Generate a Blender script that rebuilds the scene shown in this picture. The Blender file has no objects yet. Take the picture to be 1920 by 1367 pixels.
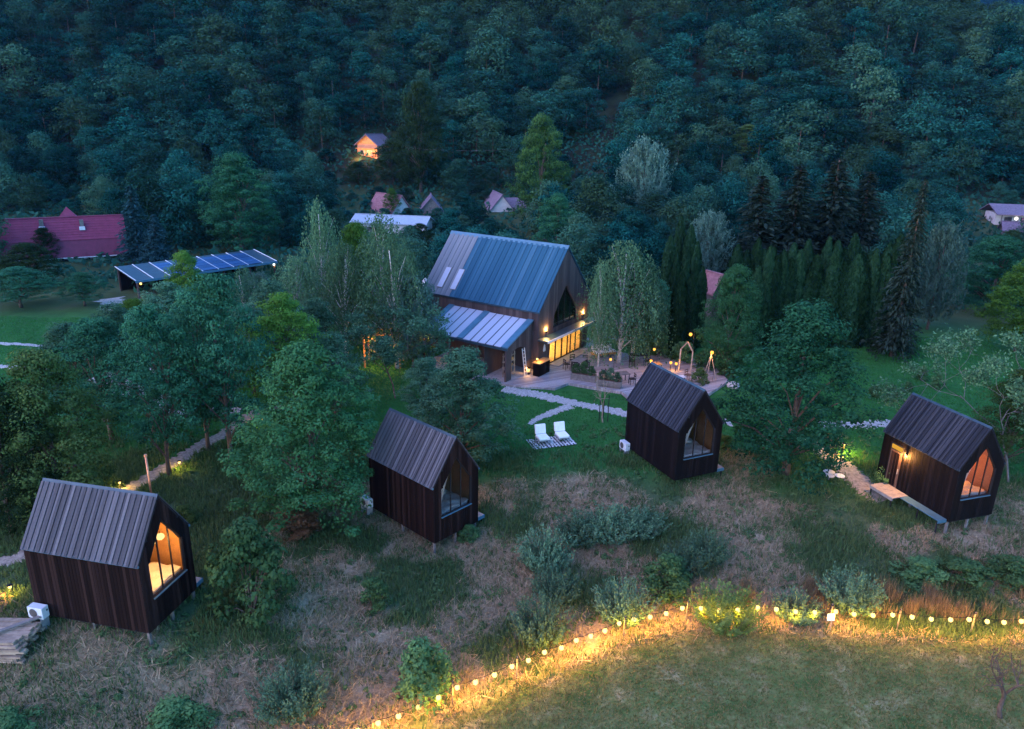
import bpy, bmesh, math, random
import numpy as np
from mathutils import Vector, Matrix

# ------------------------------------------------------------------ camera, sky, exposure
SC = bpy.context.scene
COL = SC.collection
R = math.radians

cd = bpy.data.cameras.new('camera')
cam = bpy.data.objects.new('camera', cd); COL.objects.link(cam)
cd.sensor_fit = 'HORIZONTAL'; cd.sensor_width = 36.0
cd.lens = 36.0 * 1403.3 / 1920.0
cd.clip_start = 0.5; cd.clip_end = 6000.0
cam.location = (0, 0, 20.0)
cam.rotation_mode = 'XYZ'
_p, _r = R(18.7467), R(1.2647)
_F = Vector((0, math.cos(_p), -math.sin(_p))); _Rt = Vector((1, 0, 0)); _U = _Rt.cross(_F)
_R2 = _Rt * math.cos(_r) + _U * math.sin(_r); _U2 = _Rt * -math.sin(_r) + _U * math.cos(_r)
cam.rotation_euler = Matrix((_R2, _U2, -_F)).transposed().to_euler()
SC.camera = cam

SUN_EL, SUN_AZ = 6.0, -120.0           # afterglow, low behind the camera on the left
world = bpy.data.worlds.new('World'); SC.world = world; world.use_nodes = True
wn = world.node_tree.nodes; wl = world.node_tree.links
for n in list(wn): wn.remove(n)
sky = wn.new('ShaderNodeTexSky'); sky.sky_type = 'NISHITA'; sky.sun_disc = False
sky.sun_elevation = R(SUN_EL); sky.sun_rotation = R(SUN_AZ)
sky.altitude = 400; sky.air_density = 1.0; sky.dust_density = 0.3; sky.ozone_density = 4.1
bgn = wn.new('ShaderNodeBackground'); bgn.inputs['Strength'].default_value = 0.15
wo = wn.new('ShaderNodeOutputWorld')
wl.new(sky.outputs[0], bgn.inputs['Color']); wl.new(bgn.outputs[0], wo.inputs['Surface'])

sd = bpy.data.lights.new('sun', 'SUN'); sd.energy = 0.33; sd.angle = R(80); sd.color = (1.0, .50, .66)
sun = bpy.data.objects.new('sun', sd); COL.objects.link(sun)
_az = R(SUN_AZ)
sun.rotation_euler = Vector((math.sin(_az) * math.cos(R(30)), math.cos(_az) * math.cos(R(30)), math.sin(R(30)))).to_track_quat('Z', 'Y').to_euler()

SC.view_settings.view_transform = 'Standard'; SC.view_settings.look = 'None'
SC.view_settings.gamma = 1.0; SC.view_settings.exposure = 3.5; KX = 2.0 ** -3.5          # lamp brightness follows the exposure
SC.render.engine = 'CYCLES'
SC.cycles.use_denoising = True
SC.cycles.max_bounces = 6; SC.cycles.diffuse_bounces = 3; SC.cycles.glossy_bounces = 2
SC.cycles.transmission_bounces = 3; SC.cycles.transparent_max_bounces = 12
SC.cycles.sample_clamp_indirect = 4.0; SC.cycles.use_light_tree = True
SC.cycles.caustics_reflective = False; SC.cycles.caustics_refractive = False

# ------------------------------------------------------------------ terrain heights (metres)
_PY = np.array([0, 15, 25, 32, 38, 45, 60, 100, 130, 150, 175, 205, 240, 275, 310, 360, 460, 4000.])
_PZ = np.array([-3.2, -2.2, -1.5, -1.05, -.25, .2, .5, .9, 2.2, 6., 16., 31., 49., 68., 80., 78., 60., 60.])
ANCH = [(-13.6, 25.6, .9, 5), (-18.6, 26.7, 1., 4.5), (-2.6, 33.3, -.15, 4), (-6.4, 36.8, -.1, 4),
        (24.7, 35.6, -.25, 5), (23.1, 40.4, -.3, 5), (10.7, 38.7, .2, 4)]
def sm(t):
    t = np.clip(t, 0, 1); return t * t * (3 - 2 * t)
def GZ(x, y):
    x = np.asarray(x, float); y = np.asarray(y, float)
    far = y > 110
    z1 = sum(np.interp(y + k, _PY, _PZ) for k in (-4, -1.5, 0, 1.5, 4)) / 5
    z2 = sum(np.interp(y + k, _PY, _PZ) for k in (-8, -3, 0, 3, 8)) / 5
    k = 1 - sm((x - 95) / 150.) * .80 * sm((y - 150) / 90.)
    k2 = 1 + sm((-x - 40) / 160.) * .12
    z2 = np.where(z2 > 2, 2 + (z2 - 2) * k * k2, z2)
    z2 = z2 + sm((y - 150) / 40.) * (2.2 * np.sin(x * .035 + y * .021) + 1.5 * np.sin(x * .071 - y * .05 + 1.3))
    z = np.where(far, z2, z1)
    for ax, ay, dz, s in ANCH:
        z = z + dz * np.exp(-((x - ax) ** 2 + (y - ay) ** 2) / (2 * s * s))
    return z + .10 * np.sin(x * .31 + .7) * np.sin(y * .37) + .05 * np.sin(x * .83 + y * .61)
def gz(x, y): return float(GZ(x, y))

# ------------------------------------------------------------------ helpers
def tag(o, label=None, cat=None, group=None, kind=None):
    if label: o['label'] = label
    if cat: o['category'] = cat
    if group: o['group'] = group
    if kind: o['kind'] = kind
    return o
def link(o, parent=None):
    COL.objects.link(o)
    if parent is not None: o.parent = parent
    return o
def empty(name, loc=(0, 0, 0), rz=0.0, parent=None):
    o = bpy.data.objects.new(name, None); o.empty_display_size = .2
    o.location = loc; o.rotation_euler = (0, 0, rz)
    return link(o, parent)
def ob(name, me, mat=None, parent=None, loc=None, rot=None, scale=None):
    o = bpy.data.objects.new(name, me)
    if mat is not None and len(me.materials) == 0: me.materials.append(mat)
    if loc is not None: o.location = loc
    if rot is not None: o.rotation_euler = rot
    if scale is not None: o.scale = scale
    return link(o, parent)
class MB:
    def __init__(s): s.v = []; s.f = []; s.smooth = False
    def add(s, vs, fs):
        b = len(s.v); s.v += [tuple(v) for v in vs]; s.f += [tuple(b + i for i in f) for f in fs]; return s
    def box(s, x0, x1, y0, y1, z0, z1):
        return s.add([(x0, y0, z0), (x1, y0, z0), (x1, y1, z0), (x0, y1, z0), (x0, y0, z1), (x1, y0, z1), (x1, y1, z1), (x0, y1, z1)],
                     [(0, 3, 2, 1), (4, 5, 6, 7), (0, 1, 5, 4), (1, 2, 6, 5), (2, 3, 7, 6), (3, 0, 4, 7)])
    def beam(s, p0, p1, w, h, up=(0, 0, 1)):
        p0 = Vector(p0); p1 = Vector(p1); d = (p1 - p0).normalized(); u = Vector(up)
        r = d.cross(u)
        if r.length < 1e-4: r = d.cross(Vector((1, 0, 0)))
        r.normalize(); u = r.cross(d)
        vs = [p + r * a * w / 2 + u * b * h / 2 for p in (p0, p1) for a, b in ((-1, -1), (1, -1), (1, 1), (-1, 1))]
        return s.add(vs, [(0, 3, 2, 1), (4, 5, 6, 7), (0, 1, 5, 4), (1, 2, 6, 5), (2, 3, 7, 6), (3, 0, 4, 7)])
    def prism(s, poly, y0, y1):             # polygon in x,z extruded along y
        n = len(poly)
        vs = [(x, y0, z) for x, z in poly] + [(x, y1, z) for x, z in poly]
        return s.add(vs, [tuple(range(n)), tuple(range(2 * n - 1, n - 1, -1))] + [(i, i + n, (i + 1) % n + n, (i + 1) % n) for i in range(n)])
    def slab(s, poly, z0, z1):              # polygon in x,y extruded along z
        n = len(poly)
        vs = [(x, y, z0) for x, y in poly] + [(x, y, z1) for x, y in poly]
        return s.add(vs, [tuple(range(n - 1, -1, -1)), tuple(range(n, 2 * n))] + [(i, (i + 1) % n, (i + 1) % n + n, i + n) for i in range(n)])
    def tube(s, pts, rad, n=6, cap=True):
        pts = [Vector(p) for p in pts]
        if not hasattr(rad, '__len__'): rad = [rad] * len(pts)
        b = len(s.v); ref = Vector((.31, .77, .55)).normalized()
        for i, p in enumerate(pts):
            d = (pts[min(i + 1, len(pts) - 1)] - pts[max(i - 1, 0)]).normalized()
            a = d.cross(ref)
            if a.length < 1e-3: a = d.cross(Vector((1, 0, 0)))
            a.normalize(); c = d.cross(a)
            for k in range(n):
                t = 2 * math.pi * k / n
                s.v.append(tuple(p + (a * math.cos(t) + c * math.sin(t)) * rad[i]))
        for i in range(len(pts) - 1):
            for k in range(n):
                s.f.append((b + i * n + k, b + i * n + (k + 1) % n, b + (i + 1) * n + (k + 1) % n, b + (i + 1) * n + k))
        if cap:
            s.f.append(tuple(b + k for k in range(n - 1, -1, -1))); s.f.append(tuple(b + (len(pts) - 1) * n + k for k in range(n)))
        return s
    def ball(s, c, r, n=8, m=6, sz=1.0):
        b = len(s.v); c = Vector(c)
        s.v.append(tuple(c + Vector((0, 0, r * sz))))
        for i in range(1, m):
            t = math.pi * i / m
            for k in range(n):
                a = 2 * math.pi * k / n
                s.v.append(tuple(c + Vector((r * math.sin(t) * math.cos(a), r * math.sin(t) * math.sin(a), r * sz * math.cos(t)))))
        s.v.append(tuple(c - Vector((0, 0, r * sz)))); e = len(s.v) - 1
        for k in range(n): s.f.append((b, b + 1 + k, b + 1 + (k + 1) % n))
        for i in range(m - 2):
            for k in range(n):
                s.f.append((b + 1 + i * n + k, b + 1 + (i + 1) * n + k, b + 1 + (i + 1) * n + (k + 1) % n, b + 1 + i * n + (k + 1) % n))
        for k in range(n): s.f.append((b + 1 + (m - 2) * n + (k + 1) % n, b + 1 + (m - 2) * n + k, e))
        return s
    def mesh(s, name, smooth=False, fix=True):
        me = bpy.data.meshes.new(name); me.from_pydata(s.v, [], s.f)
        if fix:
            bm = bmesh.new(); bm.from_mesh(me); bmesh.ops.recalc_face_normals(bm, faces=bm.faces); bm.to_mesh(me); bm.free()
        if smooth: me.polygons.foreach_set('use_smooth', [True] * len(me.polygons))
        return me
    def build(s, name, mat, parent=None, loc=None, rot=None, smooth=False):
        return ob(name, s.mesh(name, smooth), mat, parent, loc, rot)
def npmesh(name, V, k, tint=None):
    """numpy mesh of n faces with k private corners each, tint: one value per face"""
    V = np.ascontiguousarray(V, dtype=np.float32).reshape(-1, 3); n = len(V) // k
    me = bpy.data.meshes.new(name); me.vertices.add(len(V)); me.vertices.foreach_set('co', V.ravel())
    me.loops.add(len(V)); me.loops.foreach_set('vertex_index', np.arange(len(V), dtype=np.int32))
    me.polygons.add(n); me.polygons.foreach_set('loop_start', np.arange(0, n * k, k, dtype=np.int32))
    if tint is not None:
        a = me.attributes.new('tint', 'FLOAT', 'FACE'); a.data.foreach_set('value', np.asarray(tint, dtype=np.float32))
    me.update(); me.validate()
    return me
def light(name, loc, watt, color, parent=None, r=.04, spot=None):
    l = bpy.data.lights.new(name, 'SPOT' if spot else 'POINT'); l.energy = watt * KX; l.color = color; l.shadow_soft_size = r
    o = bpy.data.objects.new(name, l); o.location = loc
    if spot:
        l.spot_size = R(spot[0]); l.spot_blend = .6; o.rotation_euler = Vector(spot[1]).to_track_quat('-Z', 'Y').to_euler()
    return link(o, parent)
WARM = (1.0, .50, .11); AMBER = (1.0, .42, .07); CREAM = (1.0, .62, .24)

# ------------------------------------------------------------------ materials
def newmat(name):
    m = bpy.data.materials.new(name); m.use_nodes = True
    nt = m.node_tree
    for n in list(nt.nodes): nt.nodes.remove(n)
    out = nt.nodes.new('ShaderNodeOutputMaterial')
    return m, nt, out
def N(nt, typ, **kw):
    n = nt.nodes.new(typ)
    for k, v in kw.items(): setattr(n, k, v)
    return n
def ramp(nt, fac, stops):
    r = N(nt, 'ShaderNodeValToRGB'); e = r.color_ramp.elements
    while len(e) < len(stops): e.new(.5)
    for i, (p, c) in enumerate(stops): e[i].position = p; e[i].color = (*c, 1)
    nt.links.new(fac, r.inputs[0]); return r.outputs[0]
def math_(nt, op, a, b=None, clamp=False):
    m = N(nt, 'ShaderNodeMath', operation=op); m.use_clamp = clamp
    for i, v in enumerate((a, b)):
        if v is None: continue
        if isinstance(v, (int, float)): m.inputs[i].default_value = v
        else: nt.links.new(v, m.inputs[i])
    return m.outputs[0]
def mixc(nt, fac, a, b, blend='MIX'):
    m = N(nt, 'ShaderNodeMix', data_type='RGBA', blend_type=blend)
    for i, v in ((0, fac), (6, a), (7, b)):
        if isinstance(v, (int, float)): m.inputs[i].default_value = v
        elif isinstance(v, tuple): m.inputs[i].default_value = (*v, 1)
        else: nt.links.new(v, m.inputs[i])
    return m.outputs[2]
def noise(nt, vec, scale, detail=4, rough=.55, dim='3D', w=None):
    n = N(nt, 'ShaderNodeTexNoise', noise_dimensions=dim)
    n.inputs['Scale'].default_value = scale; n.inputs['Detail'].default_value = detail; n.inputs['Roughness'].default_value = rough
    if vec is not None: nt.links.new(vec, n.inputs['Vector'])
    if w is not None: nt.links.new(w, n.inputs['W'])
    return n.outputs[0]
def surf(name, col, var=.25, scale=3.0, rough=.8, bump=.3, metal=0.0, orand=.0, spec=.3, col2=None, bscale=None):
    m, nt, out = newmat(name); L = nt.links
    p = N(nt, 'ShaderNodeBsdfPrincipled'); p.inputs['Roughness'].default_value = rough; p.inputs['Metallic'].default_value = metal
    p.inputs['Specular IOR Level'].default_value = spec
    tc = N(nt, 'ShaderNodeNewGeometry').outputs['Position']
    f = noise(nt, tc, scale)
    c2 = col2 or tuple(c * (1 + var) for c in col); c1 = tuple(c * (1 - var) for c in col)
    c = ramp(nt, f, [(.3, c1), (.7, c2)])
    if orand:
        oi = N(nt, 'ShaderNodeObjectInfo').outputs['Random']
        k = math_(nt, 'ADD', math_(nt, 'MULTIPLY', oi, 2 * orand), 1 - orand)
        vm = N(nt, 'ShaderNodeVectorMath', operation='SCALE'); L.new(c, vm.inputs[0]); L.new(k, vm.inputs[3]); c = vm.outputs[0]
    L.new(c, p.inputs['Base Color'])
    if bump:
        b = N(nt, 'ShaderNodeBump'); b.inputs['Strength'].default_value = bump; b.inputs['Distance'].default_value = .03
        L.new(noise(nt, tc, bscale or scale * 6), b.inputs['Height']); L.new(b.outputs[0], p.inputs['Normal'])
    L.new(p.outputs[0], out.inputs[0]); return m
def plank_mat(name, stops, rough=.85, grain=(9, 9, 1.2), bump=.4, spec=.25):
    """weathered boards: tone per board, streaks along its length (local z), knots"""
    m, nt, out = newmat(name); L = nt.links
    p = N(nt, 'ShaderNodeBsdfPrincipled'); p.inputs['Roughness'].default_value = rough; p.inputs['Specular IOR Level'].default_value = spec
    oi = N(nt, 'ShaderNodeObjectInfo').outputs['Random']
    tc = N(nt, 'ShaderNodeTexCoord').outputs['Object']
    mp = N(nt, 'ShaderNodeMapping'); mp.inputs['Scale'].default_value = grain; L.new(tc, mp.inputs[0])
    w = math_(nt, 'MULTIPLY', oi, 97.0)
    n1 = noise(nt, mp.outputs[0], 1.0, 5, .6, '4D', w)
    f = math_(nt, 'ADD', math_(nt, 'MULTIPLY', oi, .55), math_(nt, 'MULTIPLY', n1, .6), False)
    f = math_(nt, 'SUBTRACT', f, .08, True)
    c = ramp(nt, f, stops)
    L.new(c, p.inputs['Base Color'])
    b = N(nt, 'ShaderNodeBump'); b.inputs['Strength'].default_value = bump; b.inputs['Distance'].default_value = .01
    L.new(n1, b.inputs['Height']); L.new(b.outputs[0], p.inputs['Normal'])
    L.new(p.outputs[0], out.inputs[0]); return m
def leaf_mat(name, dark, light_, alt=None, trans=.3, orand=.35):
    m, nt, out = newmat(name); L = nt.links
    at = N(nt, 'ShaderNodeAttribute'); at.attribute_name = 'tint'
    oi = N(nt, 'ShaderNodeObjectInfo').outputs['Random']
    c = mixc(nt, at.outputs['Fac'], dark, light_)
    if alt: c = mixc(nt, math_(nt, 'MULTIPLY', math_(nt, 'POWER', oi, 2.0), .75), c, alt)
    k = math_(nt, 'ADD', math_(nt, 'MULTIPLY', math_(nt, 'FRACT', math_(nt, 'MULTIPLY', oi, 7.31)), 2 * orand), 1 - orand)
    vm = N(nt, 'ShaderNodeVectorMath', operation='SCALE'); L.new(c, vm.inputs[0]); L.new(k, vm.inputs[3]); c = vm.outputs[0]
    d = N(nt, 'ShaderNodeBsdfDiffuse'); t = N(nt, 'ShaderNodeBsdfTranslucent'); mx = N(nt, 'ShaderNodeMixShader')
    L.new(c, d.inputs[0]); L.new(c, t.inputs[0]); mx.inputs[0].default_value = trans
    L.new(d.outputs[0], mx.inputs[1]); L.new(t.outputs[0], mx.inputs[2]); L.new(mx.outputs[0], out.inputs[0]); return m
def emit(name, col, s):
    m, nt, out = newmat(name); e = N(nt, 'ShaderNodeEmission'); e.inputs[0].default_value = (*col, 1); e.inputs[1].default_value = s * KX
    nt.links.new(e.outputs[0], out.inputs[0]); return m
def glassy(name, tint=(1, 1, 1), refl=.12, rough=.03, opaq=0.0, ocol=(.5, .6, .7)):
    """a thin pane: clear with a mirror sheen, opaq: share of milky surface"""
    m, nt, out = newmat(name); L = nt.links
    t = N(nt, 'ShaderNodeBsdfTransparent'); t.inputs[0].default_value = (*tint, 1)
    g = N(nt, 'ShaderNodeBsdfGlossy'); g.inputs['Roughness'].default_value = rough
    fr = N(nt, 'ShaderNodeLayerWeight'); fr.inputs[0].default_value = .5
    f = math_(nt, 'ADD', math_(nt, 'MULTIPLY', math_(nt, 'POWER', fr.outputs['Facing'], 4.0), .7), refl - .07, True)
    mx = N(nt, 'ShaderNodeMixShader'); L.new(f, mx.inputs[0]); L.new(t.outputs[0], mx.inputs[1]); L.new(g.outputs[0], mx.inputs[2])
    o = mx.outputs[0]
    if opaq:
        d = N(nt, 'ShaderNodeBsdfDiffuse'); d.inputs[0].default_value = (*ocol, 1)
        m2 = N(nt, 'ShaderNodeMixShader'); m2.inputs[0].default_value = opaq; L.new(o, m2.inputs[1]); L.new(d.outputs[0], m2.inputs[2]); o = m2.outputs[0]
    L.new(o, out.inputs[0]); return m
M = {}
M['roof_silver'] = plank_mat('silver_roof_boards', [(0, (.024, .025, .03)), (.45, (.054, .055, .066)), (1, (.13, .13, .148))], spec=.1)
M['roof_dark'] = plank_mat('dark_roof_boards', [(0, (.007, .009, .013)), (.45, (.015, .018, .026)), (1, (.045, .05, .066))], spec=.08)
M['wall_brown'] = plank_mat('charred_wall_boards', [(0, (.0038, .0028, .003)), (.5, (.009, .0055, .0055)), (1, (.036, .021, .019))], .9, spec=.03)
M['wall_black'] = plank_mat('black_wall_boards', [(0, (.0022, .002, .0025)), (.6, (.005, .004, .0045)), (1, (.014, .010, .011))], .8, spec=.05)
M['house_wall'] = plank_mat('house_wall_boards', [(0, (.03, .022, .023)), (.5, (.058, .042, .041)), (1, (.11, .08, .074))], spec=.08)
M['house_roof'] = plank_mat('house_roof_boards', [(0, (.013, .05, .088)), (.5, (.021, .073, .122)), (1, (.045, .11, .165))], .85, spec=.05)
M['house_roof2'] = plank_mat('pale_roof_boards', [(0, (.09, .11, .135)), (.5, (.125, .145, .17)), (1, (.15, .165, .185))], .85, spec=.05)
M['dark_metal'] = surf('dark_blue_metal', (.02, .045, .065), .2, 2, .45, .05, .3)
M['blue_metal'] = surf('blue_sheet_metal', (.05, .13, .19), .15, 2, .5, .05, .3)
M['interior'] = surf('warm_plywood', (.32, .165, .07), .15, 1.5, .7, .05)
M['house_interior'] = surf('pale_warm_plaster', (.6, .44, .22), .12, 1.5, .7, .05)
M['timber'] = surf('raw_timber', (.26, .2, .15), .35, 4, .85, .3, orand=.3)
M['grey_timber'] = surf('grey_timber', (.11, .10, .095), .3, 5, .9, .4, orand=.25)
M['deck_boards'] = surf('step_boards', (.2, .19, .185), .25, 5, .8, .3, orand=.2)
M['white_fabric'] = surf('white_fabric', (.75, .73, .71), .06, 6, .9, .1)
M['linen'] = surf('white_linen', (.72, .70, .68), .1, 3, .95, .5, bscale=5)
M['white_paint'] = surf('white_metal_paint', (.42, .46, .5), .08, 8, .5, .03)
M['grille'] = surf('dark_grille', (.05, .05, .055), .2, 5, .6, .1)
M['copper'] = surf('copper_pipe', (.42, .17, .09), .25, 6, .45, .1, .7)
M['door'] = surf('brown_door_paint', (.07, .04, .03), .25, 4, .6, .2)
M['bark'] = surf('brown_bark', (.07, .05, .04), .4, 4, .95, .8)
M['birch_bark'] = surf('white_birch_bark', (.36, .35, .34), .4, 5, .9, .4, col2=(.5, .48, .46))
M['black'] = surf('black_paint', (.015, .015, .017), .2, 5, .7, .1, spec=.08)
M['glass'] = glassy('window_glass', (.74, .74, .74))
M['dark_glass'] = glassy('tinted_glass', (.5, .55, .55), .16)
M['poly'] = glassy('milky_roof_panel', (.75, .85, .95), .10, .15, .68, (.38, .43, .52))
M['red_tile'] = surf('red_roof_sheet', (.16, .022, .055), .15, 2, .55, .1)
M['red_tile2'] = surf('dark_red_roof_sheet', (.12, .016, .042), .15, 2, .55, .1)
M['purple_tile'] = surf('purple_brown_tiles', (.13, .095, .13), .25, 3, .75, .4)
M['rose_tile'] = surf('rose_tiles', (.22, .10, .11), .25, 3, .75, .4)
M['plaster'] = surf('pale_plaster', (.5, .47, .45), .1, 2, .9, .1)
M['orange_plaster'] = surf('orange_plaster', (.62, .24, .12), .1, 2, .9, .1)
M['orange_wood'] = surf('varnished_wood', (.42, .2, .06), .25, 3, .6, .2)
M['pale_sheet'] = surf('pale_corrugated_sheet', (.28, .32, .37), .1, 2, .6, .1)
M['solar'] = surf('solar_cells', (.012, .05, .13), .25, 6, .45, .02, .0, .25, .2)
M['alu'] = surf('aluminium_rail', (.55, .57, .6), .1, 5, .5, .03, .2)
M['steel'] = surf('grey_steel', (.3, .31, .33), .15, 6, .5, .05, .5)
M['concrete'] = surf('concrete', (.3, .3, .3), .2, 2, .9, .2)
M['soil'] = surf('brown_soil', (.09, .06, .045), .4, 3, .95, 1.0)
M['bulb'] = emit('bulb_glow', (1.0, .6, .15), 4.6)
M['bulb_orange'] = emit('orange_bulb_glow', (1.0, .40, .06), 2.6)
M['bulb_white'] = emit('white_lamp_glow', (1.0, .97, .9), 6.0)
M['lamp_glass'] = emit('lamp_glass_glow', (1.0, .6, .2), 4.5)
M['transom'] = emit('lit_transom', (1.0, .5, .06), .75)
M['window_lit'] = emit('lit_window', (1.0, .62, .22), 1.6)
M['blue_tarp'] = surf('blue_tarpaulin', (.05, .18, .5), .2, 3, .5, .2)


# ------------------------------------------------------------------ ground: one sheet to the horizon
rng = np.random.default_rng(11)
def vnoise(x, y, s, seed=0):                # smooth value noise 0..1
    r = np.random.default_rng(seed).random((64, 64))
    X = np.asarray(x) / s + 1000; Y = np.asarray(y) / s + 1000
    i = np.floor(X).astype(int); j = np.floor(Y).astype(int); fx = sm(X - i); fy = sm(Y - j)
    a = r[i % 64, j % 64]; b = r[(i + 1) % 64, j % 64]; c = r[i % 64, (j + 1) % 64]; d = r[(i + 1) % 64, (j + 1) % 64]
    return (a * (1 - fx) + b * fx) * (1 - fy) + (c * (1 - fx) + d * fx) * fy
def fbm(x, y, s, seed=0): return .5 * vnoise(x, y, s, seed) + .3 * vnoise(x, y, s / 2.3, seed + 1) + .2 * vnoise(x, y, s / 5.1, seed + 2)
def string_y(x):                            # the line of the string lights
    return np.interp(x, [-12, -4.55, 1.6, 4.85, 7.8, 11, 16, 23, 40], [17.3, 21.4, 25.2, 26.9, 28, 27.95, 27.8, 27.8, 28.2])
def meadow(x, y): return sm((string_y(x) - .2 - y) / .9)
def dryness(x, y):
    n = fbm(x, y, 4.2, 5)
    d = sm((39.6 - y + 4.5 * (n - .5)) / 2.4) * sm((x + 12.5) / 2.5 + 2 * (n - .5)) * (1 - meadow(x, y))
    d = np.maximum(d, .8 * sm(1 - ((x - 14.8) ** 2 + ((y - 41.2) * 1.3) ** 2) / 9) )
    d = np.maximum(d, .55 * sm((28 - y) / 4) * sm((-x - 6) / 3))
    n2 = fbm(x, y, 1.5, 15)
    return np.clip(d * sm((n + .35 * (n2 - .5) - .33) / .2), 0, 1)
xs = np.unique(np.concatenate([np.arange(-48, 48.1, .6), np.linspace(-1500, -48, 46)[:-1] if 0 else -48 - np.cumsum(np.linspace(.8, 40, 60)), 48 + np.cumsum(np.linspace(.8, 40, 60))]))
ys = np.unique(np.concatenate([np.arange(14, 70.1, .6), 14 - np.cumsum(np.linspace(.8, 20, 14)), 70 + np.cumsum(np.linspace(.8, 9, 95)), [700, 1000, 1600, 2600]]))
GX, GY = np.meshgrid(xs, ys); GZZ = GZ(GX, GY)
nx, ny = len(xs), len(ys)
V = np.stack([GX, GY, GZZ], -1).reshape(-1, 3)
idx = np.arange(nx * ny).reshape(ny, nx)
Fq = np.stack([idx[:-1, :-1], idx[:-1, 1:], idx[1:, 1:], idx[1:, :-1]], -1).reshape(-1, 4)
gm = bpy.data.meshes.new('ground')
gm.vertices.add(len(V)); gm.vertices.foreach_set('co', V.astype(np.float32).ravel())
gm.loops.add(Fq.size); gm.loops.foreach_set('vertex_index', Fq.astype(np.int32).ravel())
gm.polygons.add(len(Fq)); gm.polygons.foreach_set('loop_start', np.arange(0, Fq.size, 4, dtype=np.int32))
gm.update()
gm.polygons.foreach_set('use_smooth', [True] * len(Fq))
def vattr(name, val):
    a = gm.attributes.new(name, 'FLOAT', 'POINT'); a.data.foreach_set('value', np.asarray(val, dtype=np.float32).ravel())
vattr('dry', dryness(GX, GY)); vattr('meadow', meadow(GX, GY)); vattr('rough', sm((40.3 - GY + 2.0 * (fbm(GX, GY, 5.0, 81) - .5)) / 3)); vattr('litter_shade', sm((GY - 142) / 10)); vattr('wild', np.maximum(sm((GY - 66) / 8), sm((np.abs(GX) - 46) / 8)))
m, nt, out = newmat('ground_grass'); L = nt.links
pos = N(nt, 'ShaderNodeNewGeometry').outputs['Position']
def A(n):
    a = N(nt, 'ShaderNodeAttribute'); a.attribute_name = n; return a.outputs['Fac']
n_s = noise(nt, pos, 1.1, 6, .65); n_f = noise(nt, pos, 7.0, 5, .7); n_b = noise(nt, pos, .22, 4)
green = ramp(nt, n_s, [(.25, (.016, .065, .016)), (.55, (.022, .105, .024)), (.8, (.04, .135, .035))])
green = mixc(nt, A('rough'), green, ramp(nt, n_f, [(.25, (.025, .05, .022)), (.55, (.055, .085, .038)), (.8, (.11, .125, .06))]))
straw = ramp(nt, n_f, [(.25, (.10, .08, .055)), (.5, (.26, .20, .13)), (.8, (.43, .335, .22))])
n_m = noise(nt, pos, .75, 7, .72)
mead = ramp(nt, n_m, [(.34, (.035, .085, .022)), (.46, (.10, .135, .04)), (.55, (.17, .18, .065)), (.68, (.36, .29, .16))])
wild = ramp(nt, n_b, [(.3, (.022, .045, .018)), (.55, (.045, .07, .03)), (.8, (.075, .07, .045))])
dj = math_(nt, 'MULTIPLY', A('dry'), math_(nt, 'ADD', math_(nt, 'MULTIPLY', n_s, 1.6), .2), True)
c = mixc(nt, A('wild'), green, wild); c = mixc(nt, A('litter_shade'), c, ramp(nt, n_b, [(.4, (.012, .016, .011)), (.75, (.03, .045, .02))])); mead = mixc(nt, math_(nt, 'MULTIPLY', n_b, .45), mead, (.045, .11, .03)); c = mixc(nt, A('meadow'), c, mead); c = mixc(nt, dj, c, straw)  # dark forest litter; its tone also paints the shade between hillside crowns
p = N(nt, 'ShaderNodeBsdfPrincipled'); p.inputs['Roughness'].default_value = .95; p.inputs['Specular IOR Level'].default_value = .1
L.new(c, p.inputs['Base Color'])
b = N(nt, 'ShaderNodeBump'); b.inputs['Strength'].default_value = .7; b.inputs['Distance'].default_value = .12
L.new(n_f, b.inputs['Height']); L.new(b.outputs[0], p.inputs['Normal']); L.new(p.outputs[0], out.inputs[0])
M['ground'] = m
tag(ob('ground', gm, m), 'grassy valley floor rising into the wooded hillside', None, None, 'structure')
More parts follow.
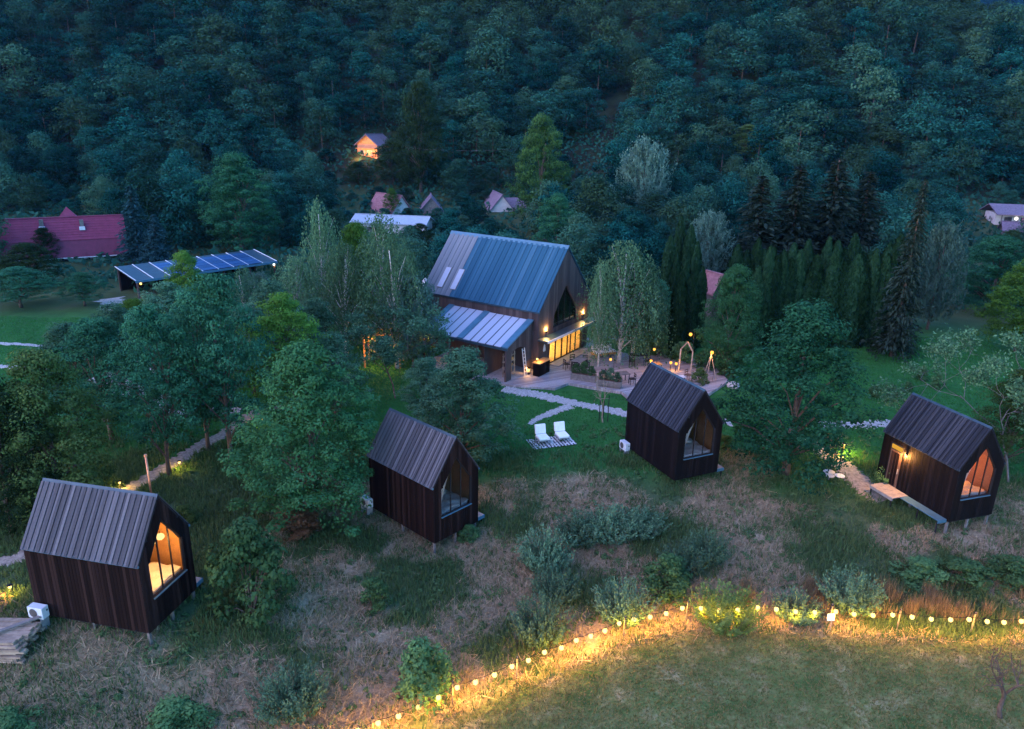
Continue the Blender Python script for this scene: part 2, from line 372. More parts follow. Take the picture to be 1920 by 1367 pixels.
NEAR_TREES=[
 ('broad', -10.12, 34.08, 10.0, 8.35, 'dense round green tree filling the gap between the two cabins nearest the camera', None),
 ('broad', 16.52, 40.45, 10.68, 9.09, 'full round tree on a bare trunk beside the cabin with the lit door', None),
 ('alder', -16.46, 40.0, 11.61, 6.97, 'tall loose tree with warm lit trunk right of the woodland path', None),
 ('alder', -19.42, 38.32, 10.2, 6.42, 'loose tree with orange lit trunk foot at a path light behind the lit cabin', None),
 ('alder', -18.39, 41.42, 10.28, 6.0, 'slim loose tree on the far edge of the woodland path', None),
 ('alder', -24.84, 42.51, 8.11, 7.2, 'dark thin trunked tree over the pale gravel on the left of the grove', None),
 ('alder', -22.64, 43.48, 8.27, 5.65, 'slender loose tree in the middle of the grove', None),
 ('alder', -15.05, 48.58, 7.66, 5.84, 'airy green tree just behind the top of the dense round tree', None),
 ('alder', -27.75, 44.2, 7.12, 5.97, 'airy green tree at the left end of the grove beside the lawn', None),
 ('broad', -23.32, 34.4, 9.21, 7.1, 'yellowish green bushy tree behind the roof ridge of the lit cabin', None),
 ('broad', -24.83, 32.63, 8.92, 5.73, 'dark bushy tree cut by the left picture edge above the gravel path', None),
 ('alder', -14.39, 44.98, 9.1, 6.94, 'bright green loose tree right of the grove behind the dense round tree', None),
 ('alder', -11.54, 45.48, 6.42, 5.45, 'grey green tree standing just behind the dense round tree', None),
 ('broad', -2.84, 40.96, 7.3, 7.01, 'grey green bushy tree between the half-hidden cabin and the lean-to', None),
 ('alder', -5.53, 45.3, 4.88, 4.25, 'fine leaved tree rising behind the roof of the half-hidden cabin', None),
 ('bare', -8.27, 49.91, 6.8, 5.8, 'multi stemmed tree lit orange from behind by fairy lights', None),
 ('birch', -16.39, 62.97, 12.37, 4.84, 'tallest pale birch with white upper trunk left of the main house', None),
 ('birch', -18.02, 60.36, 7.96, 5.64, 'pale birch with white lower trunk at the end of the solar roof', None),
 ('birch', -10.92, 60.67, 11.53, 6.91, 'broad pale birch with a white trunk in the middle of the birch group', None),
 ('broad', -13.89, 65.3, 10.25, 5.45, 'fresh green tree between two pale birches left of the main house', None),
 ('alder', -17.91, 53.75, 7.66, 5.55, 'airy green tree between grove and birch group, nearest the solar roof', None),
 ('alder', -14.14, 51.73, 6.86, 5.29, 'airy green tree in front of the tallest birch', None),
 ('birch', -22.07, 60.05, 7.05, 5.24, 'pale airy tree below the right half of the solar roof', None),
 ('alder', -25.65, 53.7, 7.46, 6.7, 'airy tree behind the grove in front of the solar roof', None),
 ('alder', -28.25, 50.92, 6.38, 6.13, 'airy tree behind the grove at the end of the left lawn path', None),
 ('alder', -17.59, 47.8, 7.56, 5.45, 'airy green tree between the grove and the dense round tree', None),
 ('broad', -23.7, 148.32, 8.61, 10.21, 'dark tree hiding the right half of the orange lit house', None),
 ('broad', -30.45, 147.99, 4.19, 6.49, 'small dark tree in front of the orange lit house', None),
 ('broad', -19.81, 106.61, 3.18, 4.86, 'small dark tree standing before the left end of the long pale shed', None),
 ('broad', -13.45, 106.36, 3.55, 4.65, 'small dark tree standing before the right end of the long pale shed', None),
 ('willow', -7.88, 56.51, 6.95, 5.38, 'silvery tree hanging over the glass lean-to roof', None),
 ('birch', -9.12, 56.29, 10.59, 6.45, 'pale birch with drooping branches just left of the glass lean-to', None),
 ('birch', -13.65, 58.58, 9.47, 5.86, 'smaller pale birch at the back of the birch group', None),
 ('birch', 8.77, 58.32, 10.26, 7.31, 'weeping birch with a straight white trunk on the timber terrace', None),
 ('birch', 9.99, 59.22, 9.19, 6.75, 'weeping birch with a leaning white trunk on the timber terrace', None),
 ('birch', 6.93, 57.16, 8.69, 3.03, 'thin birch standing by the terrace sofa in front of the house gable', None),
 ('alder', 12.14, 62.26, 6.37, 4.96, 'grey loose tree behind the terrace lanterns', None),
 ('broad', 17.09, 56.6, 9.05, 5.55, 'oval tree with yellow green top beside the terrace lantern pole', None),
 ('willow', 40.3, 70.35, 9.22, 5.64, 'blue grey willow on the right of the tall spruce', None),
 ('broad', 50.52, 77.8, 8.23, 10.13, 'rounded green tree below the far building at the right edge', None),
 ('broad', 45.18, 64.26, 8.67, 8.65, 'bright green tree cut by the right picture edge', None),
 ('bare', 29.87, 40.28, 9.75, 5.79, 'sparse birch with bare white branches behind the cabin with the lit door', None),
 ('alder', 30.25, 41.64, 6.58, 5.91, 'brownish green thin tree crowding the right gable of the lit-door cabin', None),
 ('spruce', 32.71, 61.56, 15.12, 4.23, 'tall narrow dark spruce towering over the clipped evergreens', None),
 ('broad', 3.88, 123.69, 17.61, 11.14, 'big rounded tree with bright yellow green top behind the main house', None),
 ('willow', 20.83, 125.69, 12.57, 10.82, 'pale silver rounded tree on the slope behind the terrace birches', None),
 ('willow', 22.26, 85.96, 7.92, 6.47, 'pale spiky willow behind the small cluster of clipped evergreens', None),
 ('broad', 5.42, 96.62, 9.54, 7.38, 'pale rounded tree directly behind the right end of the main roof ridge', None),
 ('broad', -36.93, 100.91, 13.27, 11.67, 'large wide tree above the left half of the solar roof', None),
 ('spruce', -47.46, 93.67, 9.7, 5.71, 'blue grey spruce at the right gable of the red roofed house', None),
 ('spruce', -43.85, 91.36, 6.53, 5.15, 'smaller blue grey spruce between red roofed house and solar roof', None),
 ('broad', -21.34, 130.88, 4.51, 3.62, 'small bright lime green tree beside the purple gabled roof', None),
 ('broad', -52.43, 79.46, 4.94, 7.62, 'dark rounded tree covering the left end of the red roof', None),
 ('broad', -58.49, 92.68, 4.32, 3.96, 'small dark conical tree standing against the red roof', None),
 ('alder', -42.64, 72.18, 3.5, 5.52, 'low spreading tree at the lawn edge left of the solar roof', None),
 ('alder', -48.67, 71.59, 4.16, 8.22, 'low dark tree at the top of the left lawn', None),
 ('broad', -32.25, 61.57, 3.78, 6.17, 'fresh green tree just in front of the left half of the solar roof', None),
 ('broad', -27.49, 61.45, 7.93, 4.74, 'bright green tree hiding the middle of the solar roof', None),
 ('willow', -24.01, 68.84, 4.14, 3.76, 'grey bush like tree at the right end of the solar roof', None),
 ('broad', 63.88, 96.77, 6.25, 5.86, 'dark tree below the veranda of the far right building', None),
 ('broad', -17.91, 144.78, 19.87, 11.5, 'dark olive rounded tree on the slope above the orange lit house', None),
 ('broad', 48.01, 163.83, 7.29, 9.75, 'olive topped tree at the foot of the forest above the spruces', None),
 ('spruce', 27.76, 86.6, 13.13, 9.94, 'first of the four big dark spruces behind the clipped evergreens, counting from the terrace', 'big dark spruces behind the evergreen hedge'),
 ('spruce', 32.21, 87.63, 14.46, 10.19, 'second of the four big dark spruces behind the clipped evergreens', 'big dark spruces behind the evergreen hedge'),
 ('spruce', 37.28, 89.27, 15.16, 11.6, 'third and tallest of the four big dark spruces behind the clipped evergreens', 'big dark spruces behind the evergreen hedge'),
 ('spruce', 41.51, 90.46, 13.46, 10.11, 'last of the four big dark spruces, next to the tall narrow spruce', 'big dark spruces behind the evergreen hedge'),
]
THUJA=[
 (15.31, 73.61, 8.1, 1.44, 0),
 (17.08, 77.66, 8.48, 1.52, 0),
 (17.86, 76.2, 8.35, 1.49, 0),
 (14.55, 66.58, 7.45, 1.31, 0),
 (15.9, 68.53, 7.64, 1.35, 0),
 (17.09, 69.86, 7.76, 1.38, 0),
 (16.09, 63.11, 7.13, 1.26, 0),
 (13.72, 60.35, 6.89, 1.2, 0),
 (15.05, 61.95, 7.03, 1.23, 0),
 (21.11, 64.03, 8.15, 1.6, 1),
 (21.95, 64.03, 8.28, 1.61, 1),
 (22.63, 64.07, 7.93, 1.61, 1),
 (23.19, 64.15, 7.78, 1.62, 1),
 (23.95, 64.31, 7.92, 1.63, 1),
 (24.74, 64.45, 8.41, 1.64, 1),
 (25.64, 64.59, 7.5, 1.65, 1),
 (26.28, 64.68, 8.32, 1.65, 1),
 (27.18, 64.65, 7.4, 1.66, 1),
 (27.86, 64.6, 8.14, 1.66, 1),
 (28.7, 64.53, 8.61, 1.67, 1),
 (29.34, 64.48, 8.32, 1.67, 1),
 (29.78, 64.46, 8.56, 1.68, 1),
 (30.57, 64.5, 7.69, 1.69, 1),
 (31.29, 64.61, 8.03, 1.7, 1),
 (32.28, 64.81, 8.36, 1.71, 1),
 (33.06, 64.99, 8.81, 1.72, 1),
 (33.64, 65.09, 8.67, 1.73, 1),
 (34.64, 65.16, 8.41, 1.74, 1),
 (20.92, 70.02, 7.87, 1.72, 2),
 (21.84, 70.11, 8.22, 1.73, 2),
 (22.82, 70.18, 7.75, 1.74, 2),
 (23.42, 70.16, 7.9, 1.74, 2),
 (24.36, 70.17, 7.54, 1.75, 2),
 (25.26, 70.13, 8.24, 1.76, 2),
 (26.22, 70.22, 8.45, 1.76, 2),
 (26.88, 70.4, 7.7, 1.77, 2),
 (27.69, 70.63, 8.05, 1.79, 2),
 (28.59, 70.92, 7.86, 1.8, 2),
 (29.82, 71.13, 8.0, 1.81, 2),
 (30.71, 71.15, 8.32, 1.82, 2),
 (31.53, 71.29, 7.99, 1.83, 2),
 (32.32, 71.28, 8.16, 1.84, 2),
 (33.36, 71.47, 7.58, 1.85, 2),
 (34.05, 71.49, 7.93, 1.86, 2),
 (34.85, 71.77, 7.91, 1.87, 2),
 (36.01, 71.89, 7.57, 1.89, 2),
 (36.88, 71.81, 8.43, 1.89, 2),
]
SHRUBS=[
 ('shrub', -10.78, 26.53, 4.37, 3.51, 'tall leafy bush right of the lit cabin window'),
 ('shrub', -5.86, 27.9, 1.58, 1.52, 'small blue green bush alone in the dry grass'),
 ('shrub', -3.1, 23.46, 2.41, 2.56, 'round bush lit yellow at its foot by the string lights'),
 ('wshrub', 3.63, 33.55, 1.86, 2.4, 'grey green willow bush, first of three in a row right of the half-hidden cabin'),
 ('wshrub', 5.24, 33.82, 1.96, 2.71, 'grey green willow bush, middle of three in a row right of the half-hidden cabin'),
 ('wshrub', 6.84, 34.04, 1.56, 2.3, 'grey green willow bush, last of three in a row towards the black cabin'),
 ('wshrub', 1.84, 31.59, 2.29, 2.58, 'grey green willow bush near the stilts of the half-hidden cabin'),
 ('wshrub', 2.26, 29.22, 1.86, 2.07, 'small dark willow bush below the willow bushes'),
 ('wshrub', 1.45, 26.67, 2.38, 2.32, 'feathery willow bush just above the bend of the string lights'),
 ('wshrub', 8.43, 31.16, 1.84, 2.06, 'grey green willow bush below the black cabin, nearer the camera'),
 ('wshrub', 9.85, 32.05, 1.81, 2.11, 'grey green willow bush below the black cabin, nearer the cabin'),
 ('shrub', 7.38, 29.56, 2.1, 2.51, 'dark green bush just behind the string lights below the willow bushes'),
 ('wshrub', 5.14, 28.08, 2.04, 2.41, 'feathery willow bush touching the string lights where they bend'),
 ('wshrub', 9.65, 27.75, 2.0, 2.85, 'bush growing through the string lights, lit bright yellow'),
 ('wshrub', 12.9, 28.17, 1.49, 2.01, 'low bush behind the string lights right of the brightest bush'),
 ('wshrub', 15.61, 28.95, 2.27, 2.51, 'feathery bush in front of the dark meadow hedge'),
 ('wshrub', -7.98, 22.26, 1.95, 2.5, 'brown tipped bush near the bottom edge below the dry grass'),
 ('shrub', -11.65, 20.91, 1.11, 2.5, 'green bush cut by the bottom picture edge'),
 ('shrub', -17.13, 20.33, 1.05, 2.17, 'green bush at the bottom left picture corner'),
 ('shrub', -10.78, 33.15, 1.44, 2.6, 'reddish low bush at the foot of the dense round tree'),
 ('shrub', 22.17, 39.61, 1.57, 1.6, 'small bush beside the door step of the lit-door cabin'),
 ('shrub', 19.98, 31.28, 1.2, 2.44, 'dark low bush, first of the three below the lit-door cabin'),
 ('shrub', 22.29, 31.21, 1.2, 2.66, 'dark low bush, middle of the three below the lit-door cabin'),
 ('shrub', 24.77, 31.45, 1.21, 2.75, 'dark low bush, last of the three at the right picture edge'),
 ('shrub', -2.0, 33.59, 0.85, 1.27, 'low green plant under the step of the half-hidden cabin'),
 ('shrub', 27.11, 52.28, 0.98, 1.15, 'dark little shrub on the right lawn nearest the round tree'),
 ('shrub', 32.75, 56.54, 1.22, 1.17, 'dark little shrub on the right lawn, farthest up the lawn'),
 ('shrub', 33.08, 54.75, 1.32, 1.15, 'dark little shrub on the right lawn nearest the right trees'),
 ('shrub', 30.06, 53.46, 0.86, 0.92, 'tiny dark shrub in the middle of the right lawn'),
 ('shrub', 34.39, 64.28, 2.57, 4.03, 'dark bush at the foot of the tall narrow spruce'),
 ('shrub', 14.32, 53.8, 1.47, 1.43, 'yellow green potted shrub beside the wooden tripod'),
 ('shrub', 13.58, 43.13, 0.92, 1.06, 'low yellow lit plant behind the dark cabin'),
 ('shrub', -16.49, 33.29, 1.07, 1.51, 'grass like bush glowing yellow behind the lit cabin gable'),
]
YOUNG=[(6.24, 46.59, 3.88, 1.45), (19.89, 41.46, 3.19, 1.97)]
BARE=('bare', 19.11, 23.02, 3.94, 3.42, 'leafless dark little tree in the meadow at the right picture edge', None)
BUSHES=[(-11.7, 149.8, 1.5, 2.4), (-16.6, 153.5, 2.2, 3.3), (-40.3, 151.9, 2.0, 2.7), (-45.0, 158.7, 2.2, 3.3), (6.4, 142.8, 1.6, 2.4), (-3.0, 119.5, 1.5, 2.7), (-25.3, 140.2, 2.2, 3.6), (-33.1, 122.1, 1.8, 2.8), (-18.4, 158.0, 1.7, 2.9), (-22.8, 158.1, 2.4, 3.3), (8.9, 126.4, 1.5, 2.6), (-5.6, 114.3, 1.6, 2.8), (-41.5, 142.6, 2.2, 3.8), (-28.6, 115.1, 2.1, 3.7), (-39.0, 144.5, 2.5, 3.9), (12.6, 115.4, 1.9, 3.2), (0.6, 159.9, 2.4, 3.6), (16.2, 104.8, 1.4, 2.4), (1.6, 105.8, 1.4, 2.2), (-8.9, 134.2, 1.8, 2.4), (10.0, 157.9, 2.6, 4.0), (-11.8, 147.2, 1.6, 2.6), (-18.6, 126.1, 1.5, 2.0), (15.1, 107.5, 1.4, 2.0), (-7.1, 109.3, 1.6, 2.5), (-12.8, 126.7, 2.2, 3.5), (11.1, 126.7, 1.9, 3.3), (-11.4, 101.1, 2.1, 2.8), (15.2, 124.8, 2.4, 3.6), (-45.1, 134.8, 1.7, 2.8), (-2.9, 148.0, 1.5, 2.2), (25.0, 152.3, 2.0, 3.5), (1.9, 152.7, 1.9, 2.6), (-5.2, 154.8, 2.2, 4.0), (-6.2, 127.6, 2.6, 3.5), (22.2, 142.3, 1.2, 2.0), (11.6, 138.9, 1.6, 2.5), (-34.8, 119.8, 1.4, 2.3), (-4.2, 142.0, 1.6, 2.2), (9.7, 146.0, 2.3, 3.3), (-26.2, 134.0, 1.6, 2.5), (2.5, 141.8, 1.6, 2.2), (4.4, 131.9, 1.4, 2.3), (-14.9, 109.4, 2.6, 4.0), (-0.2, 107.4, 2.6, 3.5), (-11.6, 155.6, 2.3, 3.9), (0.1, 155.3, 2.4, 3.7), (-16.4, 128.1, 1.7, 2.4), (-8.6, 104.1, 2.0, 3.2), (-16.2, 158.9, 1.7, 2.7), (-28.0, 125.5, 1.7, 2.6), (-7.6, 132.3, 1.2, 2.1), (-29.8, 139.3, 1.4, 2.1), (7.0, 102.1, 2.0, 3.3), (-29.2, 126.7, 1.4, 2.4), (8.8, 121.0, 2.2, 3.1), (-8.9, 115.1, 1.8, 2.5), (-25.6, 156.3, 2.4, 3.5), (-22.2, 100.8, 1.6, 2.6), (-8.1, 118.3, 2.5, 3.5), (20.1, 120.6, 2.4, 3.6), (-22.3, 128.5, 1.6, 2.3), (4.4, 102.0, 1.6, 2.5), (-0.9, 111.5, 2.1, 2.9), (-39.1, 147.7, 2.3, 3.2), (-21.7, 155.9, 2.1, 2.8), (23.6, 120.6, 2.2, 3.8), (21.8, 132.7, 1.6, 2.2), (-38.6, 157.5, 2.5, 3.6), (21.2, 102.6, 2.0, 2.8), (12.7, 135.7, 1.4, 2.6), (7.3, 159.7, 1.4, 2.4), (25.8, 103.4, 1.6, 2.2), (6.7, 150.5, 1.4, 2.1), (-10.6, 129.6, 1.5, 2.3), (-36.5, 148.1, 2.4, 3.8), (8.6, 143.8, 1.8, 2.6), (-36.7, 134.4, 1.8, 2.9), (21.6, 152.4, 1.7, 2.6), (-18.1, 128.2, 1.8, 2.5), (15.8, 151.8, 1.5, 2.2), (5.5, 159.1, 1.7, 2.9), (-38.0, 136.4, 1.9, 2.8), (-8.9, 154.0, 1.7, 2.5), (-33.3, 112.4, 1.8, 2.7), (-45.8, 132.6, 2.2, 3.4), (-20.3, 139.2, 2.3, 3.8), (-31.7, 106.0, 2.7, 3.6), (24.9, 105.2, 1.4, 2.1), (-34.1, 114.9, 2.2, 3.3), (13.8, 102.5, 1.2, 2.0), (11.2, 141.2, 1.6, 2.8), (-23.0, 139.5, 1.3, 2.3), (7.7, 130.8, 2.3, 3.8), (-42.3, 155.8, 1.2, 2.0), (-11.5, 123.9, 1.9, 2.6), (23.1, 131.7, 1.5, 2.0), (-40.6, 149.6, 1.4, 2.2), (-41.9, 116.4, 1.9, 3.1), (-5.6, 140.4, 1.9, 3.2), (3.6, 144.1, 2.2, 3.4), (-25.4, 127.8, 1.3, 2.1), (12.8, 151.2, 1.7, 3.0), (24.8, 144.0, 2.2, 3.9), (25.9, 122.4, 2.3, 3.1), (-4.1, 122.0, 1.7, 2.5), (20.7, 158.2, 1.9, 3.1), (-16.6, 150.6, 2.2, 3.1), (24.6, 135.3, 1.4, 2.4), (-14.6, 156.3, 2.4, 3.3), (-11.7, 118.4, 2.4, 3.5)]
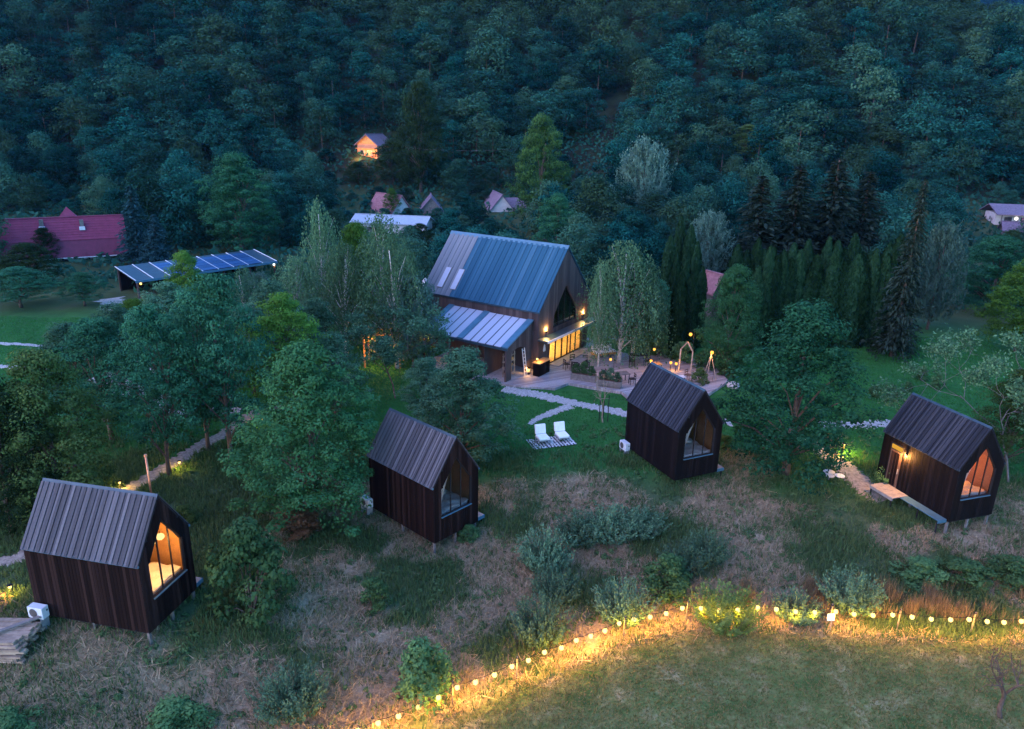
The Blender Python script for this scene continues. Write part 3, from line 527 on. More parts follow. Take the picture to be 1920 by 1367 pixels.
VALLEY=[(28.2, 107.0, 5.5, 4.6),(-44.9, 121.2, 5.4, 4.5),(11.0, 105.8, 10.9, 8.3),(21.3, 116.1, 7.4, 7.2),(62.4, 143.0, 10.9, 8.0),(-67.4, 123.0, 6.4, 5.5),(43.0, 140.4, 6.5, 5.5),(-44.5, 103.1, 11.2, 7.7),(66.7, 139.7, 10.4, 7.8),(48.5, 103.3, 9.9, 8.4),(34.5, 148.0, 9.4, 6.6),(37.5, 80.3, 6.3, 5.2),(11.5, 130.8, 7.2, 5.8),(52.7, 118.9, 6.2, 4.9),(48.4, 119.3, 9.8, 8.1),(5.8, 111.7, 9.1, 6.4),(-8.0, 88.5, 5.3, 4.8),(103.4, 141.8, 7.7, 5.4),(47.7, 85.9, 6.6, 4.8),(-57.8, 115.0, 5.9, 5.9),(53.9, 104.0, 9.4, 7.3),(-25.8, 108.3, 5.0, 4.7),(-61.8, 82.9, 6.3, 5.7),(-81.4, 148.9, 9.5, 7.4),(43.4, 83.1, 10.3, 8.1),(64.0, 131.4, 6.2, 5.1),(60.2, 115.3, 10.6, 7.7),(34.9, 123.8, 6.5, 6.5),(52.6, 135.8, 8.1, 6.5),(-85.4, 126.2, 8.3, 7.4),(32.5, 113.5, 9.7, 7.6),(-40.3, 132.0, 6.8, 6.8),(-41.5, 127.3, 7.9, 6.6),(101.0, 148.5, 5.5, 4.6),(-1.0, 80.3, 7.2, 6.3),(48.1, 144.8, 9.2, 8.1),(75.5, 106.1, 11.0, 8.0),(-91.6, 130.4, 8.9, 7.4),(29.9, 132.7, 5.8, 5.6),(-84.2, 144.9, 7.4, 6.4),(37.6, 100.8, 9.4, 8.4),(-50.1, 114.8, 11.8, 8.1),(79.8, 146.8, 8.1, 8.0),(-43.4, 147.9, 8.6, 7.8),(38.8, 95.5, 8.1, 5.7),(70.2, 94.9, 5.2, 5.1),(26.8, 147.0, 7.3, 5.5),(-41.6, 107.1, 7.6, 6.2),(-71.7, 145.0, 10.3, 7.7),(58.6, 137.6, 8.0, 6.9),(6.8, 82.4, 8.4, 5.8),(71.6, 132.4, 7.5, 7.2),(-44.7, 138.9, 7.9, 6.8),(-61.8, 131.7, 6.1, 5.5),(82.8, 107.7, 7.2, 6.5),(32.7, 136.6, 8.9, 8.5),(19.2, 148.1, 9.6, 8.2),(-11.2, 140.6, 7.5, 5.5),(-89.9, 146.2, 8.8, 6.9),(15.2, 97.8, 7.8, 7.1),(-79.6, 124.7, 6.8, 5.2),(-36.7, 108.7, 8.2, 5.7),(54.8, 109.7, 8.6, 6.1),(108.3, 146.0, 6.6, 6.4),(-73.0, 137.7, 8.4, 7.6),(-82.7, 138.7, 8.6, 6.9),(-37.5, 123.9, 7.8, 6.2),(15.1, 81.6, 7.1, 6.5),(81.5, 114.4, 8.8, 8.2),(-70.8, 132.9, 9.1, 8.1),(67.2, 87.3, 8.3, 7.0),(-49.8, 135.8, 10.7, 8.5),(43.4, 105.2, 6.8, 6.3),(-18.1, 80.2, 5.7, 4.9),(21.8, 98.6, 9.2, 8.4),(-107.1, 141.6, 6.1, 5.5),(-37.9, 141.6, 7.7, 5.5),(38.8, 110.6, 7.7, 6.8),(18.1, 94.8, 6.8, 4.8),(26.8, 128.5, 9.7, 7.3),(11.9, 84.6, 8.1, 6.0),(99.8, 144.0, 5.4, 4.9),(-63.8, 87.8, 10.8, 7.9),(63.1, 124.4, 7.9, 7.0),(0.9, 147.5, 10.1, 7.9),(33.3, 104.3, 7.3, 6.7),(-89.6, 140.4, 8.4, 7.8),(-28.2, 104.4, 7.1, 5.1),(47.7, 126.3, 6.2, 5.2),(16.6, 134.1, 6.0, 5.0),(-58.0, 142.0, 6.0, 5.3),(-49.9, 103.0, 11.2, 8.4),(62.8, 87.1, 5.8, 4.9),(68.5, 148.9, 8.9, 7.4),(14.5, 89.9, 8.2, 6.1),(-46.4, 109.5, 10.3, 7.4),(41.9, 134.2, 10.3, 7.9),(-48.4, 124.1, 7.5, 6.2),(22.4, 92.8, 8.9, 7.6),(6.2, 145.8, 7.3, 5.4),(-53.8, 109.8, 6.0, 4.5),(23.6, 110.0, 8.3, 7.1),(-94.1, 124.3, 6.5, 4.5),(67.2, 126.6, 7.1, 6.0),(-97.5, 147.2, 9.1, 7.0),(58.5, 103.7, 7.2, 6.0),(55.2, 124.4, 6.2, 4.7),(-57.3, 127.7, 8.6, 7.2),(-83.0, 133.4, 5.3, 5.2),(-12.0, 144.3, 5.4, 4.6),(40.5, 124.0, 9.0, 6.3),(-38.8, 119.7, 6.8, 4.7),(15.8, 113.4, 5.7, 5.3),(29.1, 92.6, 7.5, 6.0),(-96.9, 127.4, 8.0, 7.4),(-37.8, 113.4, 6.0, 5.5),(-33.9, 136.5, 5.1, 5.1),(-63.2, 143.8, 7.2, 6.8),(-51.4, 141.0, 7.2, 5.2),(-55.5, 105.7, 7.6, 6.0),(48.3, 97.5, 4.8, 4.6),(74.3, 137.1, 5.8, 4.7),(28.1, 119.9, 7.0, 5.3),(76.0, 99.9, 7.7, 5.7),(50.0, 131.7, 9.2, 7.5),(30.2, 101.5, 5.1, 4.5),(18.7, 139.0, 7.8, 7.2),(9.5, 114.9, 7.2, 5.6),(58.8, 122.9, 4.8, 4.7),(52.0, 113.9, 5.9, 5.5),(-48.3, 129.5, 10.2, 8.1),(50.6, 92.4, 7.5, 5.8),(8.5, 87.6, 7.3, 5.9),(-61.6, 124.0, 7.0, 5.0),(23.4, 139.8, 5.2, 4.7),(58.4, 149.4, 6.4, 4.8),(-93.9, 136.8, 9.2, 7.2),(-45.4, 117.2, 8.1, 6.5),(10.9, 95.9, 6.1, 5.0),(62.8, 110.8, 8.9, 6.7),(7.9, 93.0, 7.4, 5.7),(-98.6, 136.0, 7.2, 5.2),(-86.3, 121.2, 6.0, 5.2),(85.1, 112.2, 5.0, 4.7),(-108.6, 149.5, 9.1, 6.7),(41.2, 145.7, 7.7, 5.7),(69.4, 122.2, 7.7, 7.1),(-11.2, 84.0, 6.0, 4.7),(-103.3, 149.1, 9.2, 7.0),(16.2, 117.7, 8.7, 6.7),(27.5, 113.3, 8.8, 7.6),(-63.3, 149.3, 7.8, 7.5),(-35.2, 128.6, 8.8, 7.1),(5.0, 116.7, 8.6, 7.8),(57.4, 143.1, 5.8, 4.6),(56.4, 133.8, 5.5, 5.0),(-78.0, 141.0, 7.2, 5.8),(61.3, 80.4, 6.3, 5.6),(-63.6, 136.1, 10.2, 8.2),(-68.9, 128.0, 6.2, 4.7),(-7.3, 121.7, 5.7, 4.6),(-4.4, 88.2, 6.4, 5.2),(42.0, 128.0, 8.2, 6.1),(-53.6, 147.5, 7.5, 5.3),(36.9, 132.8, 8.4, 6.2),(55.2, 145.8, 6.9, 5.9),(66.8, 133.5, 4.8, 4.2),(-87.0, 130.4, 4.3, 4.6),(-7.1, 84.3, 4.4, 3.9),(43.8, 95.7, 3.5, 3.1),(8.0, 138.2, 3.0, 2.7),(72.0, 151.7, 4.6, 4.9),(34.6, 94.0, 3.7, 3.8),(37.8, 120.3, 5.4, 4.9),(97.1, 148.3, 4.7, 4.3),(26.8, 132.0, 3.0, 3.2),(-9.7, 137.9, 2.4, 2.8),(49.2, 150.1, 3.4, 3.0),(1.7, 91.7, 3.2, 2.9),(93.6, 144.1, 3.0, 2.6),(60.2, 120.0, 4.0, 3.8),(-104.1, 135.4, 2.4, 2.8),(18.9, 109.3, 4.8, 4.2),(-96.4, 131.6, 4.8, 4.2),(-13.4, 98.0, 2.4, 2.7),(6.2, 106.4, 4.3, 4.9),(-9.0, 92.7, 4.6, 4.2),(24.4, 82.0, 2.8, 3.1),(-0.9, 88.1, 5.3, 4.9),(41.9, 99.7, 2.5, 3.0),(-14.5, 101.8, 4.2, 4.3),(-102.4, 139.9, 4.1, 4.6),(13.8, 127.0, 2.6, 3.1),(36.9, 106.2, 3.3, 2.9),(45.2, 97.9, 3.1, 3.3),(-58.2, 135.1, 2.7, 3.1),(-100.0, 142.6, 4.8, 4.2),(12.6, 147.4, 2.5, 2.8),(-4.3, 150.9, 2.4, 3.0),(7.7, 133.3, 3.2, 3.2),(29.1, 123.6, 3.3, 2.9),(-94.5, 144.9, 2.5, 3.1),(83.6, 122.0, 3.8, 3.6),(56.6, 80.9, 3.1, 3.2),(-10.3, 152.0, 3.7, 3.1),(54.2, 83.7, 2.3, 2.8),(-71.6, 149.3, 3.2, 2.8),(-60.1, 121.1, 3.8, 4.3),(60.0, 128.4, 2.6, 2.6),(-68.1, 149.0, 4.2, 3.6),(53.2, 127.8, 2.6, 2.9),(-56.4, 111.5, 3.0, 3.8),(-113.3, 151.1, 3.4, 2.9),(-32.7, 132.5, 3.3, 3.8),(41.4, 118.4, 2.9, 2.7),(69.1, 135.5, 5.1, 4.3),(-40.7, 137.2, 3.7, 3.4),(-3.7, 102.9, 4.8, 4.3),(-8.9, 106.8, 5.7, 4.8),(-14.3, 86.2, 3.3, 2.8),(-28.0, 110.7, 2.6, 2.9),(-89.6, 150.0, 3.5, 3.2),(90.9, 144.2, 4.4, 3.7),(-40.7, 123.5, 4.0, 3.7),(-76.8, 132.8, 3.6, 3.1),(-4.7, 98.4, 4.3, 5.0),(16.6, 142.1, 2.9, 2.6),(70.2, 141.1, 3.1, 3.2),(-53.3, 138.5, 4.0, 4.2),(30.6, 128.7, 3.1, 2.7),(-58.5, 137.4, 2.3, 2.8),(-6.7, 144.4, 5.2, 4.8),(57.5, 89.0, 2.8, 2.7),(-12.8, 91.6, 3.8, 4.1),(0.7, 102.7, 3.0, 3.0),(-93.3, 121.2, 5.1, 4.6),(21.4, 105.5, 4.6, 4.8),(-41.5, 118.8, 3.8, 3.4),(57.3, 86.5, 3.2, 3.6),(74.9, 133.9, 3.0, 3.5),(-57.3, 82.7, 2.3, 2.9),(-66.3, 130.8, 2.6, 3.0),(39.0, 105.3, 2.8, 2.7),(13.8, 145.9, 2.6, 2.9),(32.0, 107.6, 2.9, 2.6),(78.5, 109.4, 5.7, 4.9),(66.1, 145.1, 5.1, 4.5),(44.4, 151.3, 3.7, 3.4),(-104.8, 144.3, 3.7, 3.7),(0.0, 93.4, 2.9, 3.4),(63.4, 149.9, 4.2, 4.1),(39.2, 138.0, 3.9, 4.4),(-20.5, 99.3, 4.3, 3.9),(37.7, 142.1, 3.6, 3.5),(29.1, 151.5, 3.6, 4.2),(11.4, 121.4, 3.7, 3.6),(-55.9, 81.1, 3.2, 3.6),(-54.1, 134.5, 4.1, 4.6),(32.6, 141.0, 3.1, 3.0),(0.9, 84.2, 2.9, 3.4),(72.2, 147.2, 3.2, 3.7),(90.4, 121.6, 2.9, 2.7),(30.3, 142.3, 3.4, 3.0),(-79.0, 131.6, 3.8, 3.5),(-43.0, 151.7, 5.3, 4.8),(15.2, 148.2, 3.1, 3.1),(-53.0, 122.3, 3.3, 3.3),(-7.1, 95.3, 3.2, 3.5),(14.2, 122.2, 2.7, 3.4),(54.1, 97.3, 3.3, 3.2),(-15.7, 83.9, 3.3, 3.1),(56.0, 95.1, 3.2, 3.5),(12.3, 124.3, 2.7, 3.3),(-57.4, 108.9, 4.5, 4.2),(-71.7, 126.4, 3.5, 4.1),(75.3, 149.8, 3.5, 4.2),(-90.3, 124.1, 5.8, 4.8),(-73.9, 124.9, 2.7, 3.0),(-14.1, 151.3, 4.1, 4.5),(32.4, 81.9, 5.0, 4.4),(-3.6, 93.7, 3.8, 3.9),(-52.3, 118.7, 4.1, 4.5),(-56.1, 132.3, 4.2, 4.0),(-3.3, 106.8, 2.9, 2.8),(56.9, 130.2, 4.4, 5.0),(-31.7, 108.3, 3.3, 2.8)]
